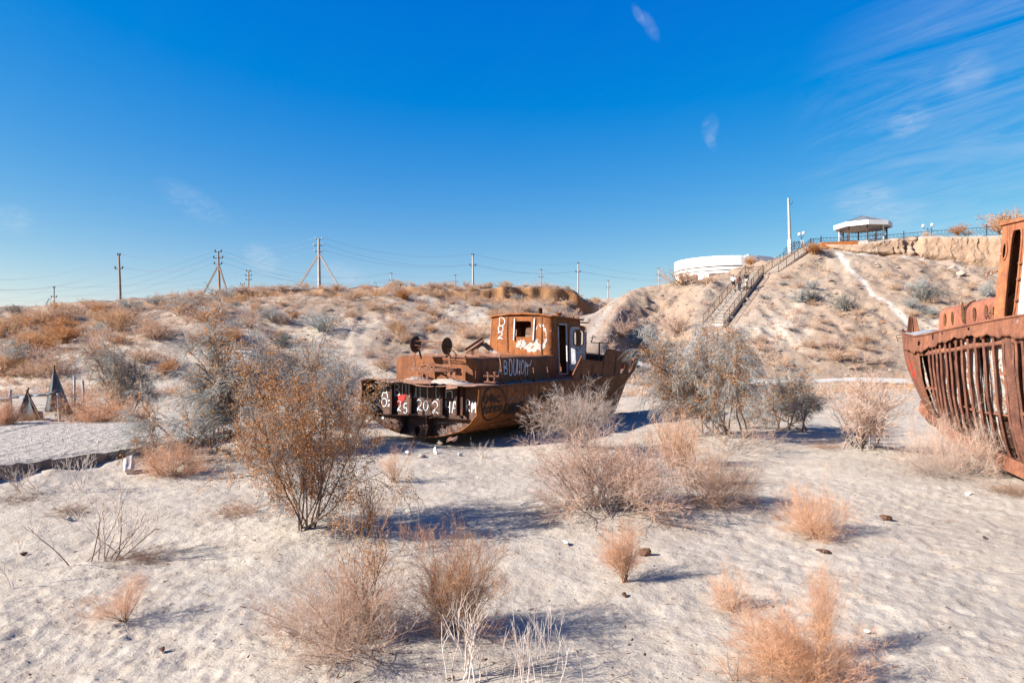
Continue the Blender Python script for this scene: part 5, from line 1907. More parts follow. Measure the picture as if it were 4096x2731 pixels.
whc, whu, whv = (.56, .735), .25, .155
base = len(dr.v)
nrm = Vector((-math.sin(ang), math.cos(ang), 0))
for (u, v) in outl:
    a = math.atan2(v - whc[1], u - whc[0])
    e = 1 / ((abs(math.cos(a)) / whu) ** 5 + (abs(math.sin(a)) / whv) ** 5) ** (1 / 5)
    iu, iv = whc[0] + e * math.cos(a), whc[1] + e * math.sin(a)
    po, pi_ = door_pt(u, v), door_pt(iu, iv)
    dr.v += [po, pi_, po + nrm * .035, pi_ + nrm * .035]
for i in range(mN):
    a, b = base + 4 * i, base + 4 * ((i + 1) % mN)
    dr.f += [[a, b, b + 1, a + 1], [a + 2, a + 3, b + 3, b + 2], [a + 1, b + 1, b + 3, a + 3], [a, a + 2, b + 2, b]]
door = dr.build('door', M['door_paint'], ship)
dm = MB(OFF)
ring = [door_pt(.5 + (u - .5) * .97, .5 + (v - .5) * .985) - nrm * .012 for u, v in outl]
dm.tube(ring + [ring[0]], .022, 6)
ring = []
for i in range(36):
    a = 2 * math.pi * i / 36
    e = 1 / ((abs(math.cos(a)) / (whu + .03)) ** 5 + (abs(math.sin(a)) / (whv + .013)) ** 5) ** .2
    ring.append(door_pt(whc[0] + e * math.cos(a), whc[1] + e * math.sin(a)) - nrm * .012)
dm.tube(ring + [ring[0]], .024, 6)
dm.build('door_rim', M['rust_cabin'], door, smooth=True)
dh = MB(OFF)
dh.prism([door_pt(.86, .46) - nrm * .02, door_pt(.99, .46) - nrm * .02, door_pt(.99, .54) - nrm * .02, door_pt(.86, .54) - nrm * .02], nrm * -.03)
dh.tube([door_pt(.93, .50) - nrm * .05, door_pt(.93, .50) - nrm * .09, door_pt(.70, .50) - nrm * .09], .012, 6)
dh.build('handle', M['insulator_white'], door)
wb = MB(OFF)
for u in (.50, .66):
    wb.bar(door_pt(u, .60) + nrm * .06, door_pt(u, .87) + nrm * .06, .03, .03)
wb.build('window_bar', M['rust_reel'], door)

# T-shaped mast on the foredeck, windlass box
tm = MB(OFF)
p = C1(1955, 390, 1, 9.7); p2 = C1(1955, 333, 1, 9.7)
tm.bar(Vector((p.x, 9.7, p.z - .6)), p2, .05, .05)
a, b = C1(1891, 333, 1, 9.7), C1(2026, 338, 1, 9.7)
tm.bar(a, b, .05, .03)
tm.bar(a, C1(1906, 280, 1, 9.7), .03, .03)
tm.bar(b, C1(2035, 286, 1, 9.7), .03, .03)
tm.build('lamp_mast', M['rust_fitting'], ship)
wnd = MB(OFF)
p = C1(1905, 452, 1, 11.0)
wnd.prism([Vector((p.x - .45, 11, p.z - .45)), Vector((p.x + .45, 11, p.z - .45)), Vector((p.x + .45, 11, p.z + .12)), Vector((p.x - .5, 11, p.z + .16))], (0, .6, 0))
wnd.build('windlass_box', M['rust_dark'], ship, bevel=.02)
nl = MB(OFF)
for i in range(5):
    p = hull_xz(17.2 + .12 * i, -.6 + .1 * i, .0)
    nl.bar(p, p + Vector((.22, .12, .05 * (i % 2))), .02, .02)
nl.build('torn_rivet', M['rust_dark'], ship)

# ---- graffiti: sprayed strokes as thin films of paint on the plating
GL = {
    'A': [[(0, 0), (.45, 1), (.55, 1), (1, 0)], [(.15, .38), (.85, .38)]], 'B': [[(0, 0), (0, 1), (.7, .92), (.75, .65), (.1, .52), (.85, .40), (.85, .1), (0, 0)]],
    'D': [[(0, 0), (0, 1), (.6, .95), (.95, .6), (.85, .2), (.5, 0), (0, 0)]], 'n': [[(0, 0), (0, 1), (.75, .95), (.9, .7), (.95, 0)]],
    'U': [[(0, 1), (0, .25), (.3, 0), (.7, .05), (.95, .4), (1, 1)], [(1, 1), (1.05, 0)]], 'L': [[(0, 1), (.05, .12), (.2, 0), (1, .02)]],
    'O': [[(.5, 1), (.1, .8), (0, .4), (.2, .05), (.6, 0), (.95, .3), (.95, .75), (.5, 1)]], 'H': [[(0, 0), (.05, 1)], [(0, .55), (1, .6)], [(1, 1), (1, 0)]],
    'h': [[(0, 0), (.05, .95)], [(0, .6), (.9, .75), (1, 0)]], 'Y': [[(0, 1), (.1, .55), (.6, .5), (.95, .6)], [(1, 1), (.9, 0)]],
    '4': [[(0, 1), (.05, .5), (.8, .5)], [(.85, 1), (.85, 0)]], 'R': [[(0, 0), (.05, 1), (.75, .9), (.75, .6), (.1, .5), (.95, 0)]], 'M': [[(0, 0), (.1, 1), (.5, .3), (.9, 1), (1, 0)]],
    '0': [[(.5, 1), (.1, .8), (0, .4), (.2, .05), (.6, 0), (.95, .3), (.95, .75), (.5, 1)]], '2': [[(0, .8), (.35, 1), (.8, .85), (.75, .5), (.1, .15), (.15, .0), (.4, .15), (1, 0)]],
    '5': [[(.9, 1), (.2, .95), (.1, .55), (.7, .55), (.9, .25), (.5, 0), (0, .12)]], 'o': [[(.5, .8), (.1, .6), (0, .3), (.3, 0), (.75, .05), (.95, .4), (.8, .75), (.5, .8)]],
    'q': [[(.5, .9), (.1, .65), (.05, .35), (.4, .1), (.9, .3), (.9, .7), (.5, .9)], [(.5, 1.2), (.5, -.25)]], 'j': [[(.6, .7), (.6, 0), (.2, -.2)], [(.6, 1.0), (.62, .95)]],
    'c': [[(.95, .75), (.4, .8), (.05, .45), (.2, .05), (.95, .1)]], 't': [[(.4, 1), (.4, .1), (.7, 0)], [(0, .6), (.9, .65)]], 'a': [[(.9, .7), (.3, .75), (0, .35), (.3, 0), (.85, .3), (.9, .7), (1, 0)]],
    'C': [[(.95, .85), (.5, 1), (.08, .65), (.1, .25), (.5, 0), (.95, .15)]], 'E': [[(.9, 1), (.05, 1), (0, 0), (.95, 0)], [(0, .5), (.8, .52)]], 'P': [[(0, 0), (.05, 1), (.8, .95), (.85, .6), (.1, .45)]],
    'r': [[(0, .7), (.05, 0)], [(.05, .5), (.5, .75), (.9, .65)]], 'm': [[(0, 0), (0, .7), (.4, .7), (.45, 0)], [(.45, .6), (.85, .7), (.95, 0)]], '1': [[(.1, 0), (.6, 1)]], 'i': [[(.5, .7), (.5, 0)]],
    'X': [[(0, 0), (1, 1)], [(0, 1), (1, 0)]], 'W': [[(0, 1), (0, 0), (.5, 0), (.5, 1)], [(.5, 0), (1, 0), (1, 1)]], 'N': [[(0, 0), (0, 1)], [(1, 0), (1, 1)], [(0, .1), (1, .9)]],
    'z': [[(.1, .95), (.6, 1), (.8, .75), (.3, .52), (.9, .4), (.7, 0), (0, .05)]], 'k': [[(0, 0), (0, 1)], [(.9, 1), (.1, .5), (.95, 0)]], 'v': [[(0, 1), (.2, .5), (.9, .5), (.95, 1), (.9, 0)]],
    's': [[(.9, .9), (.4, 1), (.05, .7), (.9, .35), (.5, 0), (0, .1)]], 'l': [[(.3, 1), (.3, .1), (.7, 0)]], '-': [[(0, .5), (1, .5)]], 'T': [[(0, 1), (1, 1)], [(.5, 1), (.5, 0)]],
}


def smooth_line(p, k=5):
    if len(p) < 3:
        return p
    out_ = []
    for i in range(len(p) - 1):
        p0, p1, p2, p3 = p[max(i - 1, 0)], p[i], p[i + 1], p[min(i + 2, len(p) - 1)]
        for j in range(k):
            t = j / k
            out_.append(tuple(.5 * ((2 * p1[c]) + (-p0[c] + p2[c]) * t + (2 * p0[c] - 5 * p1[c] + 4 * p2[c] - p3[c]) * t * t + (-p0[c] + 3 * p1[c] - 3 * p2[c] + p3[c]) * t ** 3) for c in (0, 1)))
    out_.append(p[-1])
    return out_


def ribbon(mb, pts2, w_, fn):
    """stroke in the plane of the writing (u,v), laid on the surface by fn"""
    n = len(pts2)
    L, Rr = [], []
    for i in range(n):
        a, b = pts2[max(i - 1, 0)], pts2[min(i + 1, n - 1)]
        dx, dy = b[0] - a[0], b[1] - a[1]
        l = math.hypot(dx, dy) or 1
        ww = w_ * (.85 + .3 * random.random())
        L.append(fn(pts2[i][0] - dy / l * ww / 2, pts2[i][1] + dx / l * ww / 2))
        Rr.append(fn(pts2[i][0] + dy / l * ww / 2, pts2[i][1] - dx / l * ww / 2))
    mb.add(L + Rr, [(i, i + 1, n + i + 1, n + i) for i in range(n - 1)])


def glyph(mb, ch, x0, y0, w_, h_, sw, fn, slant=0.0):
    for st in GL.get(ch, []):
        p = [(x0 + (x + slant * y) * w_, y0 + y * h_) for x, y in st]
        ribbon(mb, smooth_line(p), sw, fn)


def wall_uv(yplane):
    """writing plane across the stern: u along x, v up"""
    return lambda u, v: Vector((u, yplane, v))


def text_px(mb, items, axis, val, sw, fn, to_uv):
    """items: (char, left px, right px, top px, bottom px) in the stern close-up"""
    for ch, l, r_, t, b in items:
        p0, p1 = C1(l, b, axis, val), C1(r_, t, axis, val)
        u0, v0 = to_uv(p0)
        u1, v1 = to_uv(p1)
        glyph(mb, ch, u0, v0, u1 - u0, v1 - v0, sw, fn)


YG = YB - .014
g = MB(OFF)
row1 = [('A', 248, 298, 655, 768), ('B', 352, 392, 660, 748), ('n', 410, 442, 655, 740), ('U', 462, 518, 655, 765), ('L', 548, 585, 660, 765), ('L', 605, 640, 665, 772), ('O', 672, 712, 655, 775), ('h', 750, 802, 695, 768)]
row2 = [('0', 248, 288, 768, 830), ('2', 296, 318, 785, 835), ('2', 370, 402, 790, 868), ('5', 420, 450, 810, 885), ('2', 520, 566, 782, 865), ('0', 576, 612, 790, 862), ('2', 645, 694, 795, 885), ('4', 752, 788, 790, 880),
        ('A', 800, 838, 782, 885), ('R', 912, 942, 785, 870), ('M', 955, 985, 790, 880)]
text_px(g, row1 + row2, 1, YG, .026, wall_uv(YG), lambda p: (p.x, p.z))
g.build('sprayed_lettering', M['spray_white'], wall)
g = MB(OFF)
for ch, l, r_, t, b in [('a', 640, 690, 690, 720), ('o', 520, 545, 700, 730), ('s', 560, 580, 690, 720), ('a', 590, 620, 700, 735), ('L', 915, 925, 715, 735), ('C', 930, 940, 715, 735), ('M', 590, 612, 868, 892), ('X', 640, 655, 870, 890), ('a', 820, 850, 705, 740),
                        ('k', 150, 170, 905, 930), ('A', 300, 325, 900, 935), ('r', 335, 350, 905, 930), ('i', 352, 360, 905, 930)]:
    p0, p1 = C1(l, b, 1, YG), C1(r_, t, 1, YG)
    glyph(g, ch, p0.x, p0.z, p1.x - p0.x, p1.z - p0.z, .010, wall_uv(YG - .002 if t < 895 else YL - .03))
for i in range(26):
    x0, z0 = -1.9 + 3.8 * rg_.uniform(), -.15 - .75 * rg_.uniform()
    ribbon(g, smooth_line([(x0 + .12 * k * (rg_.uniform() - .2), z0 + .10 * (rg_.uniform() - .5)) for k in range(4)]), .008, wall_uv(YG - .001))
g.build('scratched_writing', M['scratch_pale'], wall)
# heart with an arrow
hp = []
for i in range(40):
    t = 2 * math.pi * i / 40
    hp.append((16 * math.sin(t) ** 3 / 17, (13 * math.cos(t) - 5 * math.cos(2 * t) - 2 * math.cos(3 * t) - math.cos(4 * t)) / 17))
c = C1(403, 772, 1, YG - .006)
g = MB(OFF)
g.prism([Vector((c.x + .145 * x, YG - .006, c.z + .17 * y)) for x, y in hp], (0, .002, 0))
f_ = wall_uv(YG - .008)
def pxuv(x, y):
    p = C1(x, y, 1, YG - .008)
    return (p.x, p.z)
ribbon(g, [pxuv(345, 820), pxuv(375, 800), pxuv(400, 770)], .03, f_)
ribbon(g, [pxuv(425, 745), pxuv(447, 725)], .03, f_)
ribbon(g, [pxuv(430, 728), pxuv(448, 722), pxuv(446, 748)], .022, f_)
ribbon(g, [pxuv(350, 805), pxuv(347, 822), pxuv(362, 824)], .02, f_)
ribbon(g, [pxuv(366, 800), pxuv(366, 838)], .022, f_)
ribbon(g, [pxuv(398, 800), pxuv(397, 825)], .02, f_)
g.build('red_heart', M['spray_red'], wall)
# small names on the lower plate
YG2 = YL - .026
g = MB(OFF)
def line_px(txt, x0, x1, y0, y1, sw, fnw=None):
    n = len(txt)
    for i, ch in enumerate(txt):
        if ch == ' ':
            continue
        l, r_ = x0 + (x1 - x0) * i / n, x0 + (x1 - x0) * (i + .72) / n
        p0, p1 = C1(l, y1, 1, YG2), C1(r_, y0, 1, YG2)
        glyph(g, ch, p0.x, p0.z, p1.x - p0.x, p1.z - p0.z, sw, wall_uv(YG2))
line_px('XAMWNA', 685, 765, 952, 968, .011)
line_px('XYMANOB', 778, 882, 965, 992, .012)
line_px('XANzA', 685, 765, 1010, 1036, .012)
line_px('OPTNk', 775, 842, 1000, 1020, .010)
line_px('MAkCYD', 700, 800, 1040, 1060, .010)
line_px('vmakoe', 812, 900, 1018, 1036, .009)
line_px('A', 903, 915, 960, 975, .010)
ribbon(g, [(C1(x, y, 1, YG2).x, C1(x, y, 1, YG2).z) for x, y in ((815, 1000), (775, 970), (780, 945), (805, 950), (820, 962), (840, 948), (865, 955), (870, 985), (830, 1000), (815, 1000))], .010, wall_uv(YG2))
g.build('chalk_names', M['chalk'], low)
# black spray on the hull side
def hull_uv(u, v):
    return hull_xz(u, v, .034)
def side_text(mb, items, sw, conv=None):
    for ch, l, r_, t, b in items:
        p0, p1 = C1(l, b, 0, 2.24), C1(r_, t, 0, 2.24)
        glyph(mb, ch, p0.y, p0.z, p1.y - p0.y, p1.z - p0.z, sw, hull_uv)
g = MB(OFF)
side_text(g, [('o', 1038, 1070, 735, 805), ('q', 1078, 1115, 740, 795), ('j', 1110, 1130, 742, 790), ('c', 1134, 1168, 738, 800), ('t', 1036, 1062, 820, 890), ('a', 1065, 1092, 828, 888), ('t', 1090, 1115, 818, 882), ('t', 1112, 1135, 818, 880), ('o', 1130, 1155, 820, 870), ('o', 1156, 1182, 815, 862)], .052)
ring = []
for i in range(44):
    a = 2 * math.pi * i / 44
    p = C1(1116 + 93 * math.cos(a), 810 + 133 * math.sin(a), 0, 2.24)
    ring.append((p.y, max(p.z, -1.25)))
ribbon(g, ring, .05, hull_uv)
side_text(g, [('C', 1205, 1228, 810, 885), ('H', 1232, 1252, 812, 880), ('A', 1254, 1274, 815, 878), ('B', 1276, 1296, 812, 872), ('E', 1298, 1314, 808, 862), ('P', 1316, 1340, 800, 862),
              ('1', 1375, 1412, 800, 890), ('M', 1418, 1460, 800, 885), ('c', 1450, 1485, 850, 890), ('a', 1465, 1500, 715, 770), ('r', 1500, 1520, 725, 765), ('m', 1522, 1550, 722, 762), ('E', 1565, 1590, 815, 835), ('t', 1590, 1602, 815, 835)], .07)
for i in range(13):
    p, q_ = C1(1212 + i * 9.5, 862, 0, 2.24), C1(1210 + i * 9.5, 885 + 22 * rg_.uniform(), 0, 2.24)
    ribbon(g, [(p.y, p.z), (q_.y, max(q_.z, -1.2))], .03, hull_uv)
g.build('black_lettering', M['spray_black'], ship)
g = MB(OFF)
side_text(g, [('a', 1560, 1590, 700, 735), ('A', 1600, 1622, 685, 735), ('W', 1625, 1645, 690, 732), ('X', 1660, 1682, 672, 715), ('A', 1684, 1705, 665, 712), ('N', 1240, 1262, 755, 800), ('D', 1290, 1312, 745, 800), ('H', 1330, 1352, 745, 795), ('A', 1360, 1385, 742, 795), ('C', 1400, 1425, 740, 790)], .035)
g.build('scratched_writing', M['scratch_pale'], ship)
# narrow white name on the deckhouse side, figures on the cabin
g = MB(OFF)
fnh = lambda u, v: Vector((hx + .014 + .008 * math.sin(u * 4 + v * 9), u, v))
for ch, l, r_, t, b in [('A', 1162, 1190, 470, 605), ('B', 1205, 1232, 480, 580), ('D', 1247, 1272, 470, 588), ('U', 1280, 1306, 460, 585), ('L', 1310, 1322, 468, 570), ('L', 1326, 1340, 470, 590), ('O', 1338, 1364, 470, 575), ('h', 1372, 1390, 470, 590)]:
    p0, p1 = C1(l, b, 0, hx), C1(r_, t, 0, hx)
    glyph(g, ch, p0.y, p0.z, p1.y - p0.y, p1.z - p0.z, .045, fnh)
p0, p1 = C1(1372, 520, 0, hx), C1(1412, 468, 0, hx)
ribbon(g, [(p0.y, p0.z), (p1.y, p0.z + .05), (p1.y + .1, p1.z)], .04, fnh)
g.build('sprayed_lettering', M['spray_white'], house)
g = MB(OFF)
fnc = lambda u, v: Vector((u, CY0 + .10 * v / 2.3 - .010, v))
def cab_text(items, sw):
    for ch, l, r_, t, b in items:
        p0, p1 = C1(l, b, 1, CY0 + .07), C1(r_, t, 1, CY0 + .07)
        glyph(g, ch, p0.x, p0.z, p1.x - p0.x, p1.z - p0.z, sw, fnc)
cab_text([('D', 1170, 1215, 138, 200), ('0', 1162, 1200, 198, 250), ('2', 1160, 1200, 248, 304)], .024)
g.build('sprayed_figures', M['spray_white'], cabin)
g = MB(OFF)
fb = lambda u, v: Vector((half_beam(u) + .13, u, v))
for ch, u0, v0 in (('R', 14.0, .12), ('-', 14.5, .1), ('n', 14.9, .14), ('i', 15.3, .14)):
    glyph(g, ch, u0, v0, .36, .42, .05, lambda u, v: Vector((half_beam(u) + .04 + .16 * v, u, sheer(u) + v)))
g.build('white_figures', M['chalk'], bul)
g = MB(OFF)
c = C1(258, 918, 1, YG2)
g.prism([Vector((c.x + .05 * math.cos(i * .5236), YG2, c.z + .065 * math.sin(i * .5236))) for i in range(12)], (0, .002, 0))
g.build('white_dab', M['spray_white'], low)

# sand blown on to the after deck
sd_ = MB()
for k, (cx, cy, w_, d_, h_) in enumerate(((520, 605, .42, .40, .16), (760, 608, .75, .42, .13))):
    c = C1(cx, cy, 1, .45)
    Mx = SHIP_M
    sd_.grid(lambda u, v: Mx @ Vector((c.x + (u - .5) * 2 * w_, .45 + (v - .5) * 1.0, .012 + .03 * (1 - ((c.x + (u - .5) * 2 * w_) / 2.3) ** 2) + h_ * max(0, 1 - (2 * u - 1) ** 2) * max(0, 1 - (2 * v - 1.15) ** 2) ** 1.0 + .018 * math.sin(u * 31 + v * 17) * math.sin(v * 23 + k) * (1 - (2 * u - 1) ** 4))), 34, 20)
M['loose_sand'] = plain('loose_sand', (.50, .42, .36), (.40, .32, .26), 22, .95, .8)
tag(sd_.build('sand_drift', M['loose_sand'], None, smooth=True), 'loose sand blown under the steering quadrant on the boat deck', 'sand', None, 'stuff')
# ---------------------------------------------------------------- second wreck, cut by the right edge: bare ribs and a white wheelhouse
# local: y = distance aft of the stem head (towards the camera), x = to the far side, -x = the side we see, z up from the sand
BP = Vector((11.78, 20.2, 0.0))
barge = thing('ribbed_wreck', 'orange rusted boat wreck with bare ribs and a white wheelhouse at the right edge', 'boat', BP, (0, rad(2.2), rad(180 + 5)))
BM = Matrix.Translation(BP) @ barge.rotation_euler.to_matrix().to_4x4()
BI = BM.inverted()
# after the half turn, local +x points to the left of the picture: the side we see is +x


def B_px(px, py, axis, val):
    o = BI @ Vector((0, 0, EYE))
    d = BI.to_3x3() @ (pt(px / KD, py / KD, 1.0) - Vector((0, 0, EYE)))
    t = (val - o[axis]) / d[axis]
    return o + d * t


def b_half(y):
    return 2.15 * min(1, max(0.0, y / 6.6)) ** .62


def b_sheer(y):
    return float(np.interp(y, [0, .9, 1.7, 2.4, 3.2, 4.4, 5.8, 9, 13], [3.36, 3.24, 3.17, 3.20, 3.27, 3.37, 3.48, 3.66, 3.85]))


SIDE_A = lambda y: .80 * sm(.5, 3.2, y)       # how much of the breadth the side still has at its foot
_kl = [(.55, 1.24)]
for _px, _py in ((3730, 1668), (3790, 1712), (3850, 1748), (3930, 1790), (4010, 1832), (4096, 1872)):
    yy_ = 1.5
    for _ in range(30):
        yy_ += .5 * (max(.7, B_px(_px, _py, 0, b_half(yy_) * SIDE_A(yy_)).y) - yy_)
    _kl.append((yy_, B_px(_px, _py, 0, b_half(yy_) * SIDE_A(yy_)).z))
print('barge foot line', [(round(a, 2), round(b, 2)) for a, b in _kl])
_kl.sort()


def b_keel(y):
    if y > _kl[-1][0]:
        return max(-.25, _kl[-1][1] - .10 * (y - _kl[-1][0]))
    return float(np.interp(y, [q[0] for q in _kl], [q[1] for q in _kl]))


def b_stem(z):
    """distance aft at which the raked stem stands, height z"""
    t = min(1, max(0, (3.34 - z) / 2.2))
    return .95 * t ** 1.25 - .06


def b_pt(y, t, side=1, out=0.0):
    hb, zs, zk = b_half(y), b_sheer(y), b_keel(y)
    z = zk + (zs - zk) * t
    k = sm(.6, 4.2, y)
    a = SIDE_A(y)
    x = hb * (a + (1 - a) * (1 - (1 - min(1, max(0, t))) ** (1.7 + 1.6 * k)) ** (.85 - .15 * k))
    return Vector((side * (x + out), y, z))


def b_skin(u, v, y0, y1, side=1):
    """plating between stem and y1 (u along, v up)"""
    zs = b_sheer(.4)
    st = b_stem(b_keel(1.0) + (zs - b_keel(1.0)) * v)
    y = st + (y1 - st) * u
    p = b_pt(max(y, .02), v, side)
    if u < .001:
        p.x = 0
    p.x += side * .010 * math.sin(y * 9 + v * 7)
    return p


sk = MB()
jag = lambda v: .10 * math.sin(v * 13) + .06 * math.sin(v * 37)
sk.grid(lambda u, v: b_skin(u, v, 0, 1.70 + .25 * v + (0.08 * jag(v)), 1), 22, 20)
sk.grid(lambda u, v: b_skin(u, v, 0, 13.0, -1), 50, 12)
sk.build('bow_plating', M['rust_barge'], barge, smooth=True, solid=.02)
# sheer strake left hanging, torn along its lower edge
ss = MB()
def strake(u, v):
    y = .9 + u * 11.5
    p = b_pt(y, 1.0, 1, .02)
    top = p.z + .02
    low = top - (.36 + .10 * math.sin(y * 1.1) + .03 * math.sin(y * 9) + .02 * math.sin(y * 23) - .10 * sm(1, 0, y))
    fl = .05 * (1 - v) * (.3 + .7 * math.sin(y * 2.2) ** 2)
    return Vector((p.x + fl, y, low + (top - low) * v))
ss.grid(strake, 130, 8, lambda u, v: any(abs(u - a) < .004 and abs(v - b) < .14 for a, b in ((.10, .5), (.17, .7), (.33, .6), (.22, .8))))
strk = ss.build('sheer_strake', M['rust_barge'], barge, smooth=True, solid=.022)
rl = MB()
rl.tube([b_pt(.05 + 11.9 * (i / 50) ** 1.3, 1.0, 1, .03) + Vector((0, 0, .02)) for i in range(51)], .030, 6)
rl.build('gunwale', M['rust_barge'], strk, smooth=True)
st2 = MB()
st2.grid(lambda u, v: Vector((b_pt(1.8 + u * 10.4, .86 - .03 * u).x - .02, 1.8 + u * 10.4, b_sheer(1.8 + u * 10.4) - .42 - .10 * v - .02 * math.sin(u * 40) * (1 - v))), 60, 2)
st2.build('stringer', M['rust_barge'], barge, smooth=True, solid=.02)
# ribs, one by one
rgb = np.random.default_rng(8)
RIBS = []
for v_ in (395, 440, 490, 540, 610, 670, 745, 820, 905, 1000, 1115, 1240, 1370, 1450, 1530, 1620):
    yy = 2.0
    for _ in range(12):
        yy = max(1.0, B_px(3600 + v_ * .306, 1490, 0, b_pt(yy, .62).x).y)
    RIBS.append(yy)
RIBS += [RIBS[-1] + .36 * (i + 1) for i in range(18)]
for k, y in enumerate(RIBS):
    wide = k in (13, 17, 21)
    wd = .22 if wide else .062
    n = 18
    r_ = MB()
    jit = rgb.uniform(-.03, .03)
    lo, hi = .05, .90
    pts = []
    for i in range(n + 1):
        t = lo + (hi - lo) * i / n
        p = b_pt(y + .012 * math.sin(i * .8 + k) + jit * .3, t, 1, .0)
        pts.append((p, 1.0 + .08 * math.sin(i * 2.3 + k * 1.7)))
    vs, fs = [], []
    dep = .085
    for p, kk in pts:
        w2 = wd * kk / 2
        vs += [p + Vector((0, -w2, 0)), p + Vector((0, w2, 0)), p + Vector((-.016, w2, 0)), p + Vector((-.016, -w2, 0))]
    for i in range(n):
        for j in range(4):
            fs.append([4 * i + j, 4 * i + (j + 1) % 4, 4 * i + 4 + (j + 1) % 4, 4 * i + 4 + j])
    r_.add(vs, fs)
    # web behind the flange
    vs = []
    for p, kk in pts:
        vs += [p + Vector((-.016, -.008, 0)), p + Vector((-.016, .008, 0)), p + Vector((-dep, .008, 0)), p + Vector((-dep, -.008, 0))]
    r_.add(vs, fs)
    r_.build('rib', M['rust_rib'], barge)
# ceiling boards and lining sheets behind the ribs, with gaps
y = 1.75
while y < 12.0:
    wd = rgb.uniform(.16, .42)
    if rgb.uniform() < .86:
        t0, t1 = (.06, .90) if rgb.uniform() < .55 else ((.06, rgb.uniform(.4, .7)) if rgb.uniform() < .6 else (rgb.uniform(.25, .4), .9))
        pn = MB()
        s1, s2 = rgb.uniform(0, 9), rgb.uniform(0, 9)
        dep = rgb.uniform(.09, .15)
        pn.grid(lambda u, v: b_pt(y + wd * u + .05 * math.sin(v * 6 + s1) * (u - .5), t0 + (t1 - t0) * v + .02 * math.sin(u * 9 + s2), 1, -dep + .02 * math.sin(v * 11 + u * 5 + s1)), 5, 22)
        pn.build('lining_board', M['lining'], barge, smooth=True, solid=.02)
    y += wd + rgb.uniform(.01, .10)
bb = MB()
for t in (.33,):
    bb.tube([b_pt(1.9 + i * .5, t + .02 * math.sin(i), 1, -.09) for i in range(21)], .028, 4)
bb.build('stringer', M['rust_barge'], barge)
sm3 = MB()
for yy, t in ((2.45, .42), (6.0, .64), (6.6, .40), (7.4, .62), (7.8, .44)):
    p = b_pt(yy, t, 1, -.02)
    sm3.bar(p - Vector((0, .22, 0)), p + Vector((0, .22, 0)), .05, .06)
sm3.build('rib_tie', M['rust_barge'], barge)
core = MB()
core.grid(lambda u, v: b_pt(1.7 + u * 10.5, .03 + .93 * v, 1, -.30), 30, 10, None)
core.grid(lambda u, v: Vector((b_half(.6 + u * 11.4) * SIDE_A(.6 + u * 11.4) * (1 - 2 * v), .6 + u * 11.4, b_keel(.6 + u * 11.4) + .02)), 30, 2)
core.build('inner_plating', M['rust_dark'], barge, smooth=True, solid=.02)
# keel bar with its cut-off forefoot
kb = MB()
prev = None
pts = [Vector((0, y_, b_keel(y_))) for y_ in (.55, .8, 1.1, 1.5, 2.0, 2.6, 3.2, 4.0, 5.0, 6.2, 8.0, 10.0, 12.5)]
vs, fs = [], []
for p in pts:
    xo = b_half(p.y) * SIDE_A(p.y)
    for sd in (1,):
        vs += [p + Vector((xo + .05, 0, .10)), p + Vector((xo + .09, -.04, -.20)), p + Vector((xo - .06, -.04, -.22)), p + Vector((xo - .06, 0, .08))]
for i in range(len(pts) - 1):
    for j in range(4):
        fs.append([4 * i + j, 4 * i + (j + 1) % 4, 4 * i + 4 + (j + 1) % 4, 4 * i + 4 + j])
fs += [[3, 2, 1, 0], [4 * len(pts) - 4 + j for j in range(4)]]
kb.add(vs, fs)
kb.build('keel', M['rust_barge'], barge, bevel=.01)
# foredeck
fd = MB()
fd.grid(lambda u, v: Vector(((b_half(.06 + v * 12.0) + .0) * (u * 2 - 1), .06 + v * 12.0, b_sheer(.06 + v * 12) - .04 + .16 * (1 - (u * 2 - 1) ** 2) * min(1, v * 12))), 16, 50)
fd.build('foredeck', M['deck_blue'], barge, smooth=True, solid=.02)
# samson post: two tapered plates at the bow
sp = MB()
p = B_px(3625, 1322, 0, .12)
a0, a1 = B_px(3626, 1328, 1, .75), B_px(3660, 1330, 1, .75)
t0_, t1_ = B_px(3634, 1266, 1, .75), B_px(3653, 1266, 1, .75)
sp.prism([a0, Vector((a1.x + .10, .75, a1.z)), Vector((t1_.x + .06, .75, t1_.z)), t0_], (0, .02, 0))
sp.prism([a1, Vector((a1.x + .02, .5, a1.z)), Vector((t1_.x + .02, .6, t1_.z)), t1_], (.02, 0, 0))
sp.prism([a1 + Vector((0, .22, 0)), a1, t1_, t1_ + Vector((0, .12, 0))], (.02, 0, 0))
sp.build('bow_post', M['rust_barge'], barge, bevel=.004)
fit = MB()
for px, py in ((3604, 1340), (3608, 1352)):
    p = B_px(px, py, 1, .1)
    fit.tube([p, p + Vector((.10, -.05, 0)), p + Vector((.10, -.05, -.10))], .012, 5)
fit.tube([B_px(3662, 1385, 1, 1.0), B_px(3662, 1375, 1, 1.0), B_px(3668, 1372, 1, 1.0)], .012, 5)
p = B_px(3712, 1362, 1, 1.9)
fit.box((p.x + .03, p.y, p.z), (.05, .16, .06))
fit.build('eye_bolt', M['rust_reel'], barge)

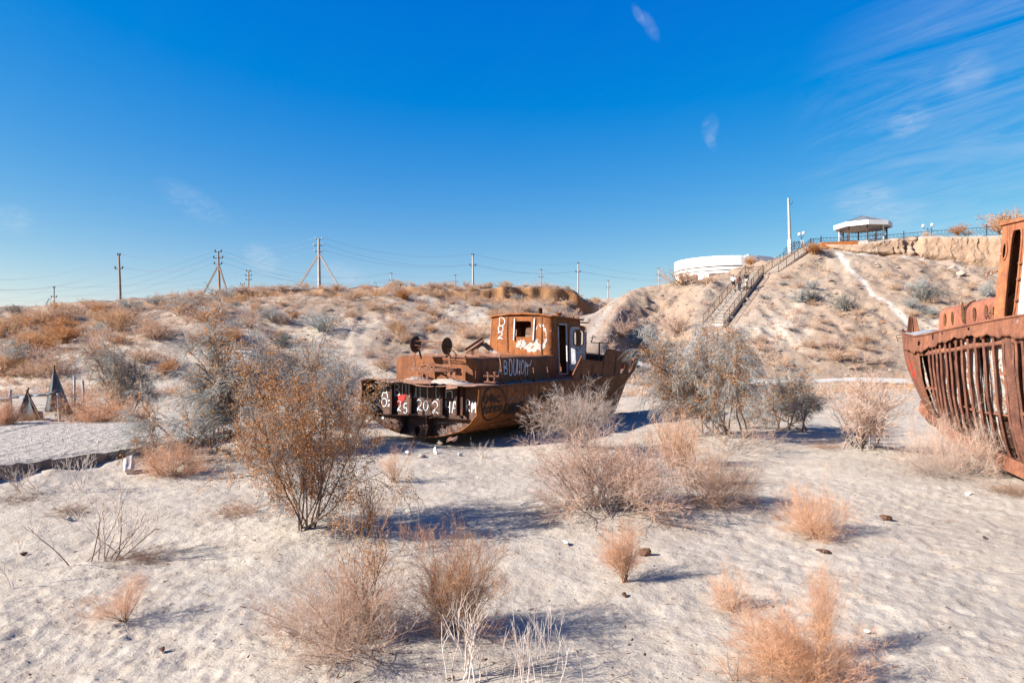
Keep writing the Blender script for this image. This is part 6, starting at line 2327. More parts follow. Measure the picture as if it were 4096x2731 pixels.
# low trunk with slit ports, rounded top
TY0, TY1, TX = 2.84, 4.95, 1.10
tr = MB()
secs = []
for i in range(8):
    a = math.pi / 2 * i / 7
    secs.append((TX - .28 + .28 * math.cos(a), .62 - .28 + .28 * math.sin(a)))
secs = [(TX + .03, -.12)] + secs
full_ = secs + [(-x, z) for x, z in reversed(secs)]
NYT = 60
slots = [(3.08, .004), (3.34, .004), (3.69, .012), (4.05, .010), (4.41, .010)]
vs = [Vector((x + .012 * math.sin(yy * 5 + z * 8), yy, b_sheer(yy) + .02 + z * (1 + .03 * (yy - TY0)))) for yy in [TY0 + i * (TY1 - TY0) / NYT for i in range(NYT + 1)] for x, z in full_]
nbf = len(full_)
fs = []
for i in range(NYT):
    for j in range(nbf - 1):
        fs.append([i * nbf + j, (i + 1) * nbf + j, (i + 1) * nbf + j + 1, i * nbf + j + 1])
fs.append(list(range(nbf)))
tr.add(vs, fs)
trunk_ = tr.build('cabin_trunk', M['rust_trunk'], barge, smooth=False)
for yy, hw in slots:
    so = MB()
    n = 14
    z0 = b_sheer(yy) + .02
    long_ = abs(yy - 3.69) < .1
    pts = [Vector((TX + .014, yy + (hw + .035) * math.cos(2 * math.pi * i / n), z0 + (.30 if not long_ else .40) + (.17 if not long_ else .26) * math.sin(2 * math.pi * i / n))) for i in range(n)]
    so.prism(pts, (.012, 0, 0))
    sl = so.build('port_slot', M['rust_reel'], trunk_)
for yy in (3.76,):
    s_ = MB()
    s_.tube([Vector((x + .012, yy, b_sheer(yy) + .02 + z * 1.06)) for x, z in secs], .018, 5)
    s_.build('roof_seam', M['rust_reel'], trunk_)
lt = MB()
for pts in ([(3948, 1256), (3960, 1250), (3972, 1252), (3985, 1245)], [(3938, 1268), (3944, 1255), (3950, 1270)]):
    lt.tube([B_px(x, y_, 0, TX + .08) for x, y_ in pts], .014, 5)
lt.box((TX + .05, 4.62, b_sheer(4.6) + .28), (.04, .10, .26))
lt.build('port_latch', M['rust_fitting'], trunk_)

# wheelhouse
WY0, WY1, WX, WZ0, WZ1 = 4.70, 7.6, 1.25, -.10, 2.15
zb = b_sheer(5.2)
def wh(x, y_, z):
    k_ = 1 - .10 * z / 2.3
    return Vector((x * k_, y_ + .28 * z / 2.3 * (1 if y_ < 6.2 else .2), zb + z))
wm = MB()
ch = .05          # chamfered front corner
# front (facing the bow), then the orange chamfer with its tall door opening, then the white side
wm.wall_hole(lambda u, v: wh(-WX + ch + (2 * WX - 2 * ch) * u, WY0, WZ0 + (WZ1 - WZ0) * v), (.25, .55, .75, .85), 40, (0, .03, 0), 5)
wm.grid(lambda u, v: wh(-WX + ch * (u), WY0 + ch * (1 - u), WZ0 + (WZ1 - WZ0) * v), 2, 4)
wm.grid(lambda u, v: wh(-WX, WY0 + ch + (WY1 - WY0 - ch) * u, WZ0 + (WZ1 - WZ0) * v), 4, 4)
wm.grid(lambda u, v: wh(WX - 2 * WX * u, WY1, WZ0 + (WZ1 - WZ0) * v), 4, 4)
wh_front = wm.build('wheelhouse', M['rust_wheelhouse'], barge)
wc = MB()
wc.grid(lambda u, v: wh(WX - ch + ch * u, WY0 + ch * u, WZ0 + (WZ1 - WZ0) * v), 1, 4)
wc.wall_hole(lambda u, v: wh(WX, WY0 + ch + .24 * u, WZ0 + (WZ1 - WZ0) * v), (.30, .66, .80, .82), 36, (-.03, 0, 0), 2.2)
wc.build('front_panel', M['rust_wheelhouse'], wh_front)
wd_ = MB()
wd_.wall_hole(lambda u, v: wh(WX, WY0 + ch + .24 + .42 * u, WZ0 + (WZ1 - WZ0) * v), (.10, .06, .80, .93), 60, (-.05, 0, 0), 5.0)
wd_.build('door_surround', M['rust_wheelhouse'], wh_front)
ws = MB()
ws.wall_hole(lambda u, v: wh(WX, WY0 + ch + .66 + 1.0 * u, WZ0 + (WZ1 - WZ0) * v), (.20, .64, .62, .84), 40, (-.04, 0, 0), 2.2)
ws.grid(lambda u, v: wh(WX, WY0 + ch + 1.66 + (WY1 - WY0 - ch - 1.66) * u, WZ0 + (WZ1 - WZ0) * v), 4, 4)
ws.build('side_panel', M['white_flaking'], wh_front, solid=.01)
rg2 = MB()
def loop_on(u0, v0, u1, v1, fn, r_, e=6.0, n=40):
    pts = []
    for i in range(n + 1):
        a = 2 * math.pi * i / n
        k_ = 1 / ((abs(math.cos(a))) ** e + (abs(math.sin(a))) ** e) ** (1 / e)
        pts.append(fn((u0 + u1) / 2 + (u1 - u0) / 2 * k_ * math.cos(a), (v0 + v1) / 2 + (v1 - v0) / 2 * k_ * math.sin(a)) + Vector((.01, 0, 0)))
    rg2.tube(pts, r_, 6, caps=False)
loop_on(.10, .06, .80, .93, lambda u, v: wh(WX, WY0 + ch + .24 + .42 * u, WZ0 + (WZ1 - WZ0) * v), .022)
loop_on(.20, .64, .62, .84, lambda u, v: wh(WX, WY0 + ch + .66 + 1.0 * u, WZ0 + (WZ1 - WZ0) * v), .035, 2.2)
loop_on(.30, .66, .80, .82, lambda u, v: wh(WX, WY0 + ch + .24 * u, WZ0 + (WZ1 - WZ0) * v), .022, 2.2)
rg2.build('opening_rim', M['rust_wheelhouse'], wh_front, smooth=True)
rfm = MB()
rfm.prism([wh(-WX + ch - .03, WY0 - .06, WZ1), wh(WX - ch + .03, WY0 - .06, WZ1), wh(WX + .05, WY0 + ch - .03, WZ1), wh(WX + .05, WY1 + .05, WZ1), wh(-WX - .05, WY1 + .05, WZ1), wh(-WX - .05, WY0 + ch - .03, WZ1)], (0, 0, .07))
rfm.build('wheelhouse_roof', M['rust_wheelhouse'], wh_front)
pf = MB()
p = wh(WX - .25, WY0 + .55, WZ1)
pf.lathe([(.10, 0), (.10, .22), (.07, .24)], p + Vector((0, 0, .07)), 12)
pf.tube([p + Vector((-.45, -.1, .07)), p + Vector((-.45, -.1, .22))], .03, 8)
pf.build('vent_pipe', M['rust_wheelhouse'], wh_front)
bx = MB()
f_s = lambda u, v: wh(WX, WY0 + ch + u, WZ0 + (WZ1 - WZ0) * v)
bx.tube([wh(WX - .02, WY0 + .02, 1.15), wh(WX, WY0 - .10, 1.13)], .018, 6)
q_ = wh(WX, WY0 - .16, 1.13)
bx.tube([q_ + Vector((0, .06 * math.cos(a), .06 * math.sin(a))) for a in [i * math.pi / 6 for i in range(13)]], .012, 5, caps=False)
q_ = wh(WX, WY0 - .30, 1.10)
bx.tube([q_ + Vector((0, .06 * math.cos(a), .06 * math.sin(a))) for a in [i * math.pi / 6 for i in range(13)]], .012, 5, caps=False)
bx.box(f_s(1.05, .06) + Vector((.22, 0, .02)), (.50, .5, .05))
for v in (.25, .45, .60):
    bx.box(f_s(.62, v) + Vector((.03, 0, 0)), (.06, .07, .04))
bx.build('wheelhouse_fitting', M['rust_fitting'], wh_front)
rs = MB()
c = B_px(3660, 1465, 1, .95)
for i in range(9):
    yy = .85 + .5 * rgb.uniform()
    t = .50 + .22 * rgb.uniform()
    L = .10 + .14 * rgb.uniform()
    a = b_pt(yy, t, 1, .022)
    b = b_pt(yy + .02, t - L * .5, 1, .022)
    w_ = .008 + .010 * rgb.uniform()
    rs.add([a + Vector((.004, -w_, 0)), a + Vector((.006, w_, 0)), b + Vector((.006, w_ * .7, 0)), b + Vector((.004, -w_ * .7, 0))], [(0, 1, 2, 3)])
rs.build('red_paint_mark', M['spray_red'], barge)
# ---------------------------------------------------------------- left: concrete slab, mesh shelter, posts
def slab():
    pl = [(-9.15, 17.25), (-8.7, 20.5), (-8.4, 23.2), (-20, 23.8), (-34, 21), (-24, 6.0), (-13.6, 10.0), (-10.8, 14.35)]
    rgs = np.random.default_rng(4)
    out_ = []
    for (x0, y0), (x1, y1) in zip(pl, pl[1:] + pl[:1]):
        n = max(2, int(math.hypot(x1 - x0, y1 - y0) / .16))
        for i in range(n):
            t = i / n
            out_.append((x0 + (x1 - x0) * t + rgs.uniform(-.07, .07), y0 + (y1 - y0) * t + rgs.uniform(-.07, .07)))
    me = MB()
    n = len(out_)
    top = .36
    me.add([(x, y, top - rgs.uniform(0, .045)) for i, (x, y) in enumerate(out_)] + [(x + .01, y, -.3) for x, y in out_], [list(range(n))[::-1]] + [[i, (i + 1) % n, n + (i + 1) % n, n + i] for i in range(n)])
    m, nn = new_mat('slab_concrete')
    v = nn.n('ShaderNodeTexCoord').outputs['Object']
    vr = nn.n('ShaderNodeTexVoronoi', {'Vector': v, 'Scale': 5.0}, feature='F1').outputs['Distance']
    nz = nn.noise(v, 3.2, 8, .7)
    f2 = nn.noise(v, 22, 6, .7)
    c = nn.mix(nn.ramp(nz, [(.38, 0.0), (.62, 1.0)]), (.37, .315, .27), (.47, .42, .37))
    c = nn.mix(nn.ramp(f2, [(.55, 0.0), (.68, .55)]), c, (.27, .19, .14))
    finish(nn, c, .95, nn.math('ADD', nn.math('MULTIPLY', vr, 1.2), nn.math('ADD', nn.math('MULTIPLY', f2, .8), nz)), .9, .06)
    so = me.build('concrete_path', m)
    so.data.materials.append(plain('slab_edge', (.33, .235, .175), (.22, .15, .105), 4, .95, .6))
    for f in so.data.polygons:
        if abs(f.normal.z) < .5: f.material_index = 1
    tag(so, kind='structure')
    # rubble lying on it, countless
    V = MB()
    for i in range(1300):
        y = rgs.uniform(12, 23)
        x = rgs.uniform(-19, -9)
        if x > np.interp(y, [10, 14.35, 17.25, 23], [-13.6, -10.9, -9.3, -8.5]) - .1: continue
        s_ = rgs.uniform(.008, .032)
        V.add([(x + s_ * math.cos(a) * rgs.uniform(.7, 1.2), y + s_ * math.sin(a) * rgs.uniform(.7, 1.2), top - .01) for a in (0, 1.3, 2.5, 3.8, 5)] + [(x, y, top + s_ * rgs.uniform(.3, .7))], [(0, 1, 5), (1, 2, 5), (2, 3, 5), (3, 4, 5), (4, 0, 5)])
    tag(V.build('slab_rubble', M['stone_white']), 'small broken concrete crumbs lying on the raised slab', 'rubble', None, 'stuff')


slab()


def shelter():
    Y = 27.0
    def P(xd, yd, dy=0): return pt(xd, yd, Y + dy)
    def post(name, label, a, b, r_, mat, cat='post', group=None):
        a, b = Vector(a), Vector(b)
        b.z = min(b.z, gz(b.x, b.y)) - .1
        t_ = thing(name, label, cat, b, group=group)
        m = MB(); m.tube([b, a.lerp(b, .5), a], r_ * 1.1, 8, r_ * .9)
        m.build('post', M[mat], t_, world=True)
        return t_
    post('fence_post', 'white-painted fence post at the left with a dark band', P(24, 895), P(21, 970), .055, 'pole_white')
    post('fence_post', 'second white stick leaning against the left fence post', P(25, 912, -.1), P(28, 968, -.2), .04, 'pole_white')
    post('fence_post', 'pale grey post carrying the right end of the dark cloth', P(133, 902), P(138, 962), .055, 'pole_white')
    post('fence_post', 'leaning pale post right of the shelter with dark bands', P(190, 873, 1), P(195, 948, 1), .05, 'pole_white')
    post('fence_post', 'short pale post behind the leaning post', P(171, 863, 3), P(171, 905, 3), .05, 'pole_white')
    # dark mesh tent on tripod poles
    base = P(60, 962)
    z0 = gz(base.x, base.y) - .05
    t_ = thing('mesh_tent', 'dark grey mesh tent on crossed poles behind the cloth-hung rail', 'tent', (base.x, base.y, z0))
    apex = P(62, 896)
    L_, R_, Bk = P(34, 950, -.3), P(101, 966, -.3), P(58, 945, 1.8)
    for q in (L_, R_, Bk): q.z = z0
    L_ = P(35, 945, -.3); L_.z = z0 + .25
    cl = MB()
    def tri(a, b, c, n=10, sag=.12):
        def fn(u, v):
            p = a.lerp(b, u).lerp(c, 0) if False else a + (b - a) * u * v + (c - a) * (1 - u) * v
            p = p.copy(); p.y += sag * math.sin(math.pi * u) * v
            p.z += .04 * math.sin(u * 11) * v * (v > .8)
            return p
        cl.grid(fn, n, n)
    tri(apex, L_, R_.lerp(L_, .25), 10)
    tri(apex, Bk, L_, 10)
    tri(apex, R_, Bk, 10)
    cl.build('mesh_cloth', M['cloth_grey'], t_, smooth=True, world=True, solid=.01)
    for a, b, m_ in ((P(66, 890), P(32, 955, -.3), 'pole_brown'), (P(60, 896), P(103, 967, -.4), 'pole_brown'), (P(64, 893), P(55, 955, 1.2), 'pole_brown')):
        b.z = z0 - .05
        m = MB(); m.tube([a, b], .035, 7); m.build('pole', M[m_], t_, world=True)
    # rolled dark cloth on the rail
    t2 = thing('shade_cloth', 'rolled dark cloth stretched along the rail above the mesh tent', 'cloth', P(80, 905))
    m = MB()
    pts = [P(28, 911), P(50, 909.5), P(75, 907.5), P(100, 906), P(118, 903), P(132, 900)]
    m.tube(pts, .055, 8)
    m.build('cloth_roll', M['cloth_grey'], t2, smooth=True, world=True)
    m = MB()
    m.grid(lambda u, v: P(30 + 98 * u, 911 - 9 * u + (6 + 3 * math.sin(u * 9)) * v * math.sin(math.pi * min(1, u * 1.1 + .05)), -.05 + .1 * math.sin(u * 20) * v), 24, 4)
    m.build('hanging_edge', M['cloth_pale'], t2, smooth=True, world=True, solid=.01)
    t3 = thing('shade_cloth', 'pale grey cloth drooping from the left fence post to the picture edge', 'cloth', P(5, 920))
    m = MB()
    m.grid(lambda u, v: P(-40 + 63 * u, 908 + 5 * u + (10 + 16 * (1 - u)) * v, -.1 + .15 * math.sin(v * 9 + u * 3)), 16, 8)
    m.build('cloth_sheet', M['cloth_pale'], t3, smooth=True, world=True, solid=.01)
    # tall pointed mesh tent behind
    a, l, r_ = P(124, 842, 3), P(108, 918, 3), P(140, 905, 3)
    b4 = Vector((a.x, a.y, gz(a.x, a.y)))
    t4 = thing('mesh_tent', 'tall narrow pointed dark mesh tent behind the shelter', 'tent', b4)
    m = MB()
    pk = Vector((a.x + .05, a.y + 1.2, b4.z))
    l2, r2 = Vector((l.x - .1, l.y, b4.z + .15)), Vector((r_.x + .15, r_.y, b4.z + .1))
    fr = Vector((a.x + .12, a.y - .35, b4.z + .2))
    for x_, y_ in ((l2, fr), (fr, r2), (r2, pk), (pk, l2)):
        m.grid(lambda u, v, x_=x_, y_=y_: a.lerp(x_.lerp(y_, u), v) + Vector((0, .05 * math.sin(u * 6), 0)) * v, 6, 10)
    m.build('mesh_cloth', M['cloth_grey'], t4, smooth=True, world=True, solid=.008)
    m = MB(); m.tube([a + Vector((0, .02, .06)), fr + Vector((0, .03, 0))], .03, 6); m.build('pole', M['pole_brown'], t4, world=True)
    # white cans at the tent's foot
    for xd, yd, lab in ((71, 938, 'pale can leftmost in the mesh tent'), (75, 948, 'wider white can in the middle of the mesh tent'), (88, 950, 'white sack-like can outside the right pole of the tent')):
        p = P(xd, yd, .6); p.z = gz(p.x, p.y)
        m = MB(); s_ = .17 if xd != 71 else .13
        m.lathe([(s_, 0), (s_ * 1.05, .08), (s_, .34), (s_ * .9, .40), (s_ * .3, .43)], p, 12)
        tag(m.build('paint_can', M['stone_white'], None), lab, 'can')
    # thin wires of the fence
    w_ = MB()
    for dz in (0, .35):
        w_.tube([P(-30, 945 - dz * 20), P(22, 942 - dz * 20), P(135, 935 - dz * 20), P(194, 930 - dz * 20, 1)], .008, 4)
    tag(w_.build('fence_wire', M['wire']), 'two slack wires strung between the pale fence posts', 'wire')


shelter()

# white block half hidden by the shrubs on the lower left slope
b_ = on_ground(555, 872)
tb = thing('concrete_block', 'white concrete block half hidden behind the grey shrubs left of the ship', 'block', b_)
mm = MB(); mm.box((b_.x, b_.y, b_.z + .9), (1.9, 1.4, 2.1)); mm.box((b_.x, b_.y, b_.z + 2.0), (2.05, 1.55, .12))
mm.build('block_body', M['white_paint'], tb, world=True, bevel=.04)


def stone(name, label, cat, xd, yd, w_, h_, mat, seed, flat=.7, group=None):
    name = {'rock': 'rock', 'debris': 'debris_scrap', 'brick': 'brick'}[cat]
    p = on_ground(xd, yd)
    s_ = KD * p.y / FPX
    rgs = np.random.default_rng(seed)
    bm = bmesh.new()
    bmesh.ops.create_icosphere(bm, subdivisions=3, radius=1)
    ax = [(unit(rgs.normal(size=3)), rgs.uniform(.30, .62)) for _ in range(11)]
    for v in bm.verts:
        q = np.array(v.co)
        for n_, d_ in ax:
            k = q @ n_
            if k > d_: q = q - n_ * (k - d_)
        q = q + .03 * np.sin(q[[1, 2, 0]] * 9 + seed)
        v.co = Vector(q)
    xs = [v.co.x for v in bm.verts]; zs = [v.co.z for v in bm.verts]
    sx, sz = w_ * s_ / (max(xs) - min(xs)), h_ * s_ / (max(zs) - min(zs))
    zmin = min(zs)
    for v in bm.verts:
        v.co = Vector((v.co.x * sx, v.co.y * sx * flat, (v.co.z - zmin) * sz * 1.15 - .15 * h_ * s_))
    me = bpy.data.meshes.new(name); bm.to_mesh(me); bm.free()
    o = link_mesh(name, me, M[mat])
    o.location = (p.x, p.y, gz(p.x, p.y))
    o.rotation_euler = (0, 0, rgs.uniform(0, 3))
    return tag(o, label, cat, group)


ST = [('stone', 'pale angular boulder beside the end of the concrete slab', 'rock', 298, 1088, 40, 40, 'stone_white', 7), ('stone', 'bright white flat stone alone on the sand in the middle', 'rock', 1298, 1252, 22, 11, 'stone_white', 2),
      ('stone', 'dark stone with pale veins beside the narrow orange bush', 'rock', 1476, 1276, 34, 20, 'debris_brown', 3), ('stone', 'pale brick-shaped stone right of the hull shrub', 'rock', 1411, 1046, 24, 12, 'stone_white', 4),
      ('stone', 'brown scrap of bark on open sand at the right', 'debris', 2035, 1196, 28, 13, 'debris_brown', 5), ('stone', 'thin dark scrap lying below the round tumbleweed', 'debris', 1890, 1269, 34, 8, 'debris_brown', 6),
      ('stone', 'dark clod left of the small sparse orange bush', 'debris', 1437, 1372, 18, 10, 'debris_brown', 7), ('stone', 'rusty dark scrap on the sand at lower left', 'debris', 54, 1276, 18, 8, 'debris_brown', 8),
      ('stone', 'white scrap of plastic beside the rusty sapling', 'debris', 939, 1176, 18, 9, 'stone_white', 9), ('stone', 'dark scrap at the lower right edge of the open sand', 'debris', 2262, 1238, 16, 6, 'debris_brown', 10),
      ('stone', 'small white chip right of the round tumbleweed', 'rock', 1950, 1218, 14, 5, 'stone_white', 11), ('stone', 'pale chip at the right near the ribbed wreck', 'rock', 2222, 1138, 14, 8, 'stone_white', 12),
      ('stone', 'dark brown clod in a footprint at the bottom left', 'debris', 372, 1500, 22, 14, 'debris_brown', 13), ('stone', 'white chip beside the big orange bush', 'rock', 1990, 1456, 18, 9, 'stone_white', 14),
      ('stone', 'white bottle-like scrap on the mound of the largest drooping shrub', 'debris', 1627, 1080, 18, 13, 'stone_white', 15), ('stone', 'dark clod in the arm of the tangled bush', 'debris', 1403, 1120, 16, 14, 'debris_brown', 16),
      ('stone', 'white shard in the shadow band at left', 'debris', 161, 1196, 14, 12, 'stone_white', 17),
      ('stone', 'white angular rock nearest the torn stern plate', 'rock', 1000, 1042, 18, 16, 'stone_white', 21), ('stone', 'tan rock under the torn stern plate', 'rock', 1012, 1022, 26, 12, 'stone_tan', 22), ('stone', 'flat tan rock right of the torn stern plate', 'rock', 1040, 1016, 24, 9, 'stone_tan', 23),
      ('stone', 'white rock leftmost below the stern', 'rock', 938, 1046, 16, 12, 'stone_white', 24), ('stone', 'grey rock between the two white ones below the stern', 'rock', 970, 1050, 20, 9, 'stone_tan', 25), ('stone', 'small rock below the stern right of the tan rocks', 'rock', 1058, 1048, 12, 8, 'stone_white', 26),
      ('stone', 'lone dark rock half way up the right slope', 'rock', 2192, 625, 28, 16, 'stone_tan', 31), ('stone', 'second dark rock beside the lone one on the right slope', 'rock', 2205, 634, 22, 12, 'stone_tan', 32), ('stone', 'orange brick on the right slope above the wreck', 'brick', 2027, 741, 8, 4, 'orange_render', 33)]
for a in ST:
    stone(*a)

# ---------------------------------------------------------------- kerb of the walk at the foot of the hill, and the ramp to the stairs
def walk():
    m = MB()
    pts = [pt(xd, 881, 57.6) for xd in (1420, 1560, 1700, 1850, 1980, 2100, 2250, 2400)]
    for a, b in zip(pts[:-1], pts[1:]):
        za, zb_ = gz(a.x, a.y), gz(b.x, b.y)
        m.bar((a.x, a.y, za + .06), (b.x - .01, b.y, zb_ + .06), .40, .38)
    tag(m.build('kerb', M['white_paint']), kind='structure')
    r_ = MB()
    prof = [(1639, 745, 69), (1625, 765, 66.5), (1600, 790, 63.3), (1570, 815, 60.8)]
    L, R_ = [], []
    for xd, yd, Y in prof:
        p = pt(xd, yd, Y)
        z = gz(p.x, p.y) + .14
        L.append(Vector((p.x - 1.25, p.y, z))); R_.append(Vector((p.x + 1.0, p.y - .3, z)))
    n = len(prof)
    r_.add(L + R_ + [q - Vector((0, 0, .6)) for q in L] + [q - Vector((0, 0, .6)) for q in R_],
           [(i, i + 1, n + i + 1, n + i) for i in range(n - 1)] + [(i, 2 * n + i, 2 * n + i + 1, i + 1) for i in range(n - 1)] + [(n + i, n + i + 1, 3 * n + i + 1, 3 * n + i) for i in range(n - 1)] + [(0, n, 3 * n, 2 * n), (n - 1, 3 * n - 1, 4 * n - 1, 2 * n - 1)])
    tag(r_.build('ramp_path', M['concrete']), kind='structure')


walk()

# ---------------------------------------------------------------- stairs with railings
P0, P1, P2, P3 = STAIR
stairs = thing('staircase', 'long concrete staircase with brown railings climbing the hill', 'stairs', P0)


def flight(a, b, n, wid, landings=()):
    a, b = Vector(a), Vector(b)
    run = Vector((b.x - a.x, b.y - a.y, 0))
    L = run.length
    d = run.normalized()
    s_ = d.cross(Vector((0, 0, 1))).normalized()
    tread = L / n
    me = bpy.data.meshes.new('step')
    mb = MB(); mb.box((0, 0, -.16), (wid, tread * 1.02, .32)); mb.box((0, -tread * .5 - .005, -.03), (wid, .04, .05))
    me.from_pydata(mb.v, [], mb.f)
    me.materials.append(M['concrete'])
    me.materials.append(M['debris_brown'])
    for f in me.polygons:
        if f.index >= 6 and abs(f.normal.y) > .5: f.material_index = 1
    ang_ = math.atan2(-d.x, d.y)
    for i in range(n):
        o = bpy.data.objects.new('step', me)
        COL.objects.link(o)
        o.parent = stairs
        p = a + run * ((i + .5) / n)
        z = a.z + (b.z - a.z) * (i + 1) / n
        o.location = Vector((p.x, p.y, z)) - P0
        o.rotation_euler = (0, 0, ang_)
    sw = MB()
    for sd in (-1, 1):
        q = s_ * (sd * (wid / 2 + .08))
        sw.prism([a + q + Vector((0, 0, .02)), b + q + Vector((0, 0, .02)), b + q - Vector((0, 0, .75)), a + q - Vector((0, 0, .75))], s_ * (.10 * sd))
    sw.build('side_wall', M['earth_wall'], stairs, world=True)
    return d, s_


def lattice(mb, a, b, h0, h1, cell=.42, r_=.011):
    """wrought diamonds between two posts"""
    a, b = Vector(a), Vector(b)
    n = max(1, int(round((b - a).length / cell)))
    up = Vector((0, 0, 1))
    for i in range(n):
        p, q = a.lerp(b, i / n), a.lerp(b, (i + 1) / n)
        m = (p + q) / 2
        zm = (h0 + h1) / 2
        mb.bar(p + up * h0, m + up * zm, r_, r_); mb.bar(m + up * zm, p + up * h1, r_, r_)
        mb.bar(q + up * h0, m + up * zm, r_, r_); mb.bar(m + up * zm, q + up * h1, r_, r_)
        mb.bar(p + up * h0, p + up * h1, r_, r_)


def railing(pts, mat, parent, h=.98, post_each=2.2, cell=.62):
    ps, hr, la = [], MB(), MB()
    for a, b in zip(pts[:-1], pts[1:]):
        a, b = Vector(a), Vector(b)
        n = max(1, int(round((b - a).length / post_each)))
        for i in range(n + 1):
            p = a.lerp(b, i / n)
            if not ps or (p - ps[-1]).length > .3:
                ps.append(p)
        hr.bar(a + Vector((0, 0, h)), b + Vector((0, 0, h)), .045, .04)
        hr.bar(a + Vector((0, 0, .14)), b + Vector((0, 0, .14)), .035, .035)
        for i in range(n):
            lattice(la, a.lerp(b, i / n), a.lerp(b, (i + 1) / n), .14, h, cell)
    for p in ps:
        m = MB(); m.bar(p - Vector((0, 0, .25)), p + Vector((0, 0, h + .06)), .055, .055)
        m.build('railing_post', mat, parent, world=True)
    hr.build('handrail', mat, parent, world=True)
    o = la.build('railing_lattice', mat, parent, world=True)
    o['kind'] = 'stuff'


WID = 2.0
d1, s1 = flight(P0, P1, 40, WID)
land = MB()
land.box(((P1.x + P2.x) / 2 + d1.x * .9, (P1.y + P2.y) / 2 + d1.y * .9 - .2, P1.z - .14), (3.2, 2.0, .28))
land.build('landing', M['concrete'], stairs, world=True)
P2b = Vector((P2.x + .6, P2.y + .3, P1.z))
d2, s2 = flight(P2b, P3, 22, WID)
top_l = MB()
top_l.box((P3.x + .9, P3.y + .6, P3.z - .12), (2.4, 2.2, .26))
top_l.build('landing', M['concrete'], stairs, world=True)


def stepped(a, b, s_, off, kinks):
    """railing line that rises with the stairs but runs level at the small landings"""
    out_ = []
    for t in kinks:
        p = Vector(a).lerp(Vector(b), t) + s_ * off
        out_.append(p)
    return out_


ro = WID / 2 + .05
for sgn in (-1, 1):
    railing(stepped(P0, P1, s1, sgn * ro, (0, .34, .40, .66, .72, 1.0)), M['iron_brown'], stairs)
    railing(stepped(P2b, P3, s2, sgn * ro, (0, .45, .55, 1.0)), M['iron_brown'], stairs)
railing([P1 + s1 * -ro, P1 + s1 * -ro + d1 * 1.8, P2b + s2 * -ro], M['iron_brown'], stairs)

# ---------------------------------------------------------------- bluff: eroded cliff face, its top edge fence
def cliff_line(n=200):
    px = [1895, 1925, 1960, 2010, 2060, 2100, 2140, 2200, 2260, 2320, 2400, 2500, 2640]
    yt = [562, 561, 560, 552, 545, 541, 540, 539, 538, 537, 536, 536, 537]
    yb = [570, 574, 584, 588, 592, 596, 604, 612, 622, 634, 650, 662, 676]
    Yd = [88.5, 87.8, 87, 86.4, 86, 85.6, 85, 84, 82.8, 81.5, 79.5, 77.5, 75.5]
    xs = np.linspace(px[0], px[-1], n)
    return [(x, np.interp(x, px, yt), np.interp(x, px, yb), np.interp(x, px, Yd)) for x in xs]


def cliff():
    N, MV = 420, 34
    L = cliff_line(N + 1)
    tops = [pt(x, a, Y) for x, a, b, Y in L]
    bots = [pt(x, b + 3, Y) for x, a, b, Y in L]
    u = np.cumsum([0] + [(tops[i + 1] - tops[i]).length for i in range(N)])
    U, Vv = np.meshgrid(u, np.linspace(0, 1, MV + 1), indexing='ij')
    H = np.array([max(.05, (tops[i].z - bots[i].z)) for i in range(N + 1)])[:, None]
    blocks = fbm(U * .22, Vv * .6, 5, 4)
    butt = np.abs(fbm(U * .20 + 7, Vv * .25, 15, 3))
    clods = fbm(U * 1.5, Vv * H * 1.5, 25, 4)
    bulge = .30 * np.sin(np.pi * np.clip(Vv, 0, 1)) ** .8 + .25 * np.exp(-((Vv - .30) / .12) ** 2)
    under = -.60 * (1 - sstep(.03, .22, Vv)) * np.clip(.6 + vnoise(U * .12, U * 0, 3), 0, 1)
    crev = -.75 * np.exp(-(fbm(U * .16, Vv * .12 + 3, 45, 3) / .035) ** 2)
    flut = np.abs(fbm(U * .9, Vv * .35 + 9, 65, 3))
    out_ = np.clip(H, 0, 2.5) / 2.5 * (bulge + .40 * fbm(U * .11, Vv * .5, 5, 5, .55) + .16 * butt - .14 * flut + .10 * clods + .05 * fbm(U * 4, Vv * H * 4, 85, 2) + under + crev)
    V = []
    for i in range(N + 1):
        t, b = tops[i], bots[i]
        for j in range(MV + 1):
            v = j / MV
            z = b.z + (t.z - b.z) * v - (.35 if j == 0 else 0)
            y = t.y - .15 + 1.1 * sstep(.86, 1.0, np.array(v)) ** 2 - out_[i, j] * (1 - .8 * (v > .98)) - .5 * (1 - v)
            V.append((t.x + .25 * clods[i, j] * (0 < v < 1), float(y), z + .12 * blocks[i, MV] * v + .05 * clods[i, j] * v))
    # rim row going back on to the plateau
    base = len(V)
    for i in range(N + 1):
        q = V[i * (MV + 1) + MV]
        V.append((q[0], q[1] + 4.0, q[2] + .12))
        V.append((q[0], q[1] + 42.0, q[2] - .8))
    idx = np.arange((N + 1) * (MV + 1)).reshape(N + 1, MV + 1)
    F = np.stack([idx[:-1, :-1], idx[1:, :-1], idx[1:, 1:], idx[:-1, 1:]], -1).reshape(-1, 4)
    r_ = []
    for i in range(N):
        r_.append([idx[i, MV], idx[i + 1, MV], base + 2 * i + 2, base + 2 * i])
        r_.append([base + 2 * i, base + 2 * i + 2, base + 2 * i + 3, base + 2 * i + 1])
    me = np_mesh('bluff', np.array(V), np.concatenate([F, np.array(r_)]), True)
    for k in ('soil', 'path', 'brown', 'layer'):
        a = me.attributes.new(k, 'FLOAT', 'POINT')
        a.data.foreach_set('value', np.full(len(V), {'soil': .50, 'path': 0.0, 'brown': .45, 'layer': 0.0}[k], np.float32))
    o = link_mesh('bluff', me, M['sand'])
    tag(o, kind='structure')
    return tops


cliff_tops = cliff()
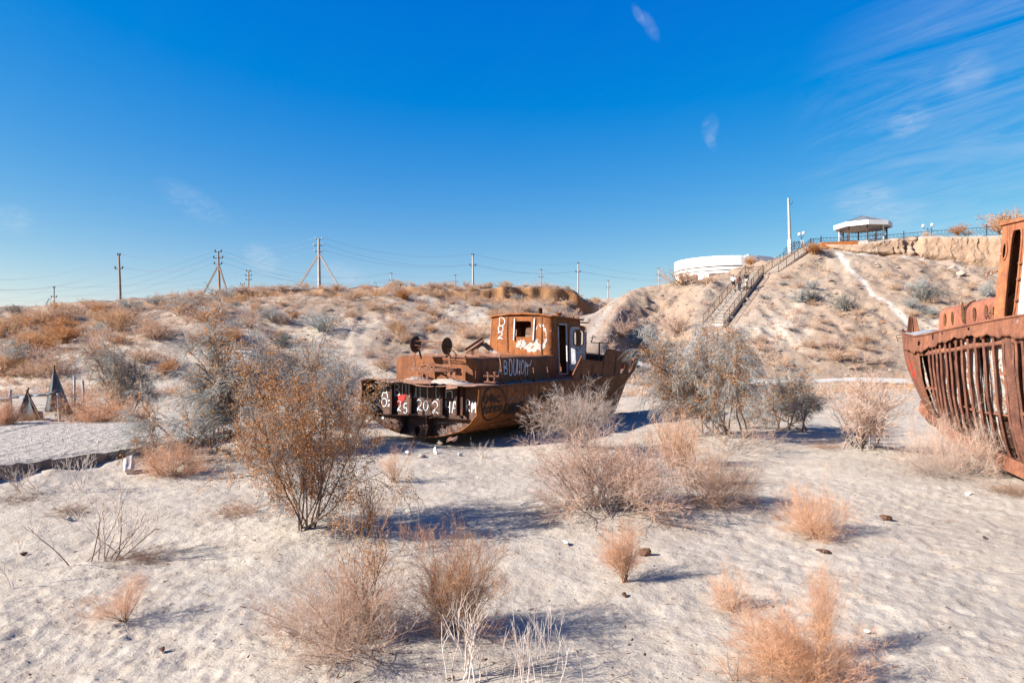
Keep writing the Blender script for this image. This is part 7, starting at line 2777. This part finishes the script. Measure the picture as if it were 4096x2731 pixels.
# orange retaining wall under the fence corner
ow = MB()
a, b = pt(1886, 563, 88.2), pt(1972, 559, 88.2)
ow.prism([a + Vector((0, 0, .35)), b + Vector((0, 0, .32)), b - Vector((0, 0, .10)), pt(1945, 566, 88.2), pt(1915, 571, 88.2), pt(1888, 572, 88.2)], (0, .4, 0))
wl_ = thing('retaining_wall', 'bright orange low wall under the fence corner at the top of the stairs', 'wall', a)
ow.build('wall_face', M['orange_render'], wl_, world=True)


def fence():
    Yf = 89.5
    top = [(1886, 543), (1946, 541), (2010, 538), (2076, 533), (2140, 527), (2202, 523), (2266, 518), (2330, 513), (2400, 508)]
    segs = []
    t_ = thing('iron_fence', 'dark blue wrought iron fence along the top of the bluff', 'fence', pt(1886, 565, Yf))
    hr, la = MB(), MB()
    hgt = 1.05
    for i, (x, y) in enumerate(top):
        Y = Yf - 1.0 * i * .25
        p = pt(x, y, Y)
        m = MB(); m.bar(p - Vector((0, 0, hgt + .5)), p + Vector((0, 0, .12)), .09, .09)
        m.build('fence_post', M['iron_blue'], t_, world=True)
        if i < len(top) - 1:
            x2 = top[i + 1][0]
            q = pt(x2 - .5, top[i + 1][1] + 4, Yf - (i + 1) * .25)
            p2 = pt(x + .5, y + 3.5, Y)
            pn = MB()
            pn.bar(p2, q, .06, .06); pn.bar(p2 - Vector((0, 0, hgt)), q - Vector((0, 0, hgt)), .05, .05)
            n = 7
            for k in range(n):
                a, b = p2.lerp(q, k / n), p2.lerp(q, (k + 1) / n)
                m_ = (a + b) / 2
                dz = Vector((0, 0, hgt))
                pn.bar(m_ - dz * .12, a - dz * .5, .022); pn.bar(a - dz * .5, m_ - dz * .88, .022); pn.bar(m_ - dz * .12, b - dz * .5, .022); pn.bar(b - dz * .5, m_ - dz * .88, .022)
                pn.bar(m_ - dz * .3, a.lerp(m_, .5) - dz * .5, .02); pn.bar(a.lerp(m_, .5) - dz * .5, m_ - dz * .7, .02); pn.bar(m_ - dz * .3, b.lerp(m_, .5) - dz * .5, .02); pn.bar(b.lerp(m_, .5) - dz * .5, m_ - dz * .7, .02)
                pn.bar(m_, m_ - dz * .12, .02); pn.bar(m_ - dz * .88, m_ - dz, .02)
            pn.build('fence_panel', M['iron_blue'], t_, world=True)
    # stair-head pieces
    t2 = thing('iron_fence', 'short blue iron railing stepping down beside the top of the stairs', 'fence', pt(1850, 575, 88.6))
    hh = [(1862, 549, 565), (1885, 548, 565), (1843, 571, 590), (1822, 556, 574), (1805, 556, 576)]
    pr = [((1885, 548), (1862, 549)), ((1862, 549), (1843, 565)), ((1843, 556), (1824, 556)), ((1824, 556), (1800, 574))]
    for (x0, y0), (x1, y1) in pr:
        pn = MB()
        a, b = pt(x0, y0, 88.8), pt(x1, y1, 88.8)
        dz = Vector((0, 0, .85))
        pn.bar(a, b, .06); pn.bar(a - dz, b - dz, .045)
        for k in range(4):
            c, e = a.lerp(b, k / 4), a.lerp(b, (k + 1) / 4)
            pn.bar(c, e - dz, .022); pn.bar(e, c - dz, .022)
        pn.bar(a - dz * 1.2, a + Vector((0, 0, .1)), .08)
        pn.build('railing_panel', M['iron_blue'], t2, world=True)


fence()


def gazebo():
    c = pt(1982, 560, 93.0)
    z0 = c.z
    g_ = thing('gazebo', 'octagonal pavilion with white fascia and grey roof on the bluff', 'pavilion', c)
    Rr, Rp = 3.62, 2.95
    zf0, zf1 = pt(1982, 525.5, 93).z, pt(1982, 515.5, 93).z
    zap = pt(1985, 495, 93).z
    A8 = [math.pi / 8 + i * math.pi / 4 + rad(6) for i in range(8)]
    def ring(r_, z): return [Vector((c.x + r_ * math.cos(a), c.y + r_ * math.sin(a), z)) for a in A8]
    fa = MB()
    fa.add(ring(Rr, zf0) + ring(Rr + .04, zf1) + ring(Rr - .15, zf1) + ring(Rr - .12, zf0), [[i + 8 * k, (i + 1) % 8 + 8 * k, (i + 1) % 8 + 8 * ((k + 1) % 4), i + 8 * ((k + 1) % 4)] for k in range(4) for i in range(8)])
    fa.build('fascia', M['white_paint'], g_, world=True)
    rf_ = MB()
    ap = Vector((c.x, c.y, zap))
    r1 = ring(Rr - .1, zf1 - .02)
    rf_.add(r1 + [ap], [(i, (i + 1) % 8, 8) for i in range(8)])
    for q in r1: rf_.bar(q, ap, .08, .05)
    rf_.build('roof', M['roof_grey'], g_, world=True)
    ce = MB()
    ce.add(ring(Rr - .13, zf0 + .04), [list(range(8))[::-1]])
    ce.build('ceiling', M['stone_white'], g_, world=True)
    for i, q in enumerate(ring(Rp, z0)):
        m = MB(); m.bar(q - Vector((0, 0, .3)), Vector((q.x, q.y, zf0 + .05)), .13, .13)
        m.build('post', M['iron_brown'] if i % 3 else M['white_paint'], g_, world=True)
    pf = ring(Rp, z0)
    for i in range(8):
        a, b = pf[i], pf[(i + 1) % 8]
        m = MB()
        hh = zf0 - z0
        m.bar(a + Vector((0, 0, hh - .1)), b + Vector((0, 0, hh - .1)), .04); m.bar(a + Vector((0, 0, hh - .65)), b + Vector((0, 0, hh - .65)), .03)
        lattice(m, a, b, hh - .65, hh - .1, .45, .02)
        if i not in (4,):
            m.bar(a + Vector((0, 0, .85)), b + Vector((0, 0, .85)), .05); m.bar(a + Vector((0, 0, .15)), b + Vector((0, 0, .15)), .04)
            lattice(m, a, b, .15, .85, .5, .018)
        m.build('trellis_panel', M['iron_brown'], g_, world=True)
    fl_ = MB()
    fl_.add(ring(Rp + .3, z0 + .02) + ring(Rp + .3, z0 - .5), [list(range(8))] + [[i, 8 + i, 8 + (i + 1) % 8, (i + 1) % 8] for i in range(8)])
    fl_.build('floor_plinth', M['concrete'], g_, world=True)


gazebo()


def rotunda():
    Yc = 128.0
    c = pt(1665, 640, Yc)
    zt = pt(1652, 602, Yc).z
    R = 9.2
    b_ = thing('round_building', 'white round building with a broad parapet behind the hill', 'building', (c.x, c.y, zt - 6.6))
    K = 40
    def drum(prof, mat, name, smooth=False):
        m = MB(); m.lathe(prof, (c.x, c.y, 0), K)
        return m.build(name, M[mat], b_, world=True)
    drum([(R, zt - 1.75), (R + .06, zt - 1.70), (R + .06, zt), (R - .3, zt), (R - .3, zt - .2)], 'white_paint', 'parapet')
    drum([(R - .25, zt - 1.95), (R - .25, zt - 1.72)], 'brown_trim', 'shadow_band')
    drum([(R - .05, zt - 2.45), (R - .02, zt - 2.40), (R - .02, zt - 1.93), (R - .1, zt - 1.93)], 'white_paint', 'cornice_band')
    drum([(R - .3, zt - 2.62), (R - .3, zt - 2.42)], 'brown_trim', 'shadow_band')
    drum([(R - .12, zt - 7.0), (R - .12, zt - 2.6)], 'white_paint', 'wall')
    m = MB(); m.lathe([(R - .4, zt - .35), (.2, zt + .1)], (c.x, c.y, 0), K); m.build('roof', M['white_paint'], b_, world=True)
    m = MB(); m.lathe([(1.85, zt - .2), (1.85, zt + .35), (1.5, zt + .55), (.3, zt + .62)], (c.x + .6, c.y - 2, 0), 24); m.build('roof_cap', M['white_paint'], b_, world=True)
    # long windows with brown frames and grilles
    for a0, a1, z1_, z0_ in ((-2.66, -2.42, 3.25, 4.15), (-2.16, -1.80, 3.15, 3.95), (-1.45, -1.1, 3.15, 3.95), (-.8, -.5, 3.15, 3.95)):
        fr = MB(); n = 8
        zz0, zz1 = zt - z0_, zt - z1_
        for i in range(n):
            q0, q1 = a0 + (a1 - a0) * i / n, a0 + (a1 - a0) * (i + 1) / n
            P_ = lambda a, r_, z: Vector((c.x + r_ * math.cos(a), c.y + r_ * math.sin(a), z))
            for za, zb_ in ((zz0 - .10, zz0), (zz1, zz1 + .16)):
                fr.add([P_(q0, R - .02, za), P_(q1, R - .02, za), P_(q1, R - .02, zb_), P_(q0, R - .02, zb_), P_(q0, R - .2, za), P_(q1, R - .2, za), P_(q1, R - .2, zb_), P_(q0, R - .2, zb_)],
                       [(0, 1, 2, 3), (0, 4, 5, 1), (3, 2, 6, 7)])
        for a in (a0, a1):
            fr.bar(P_(a, R - .06, zz0 - .1), P_(a, R - .06, zz1 + .16), .16, .16)
        w_ = fr.build('window', M['brown_trim'], b_, world=True)
        pn = MB()
        for i in range(n):
            q0, q1 = a0 + (a1 - a0) * i / n, a0 + (a1 - a0) * (i + 1) / n
            pn.add([P_(q0, R - .09, zz0), P_(q1, R - .09, zz0), P_(q1, R - .09, zz1), P_(q0, R - .09, zz1)], [(0, 1, 2, 3)])
        pn.off = -Vector(b_.location)
        pn.build('pane', M['insulator'], w_)
        gr = MB()
        for i in range(2 * n + 1):
            a = a0 + (a1 - a0) * i / (2 * n)
            gr.bar(P_(a, R - .05, zz0), P_(a, R - .05, zz1), .05)
        gr.bar(P_(a0, R - .05, (zz0 + zz1) / 2), P_(a1, R - .05, (zz0 + zz1) / 2), .05)
        gr.off = -Vector(b_.location)
        gr.build('grille', M['stone_tan'], w_)


rotunda()

# ---------------------------------------------------------------- globe lamps
def globe_lamp(xd, ytop, Y, label, gap=.55, h=3.0):
    p = pt(xd, ytop, Y)
    zb_ = p.z - h
    t_ = thing('globe_lamp', label, 'street lamp', (p.x, p.y, zb_), group='twin globe lamps on the hill')
    m = MB(); m.tube([Vector((p.x, p.y, zb_)), Vector((p.x, p.y, p.z - .55))], .05, 8)
    m.build('post', M['iron_blue'], t_, world=True)
    for s_ in (-1, 1):
        a = MB(); a.tube([Vector((p.x, p.y, p.z - .75)), Vector((p.x + s_ * gap * .5, p.y, p.z - .8)), Vector((p.x + s_ * gap, p.y, p.z - .45 + .08 * s_))], .025, 6)
        a.build('arm', M['iron_blue'], t_, world=True)
        gl = MB(); gl.lathe([(.05, -.22), (.16, -.16), (.22, 0), (.16, .16), (.04, .22)], (p.x + s_ * gap, p.y, p.z - .22 + .08 * s_), 14)
        gl.build('globe', M['globe'], t_, smooth=True, world=True)
    return p


p = globe_lamp(1841, 533, 90.5, 'twin white globe lamp with a small sign beside the top of the stairs', .28, 4.2)
sg = MB(); sg.box((p.x + .03, p.y - .1, p.z - 1.35), (.36, .03, .50))
tag(sg.build('small_sign', M['white_paint']), 'small white sign hung on the globe lamp by the stairs', 'sign')
globe_lamp(2131, 514, 94, 'twin white globe lamp behind the bluff fence', .62, 3.4)
globe_lamp(1715, 585, 112, 'twin white globe lamp in front of the white round building', .22, 3.5)

# ---------------------------------------------------------------- power poles on the ridge
def at_ridge(xd, Y):
    x = (xd * KD - 2048) / FPX * Y
    return Vector((x, Y, gz(x, Y)))


def power_pole(xd, ytop, Y, label, r_=.15, mat='concrete_pole', arms=2, struts=None, dark=True, lean=0.0, name='power_pole', ytop_pts=True, bot=None):
    top = pt(xd, ytop, Y)
    base = at_ridge(xd + lean, Y)
    if bot is not None:
        base = pt(xd + lean, bot, Y); base.z = min(base.z, gz(base.x, base.y))
    t_ = thing(name, label, 'utility pole', base)
    m = MB(); m.tube([base - Vector((0, 0, .6)), base.lerp(top, .5), top], r_ * 1.25, 8, r_ * .75)
    m.build('shaft', M[mat], t_, world=True)
    ends = []
    for k in range(arms):
        z = top.z - .1 - k * (.75 if arms > 2 else 1.5)
        wid = [.75, 1.1, .9][k % 3] if arms > 1 else .7
        if arms == 2: wid = (.25, .85)[k]
        a = MB(); a.bar(Vector((top.x - wid / 2, top.y, z)), Vector((top.x + wid / 2, top.y, z)), .08, .08); a.build('cross_arm', M['insulator'], t_, world=True)
        for s_ in (-1, 1):
            q = Vector((top.x + s_ * wid / 2, top.y, z + .12))
            i_ = MB(); i_.lathe([(.03, -.12), (.085, -.04), (.085, .02), (.05, .06), (.08, .12), (.03, .17)], q, 8)
            i_.build('insulator', M['insulator' if dark else 'insulator_white'], t_, world=True)
            ends.append(q + Vector((0, 0, .1)))
    for (xs, ys) in (struts or []):
        b_ = pt(xs, ys + 3, Y + (.0 if xs < xd else -.2)); 
        a_ = top.lerp(base, .30)
        s_ = MB(); s_.bar(a_, Vector((b_.x, b_.y, min(b_.z, gz(b_.x, b_.y)) - .3)), r_ * 1.25, r_ * 1.1)
        s_.build('strut', M[mat], t_, world=True)
    return ends


PL = {}
PL['a'] = power_pole(273, 585, 78, 'plain tall concrete pole on the left ridge with one short crossarm', .13, 'concrete_pole_dark', 2, lean=3)
PL['b'] = power_pole(501, 577, 84, 'brown tripod pole with two raking struts on the left ridge', .14, 'concrete_pole_dark', 3, [(458, 668), (526, 660)], lean=3)
PL['c'] = power_pole(732, 548, 84, 'tallest pale tripod pole with two raking struts', .18, 'concrete_pole', 3, [(676, 656), (782, 654)], False, lean=1)
PL['d'] = power_pole(1086, 585, 100, 'pale single pole in the middle of the ridge', .15, 'concrete_pole', 2, lean=1)
PL['e'] = power_pole(1328, 605, 125, 'pole with a white lower half near the cut of the track', .15, 'concrete_pole', 2)
PL['f'] = power_pole(124, 660, 110, 'small brown pole with one crossarm at the left end of the ridge', .11, 'concrete_pole_dark', 2)
PL['g'] = power_pole(571, 622, 120, 'dark pole top with three insulator tiers behind the ridge', .14, 'concrete_pole_dark', 3)
PL['h'] = power_pole(557, 652, 120, 'lowest dark pole top just showing left of the three-tier one', .11, 'concrete_pole_dark', 1)
PL['i'] = power_pole(899, 628, 150, 'small pale pole right of the tallest tripod', .16, 'concrete_pole', 2)
PL['j'] = power_pole(1046, 632, 160, 'thin leaning dark pole left of the pale single pole', .13, 'concrete_pole_dark', 2)
PL['k'] = power_pole(1243, 620, 150, 'brown pole right of the pale single pole', .13, 'concrete_pole_dark', 2)
PL['l'] = power_pole(1397, 645, 165, 'small dark pole standing in the saddle of the track', .14, 'concrete_pole', 2)
PL['m'] = power_pole(1513, 617, 165, 'blue-grey pole top left of the white round building', .12, 'concrete_pole', 2)
tp = pt(1811, 455, 94)
bp = pt(1815, 572, 94)
tpo = thing('tall_mast', 'tall plain pale mast beside the top of the stairs', 'mast', bp)
m_ = MB(); m_.tube([bp - Vector((0, 0, 1)), bp.lerp(tp, .5), tp], .24, 10, .14); m_.build('shaft', M['concrete_pole'], tpo, world=True)
m_ = MB(); m_.tube([bp - Vector((0, 0, .5)), bp.lerp(tp, .18)], .30, 10); m_.build('base_sleeve', M['white_paint'], tpo, world=True)
m_ = MB(); q = bp.lerp(tp, .87); m_.tube([q, q + Vector((.45, 0, .1)), q + Vector((.6, 0, .5))], .04, 6); m_.build('hook', M['insulator'], tpo, world=True)


def street_lamp(xd, ytop, Y, label, dx):
    top = pt(xd, ytop, Y)
    base = at_ridge(xd, Y)
    t_ = thing('street_lamp', label, 'street lamp', base)
    m = MB(); m.tube([base - Vector((0, 0, .5)), base.lerp(top, .85), top + Vector((dx * .35, 0, -.05)), top + Vector((dx, 0, 0))], .07, 7); m.build('post', M['wire'], t_, world=True)
    m = MB(); m.box(top + Vector((dx * 1.15, 0, 0)), (.5, .2, .12)); m.build('lamp_head', M['white_paint'], t_, world=True)


street_lamp(107, 686, 105, 'curved street lamp left of the small brown pole', .9)
street_lamp(866, 648, 165, 'small curved street lamp far behind the ridge', -1.0)


def span(a, b, sag, mat, label, r_=.014, group='overhead wires'):
    r_ *= .75
    a, b = Vector(a), Vector(b)
    m = MB(); m.tube([a.lerp(b, i / 14) - Vector((0, 0, sag * 4 * (i / 14) * (1 - i / 14))) for i in range(15)], r_, 3)
    tag(m.build('power_wire', M[mat]), label, 'wire', group)


W_ = lambda k, i: PL[k][min(i, len(PL[k]) - 1)]
LV = {0: 'top', 2: 'middle', 3: 'lowest', 4: 'lowest'}
for i in (0, 2, 3):
    span(pt(-40, (641, 652, 662)[min(i, 2)] + (2 if i == 3 else 0), 66), W_('a', i), 1.0, 'wire_pale', LV[i] + ' pale wire from the left edge to the plain tall pole', .018)
    span(W_('a', i), W_('b', (0, 2, 4)[min(i, 2)] if i < 3 else 5), .8, 'wire_pale', LV[i] + ' pale wire between the plain tall pole and the brown tripod', .014)
for i in (0, 2, 4):
    span(W_('b', i), W_('c', i), .6, 'wire_pale', LV[i] + ' wire between the two tripod poles', .013)
    span(W_('c', i + 1), W_('d', (0, 2, 3)[i // 2]), 1.2, 'wire', LV[i] + ' wire between the tallest tripod and the pale single pole', .016)
    span(W_('d', (1, 2, 3)[i // 2]), W_('e', (0, 2, 3)[i // 2]), .9, 'wire', LV[i] + ' wire right of the pale single pole', .017)
    span(W_('b', i + 1), Vector(W_('i', (0, 2, 3)[i // 2])), 2.2, 'wire', LV[i] + ' long sagging wire from the brown tripod down to the right', .016)
    span(W_('e', (1, 2, 3)[i // 2]), pt(1560, 634 + 3 * i, 180), .8, 'wire', LV[i] + ' wire from the half-white pole into the hill at right', .018)
    span(pt(-40, 668 + 10 * i, 100), W_('b', i), 2.0, 'wire', LV[i] + ' thin dark wire crossing behind the plain tall pole', .013)
for i in (0, 2):
    up_ = 'upper' if i == 0 else 'lower'
    span(W_('f', i), W_('g', i), 1.0, 'wire', up_ + ' thin wire between the small brown pole and the three-tier pole', .014)
    span(W_('g', i + 1), W_('i', i), 1.2, 'wire', up_ + ' thin wire between the three-tier pole and the small pale pole', .015)
    span(W_('i', i), W_('j', i), 1.0, 'wire', up_ + ' thin wire between the small pale pole and the leaning dark pole', .015)
    span(W_('j', i), W_('k', i), .8, 'wire', up_ + ' thin wire low over the ridge right of the leaning pole', .015)
    span(W_('k', i), W_('l', i), .8, 'wire', up_ + ' thin wire running down towards the saddle', .016)
    span(pt(-40, 685 + 8 * i, 110), W_('f', i), .8, 'wire', up_ + ' thin wire at the left edge low over the ridge', .013)
span(tp.lerp(bp, .22), pt(1700, 598, 118), 2.2, 'wire', 'single slack wire from the tall mast to the round building', .014)

# ---------------------------------------------------------------- three people climbing the stairs
def skin_mesh(name, verts, edges, radii, mat, parent, sub=1):
    me = bpy.data.meshes.new(name)
    me.from_pydata([Vector(v) for v in verts], edges, [])
    o = link_mesh(name, me, mat, parent)
    sk_ = o.modifiers.new('skin', 'SKIN')
    for i, r_ in enumerate(radii):
        sv = me.skin_vertices[0].data[i]
        sv.radius = (r_, r_ * .85) if not isinstance(r_, tuple) else r_
        sv.use_root = (i == 0)
    o.modifiers.new('sub', 'SUBSURF').levels = sub
    o.modifiers['sub'].render_levels = sub
    return o


def person(name, label, t, off, H, hair, top, bottom, short, long_hair, swing):
    a, b = P0, P1
    p = a.lerp(b, t) + s1 * off
    step_h = (b.z - a.z) / 40
    n_ = math.floor(t * 40)
    z = a.z + step_h * (n_ + 1)
    k = H / 1.72
    yaw = math.atan2(-d1.x, d1.y)
    t_ = thing(name, label, 'person', (p.x, p.y, z), (0, 0, yaw))
    f = swing
    # joints: y is forward (up the stairs), x to the right
    hipL, hipR = (-.09, 0, .90), (.09, 0, .90)
    kneeL, kneeR = (-.10, .14 + .05 * f, .52 + .05), (.10, -.02, .48)
    ankL, ankR = (-.10, .10, .09 + step_h), (.10, -.12, .08)
    toeL, toeR = (-.11, .24, .04 + step_h), (.11, .02, .03)
    V = [(0, 0, .94), (0, .0, 1.12), (0, .02, 1.32), (0, .02, 1.45), (0, .03, 1.52), (0, .04, 1.62), (0, .04, 1.70),
         hipL, kneeL, ankL, toeL, hipR, kneeR, ankR, toeR,
         (-.19, .02, 1.40), (-.25, -.06, 1.14), (-.24, .08 * f, .90), (-.235, .10 * f + .02, .82),
         (.19, .02, 1.40), (.25, .0, 1.14), (.25, -.08 * f + .06, .90), (.245, -.08 * f + .08, .82)]
    E = [(0, 1), (1, 2), (2, 3), (3, 4), (4, 5), (5, 6), (0, 7), (7, 8), (8, 9), (9, 10), (0, 11), (11, 12), (12, 13), (13, 14), (3, 15), (15, 16), (16, 17), (17, 18), (3, 19), (19, 20), (20, 21), (21, 22)]
    R_ = [.14, .13, .145, .10, .055, .095, .075, .095, .06, .042, .035, .095, .06, .042, .035, .06, .045, .034, .03, .06, .045, .034, .03]
    V = [tuple(Vector(v) * k) for v in V]
    R_ = [r_ * k for r_ in R_]
    skin_mesh('body', V, E, R_, M['skin'], t_)
    g = lambda L: [V[i] for i in L]
    # shirt over trunk and upper arms
    sv = g([0, 1, 2, 3, 15, 16, 19, 20, 17, 21])
    skin_mesh('shirt', sv, [(0, 1), (1, 2), (2, 3), (3, 4), (4, 5), (3, 6), (6, 7)] + ([(5, 8), (7, 9)] if not short else []), [r_ * k for r_ in ([.165, .165, .175, .11, .08, .062, .08, .062, .048, .048])], M[top], t_)
    # trousers or shorts
    if short:
        kl, kr = Vector(V[8]).lerp(Vector(V[7]), .12), Vector(V[12]).lerp(Vector(V[11]), .12)
        skin_mesh('shorts', [V[0], V[7], tuple(kl), V[11], tuple(kr)], [(0, 1), (1, 2), (0, 3), (3, 4)], [r_ * k for r_ in (.155, .115, .085, .115, .085)], M[bottom], t_)
    else:
        skin_mesh('trousers', g([0, 7, 8, 9, 11, 12, 13]), [(0, 1), (1, 2), (2, 3), (0, 4), (4, 5), (5, 6)], [r_ * k for r_ in (.155, .115, .078, .060, .115, .078, .060)], M[bottom], t_)
    hv = [(0, .02, 1.74), (0, -.015, 1.68), (0, -.03, 1.60)] + ([(0, -.05, 1.50), (0, -.06, 1.40)] if long_hair else [])
    skin_mesh('hair', [tuple(Vector(v) * k) for v in hv], [(i, i + 1) for i in range(len(hv) - 1)], [r_ * k for r_ in ([.07, .105, .095, .09, .06][:len(hv)])], M[hair], t_)
    for s_, i in ((-1, 9), (1, 13)):
        q = Vector(V[i])
        m = MB(); m.box(q + Vector((0, .05, -.05)) * k, (.10 * k, .26 * k, .08 * k)); m.build('shoe', M['cloth_navy'] if not short else M['cloth_cream'], t_, bevel=.02)


person('person', 'walker in a loose white shirt and black shorts, leftmost on the stairs', .600, -.72, 1.78, 'hair_ginger', 'cloth_white', 'cloth_black', True, True, 1)
person('person', 'walker in a maroon top and dark trousers, middle of the three on the stairs', .585, .02, 1.73, 'hair_dark', 'cloth_maroon', 'cloth_navy', False, True, -1)
person('person', 'walker in a black top and cream trousers, rightmost on the stairs', .635, .60, 1.88, 'hair_dark', 'cloth_black', 'cloth_cream', False, False, 1)
# ---------------------------------------------------------------- lay the ground, then plant it
build_ground()
build_shrubs()
hill_shrubs()
ground_litter()
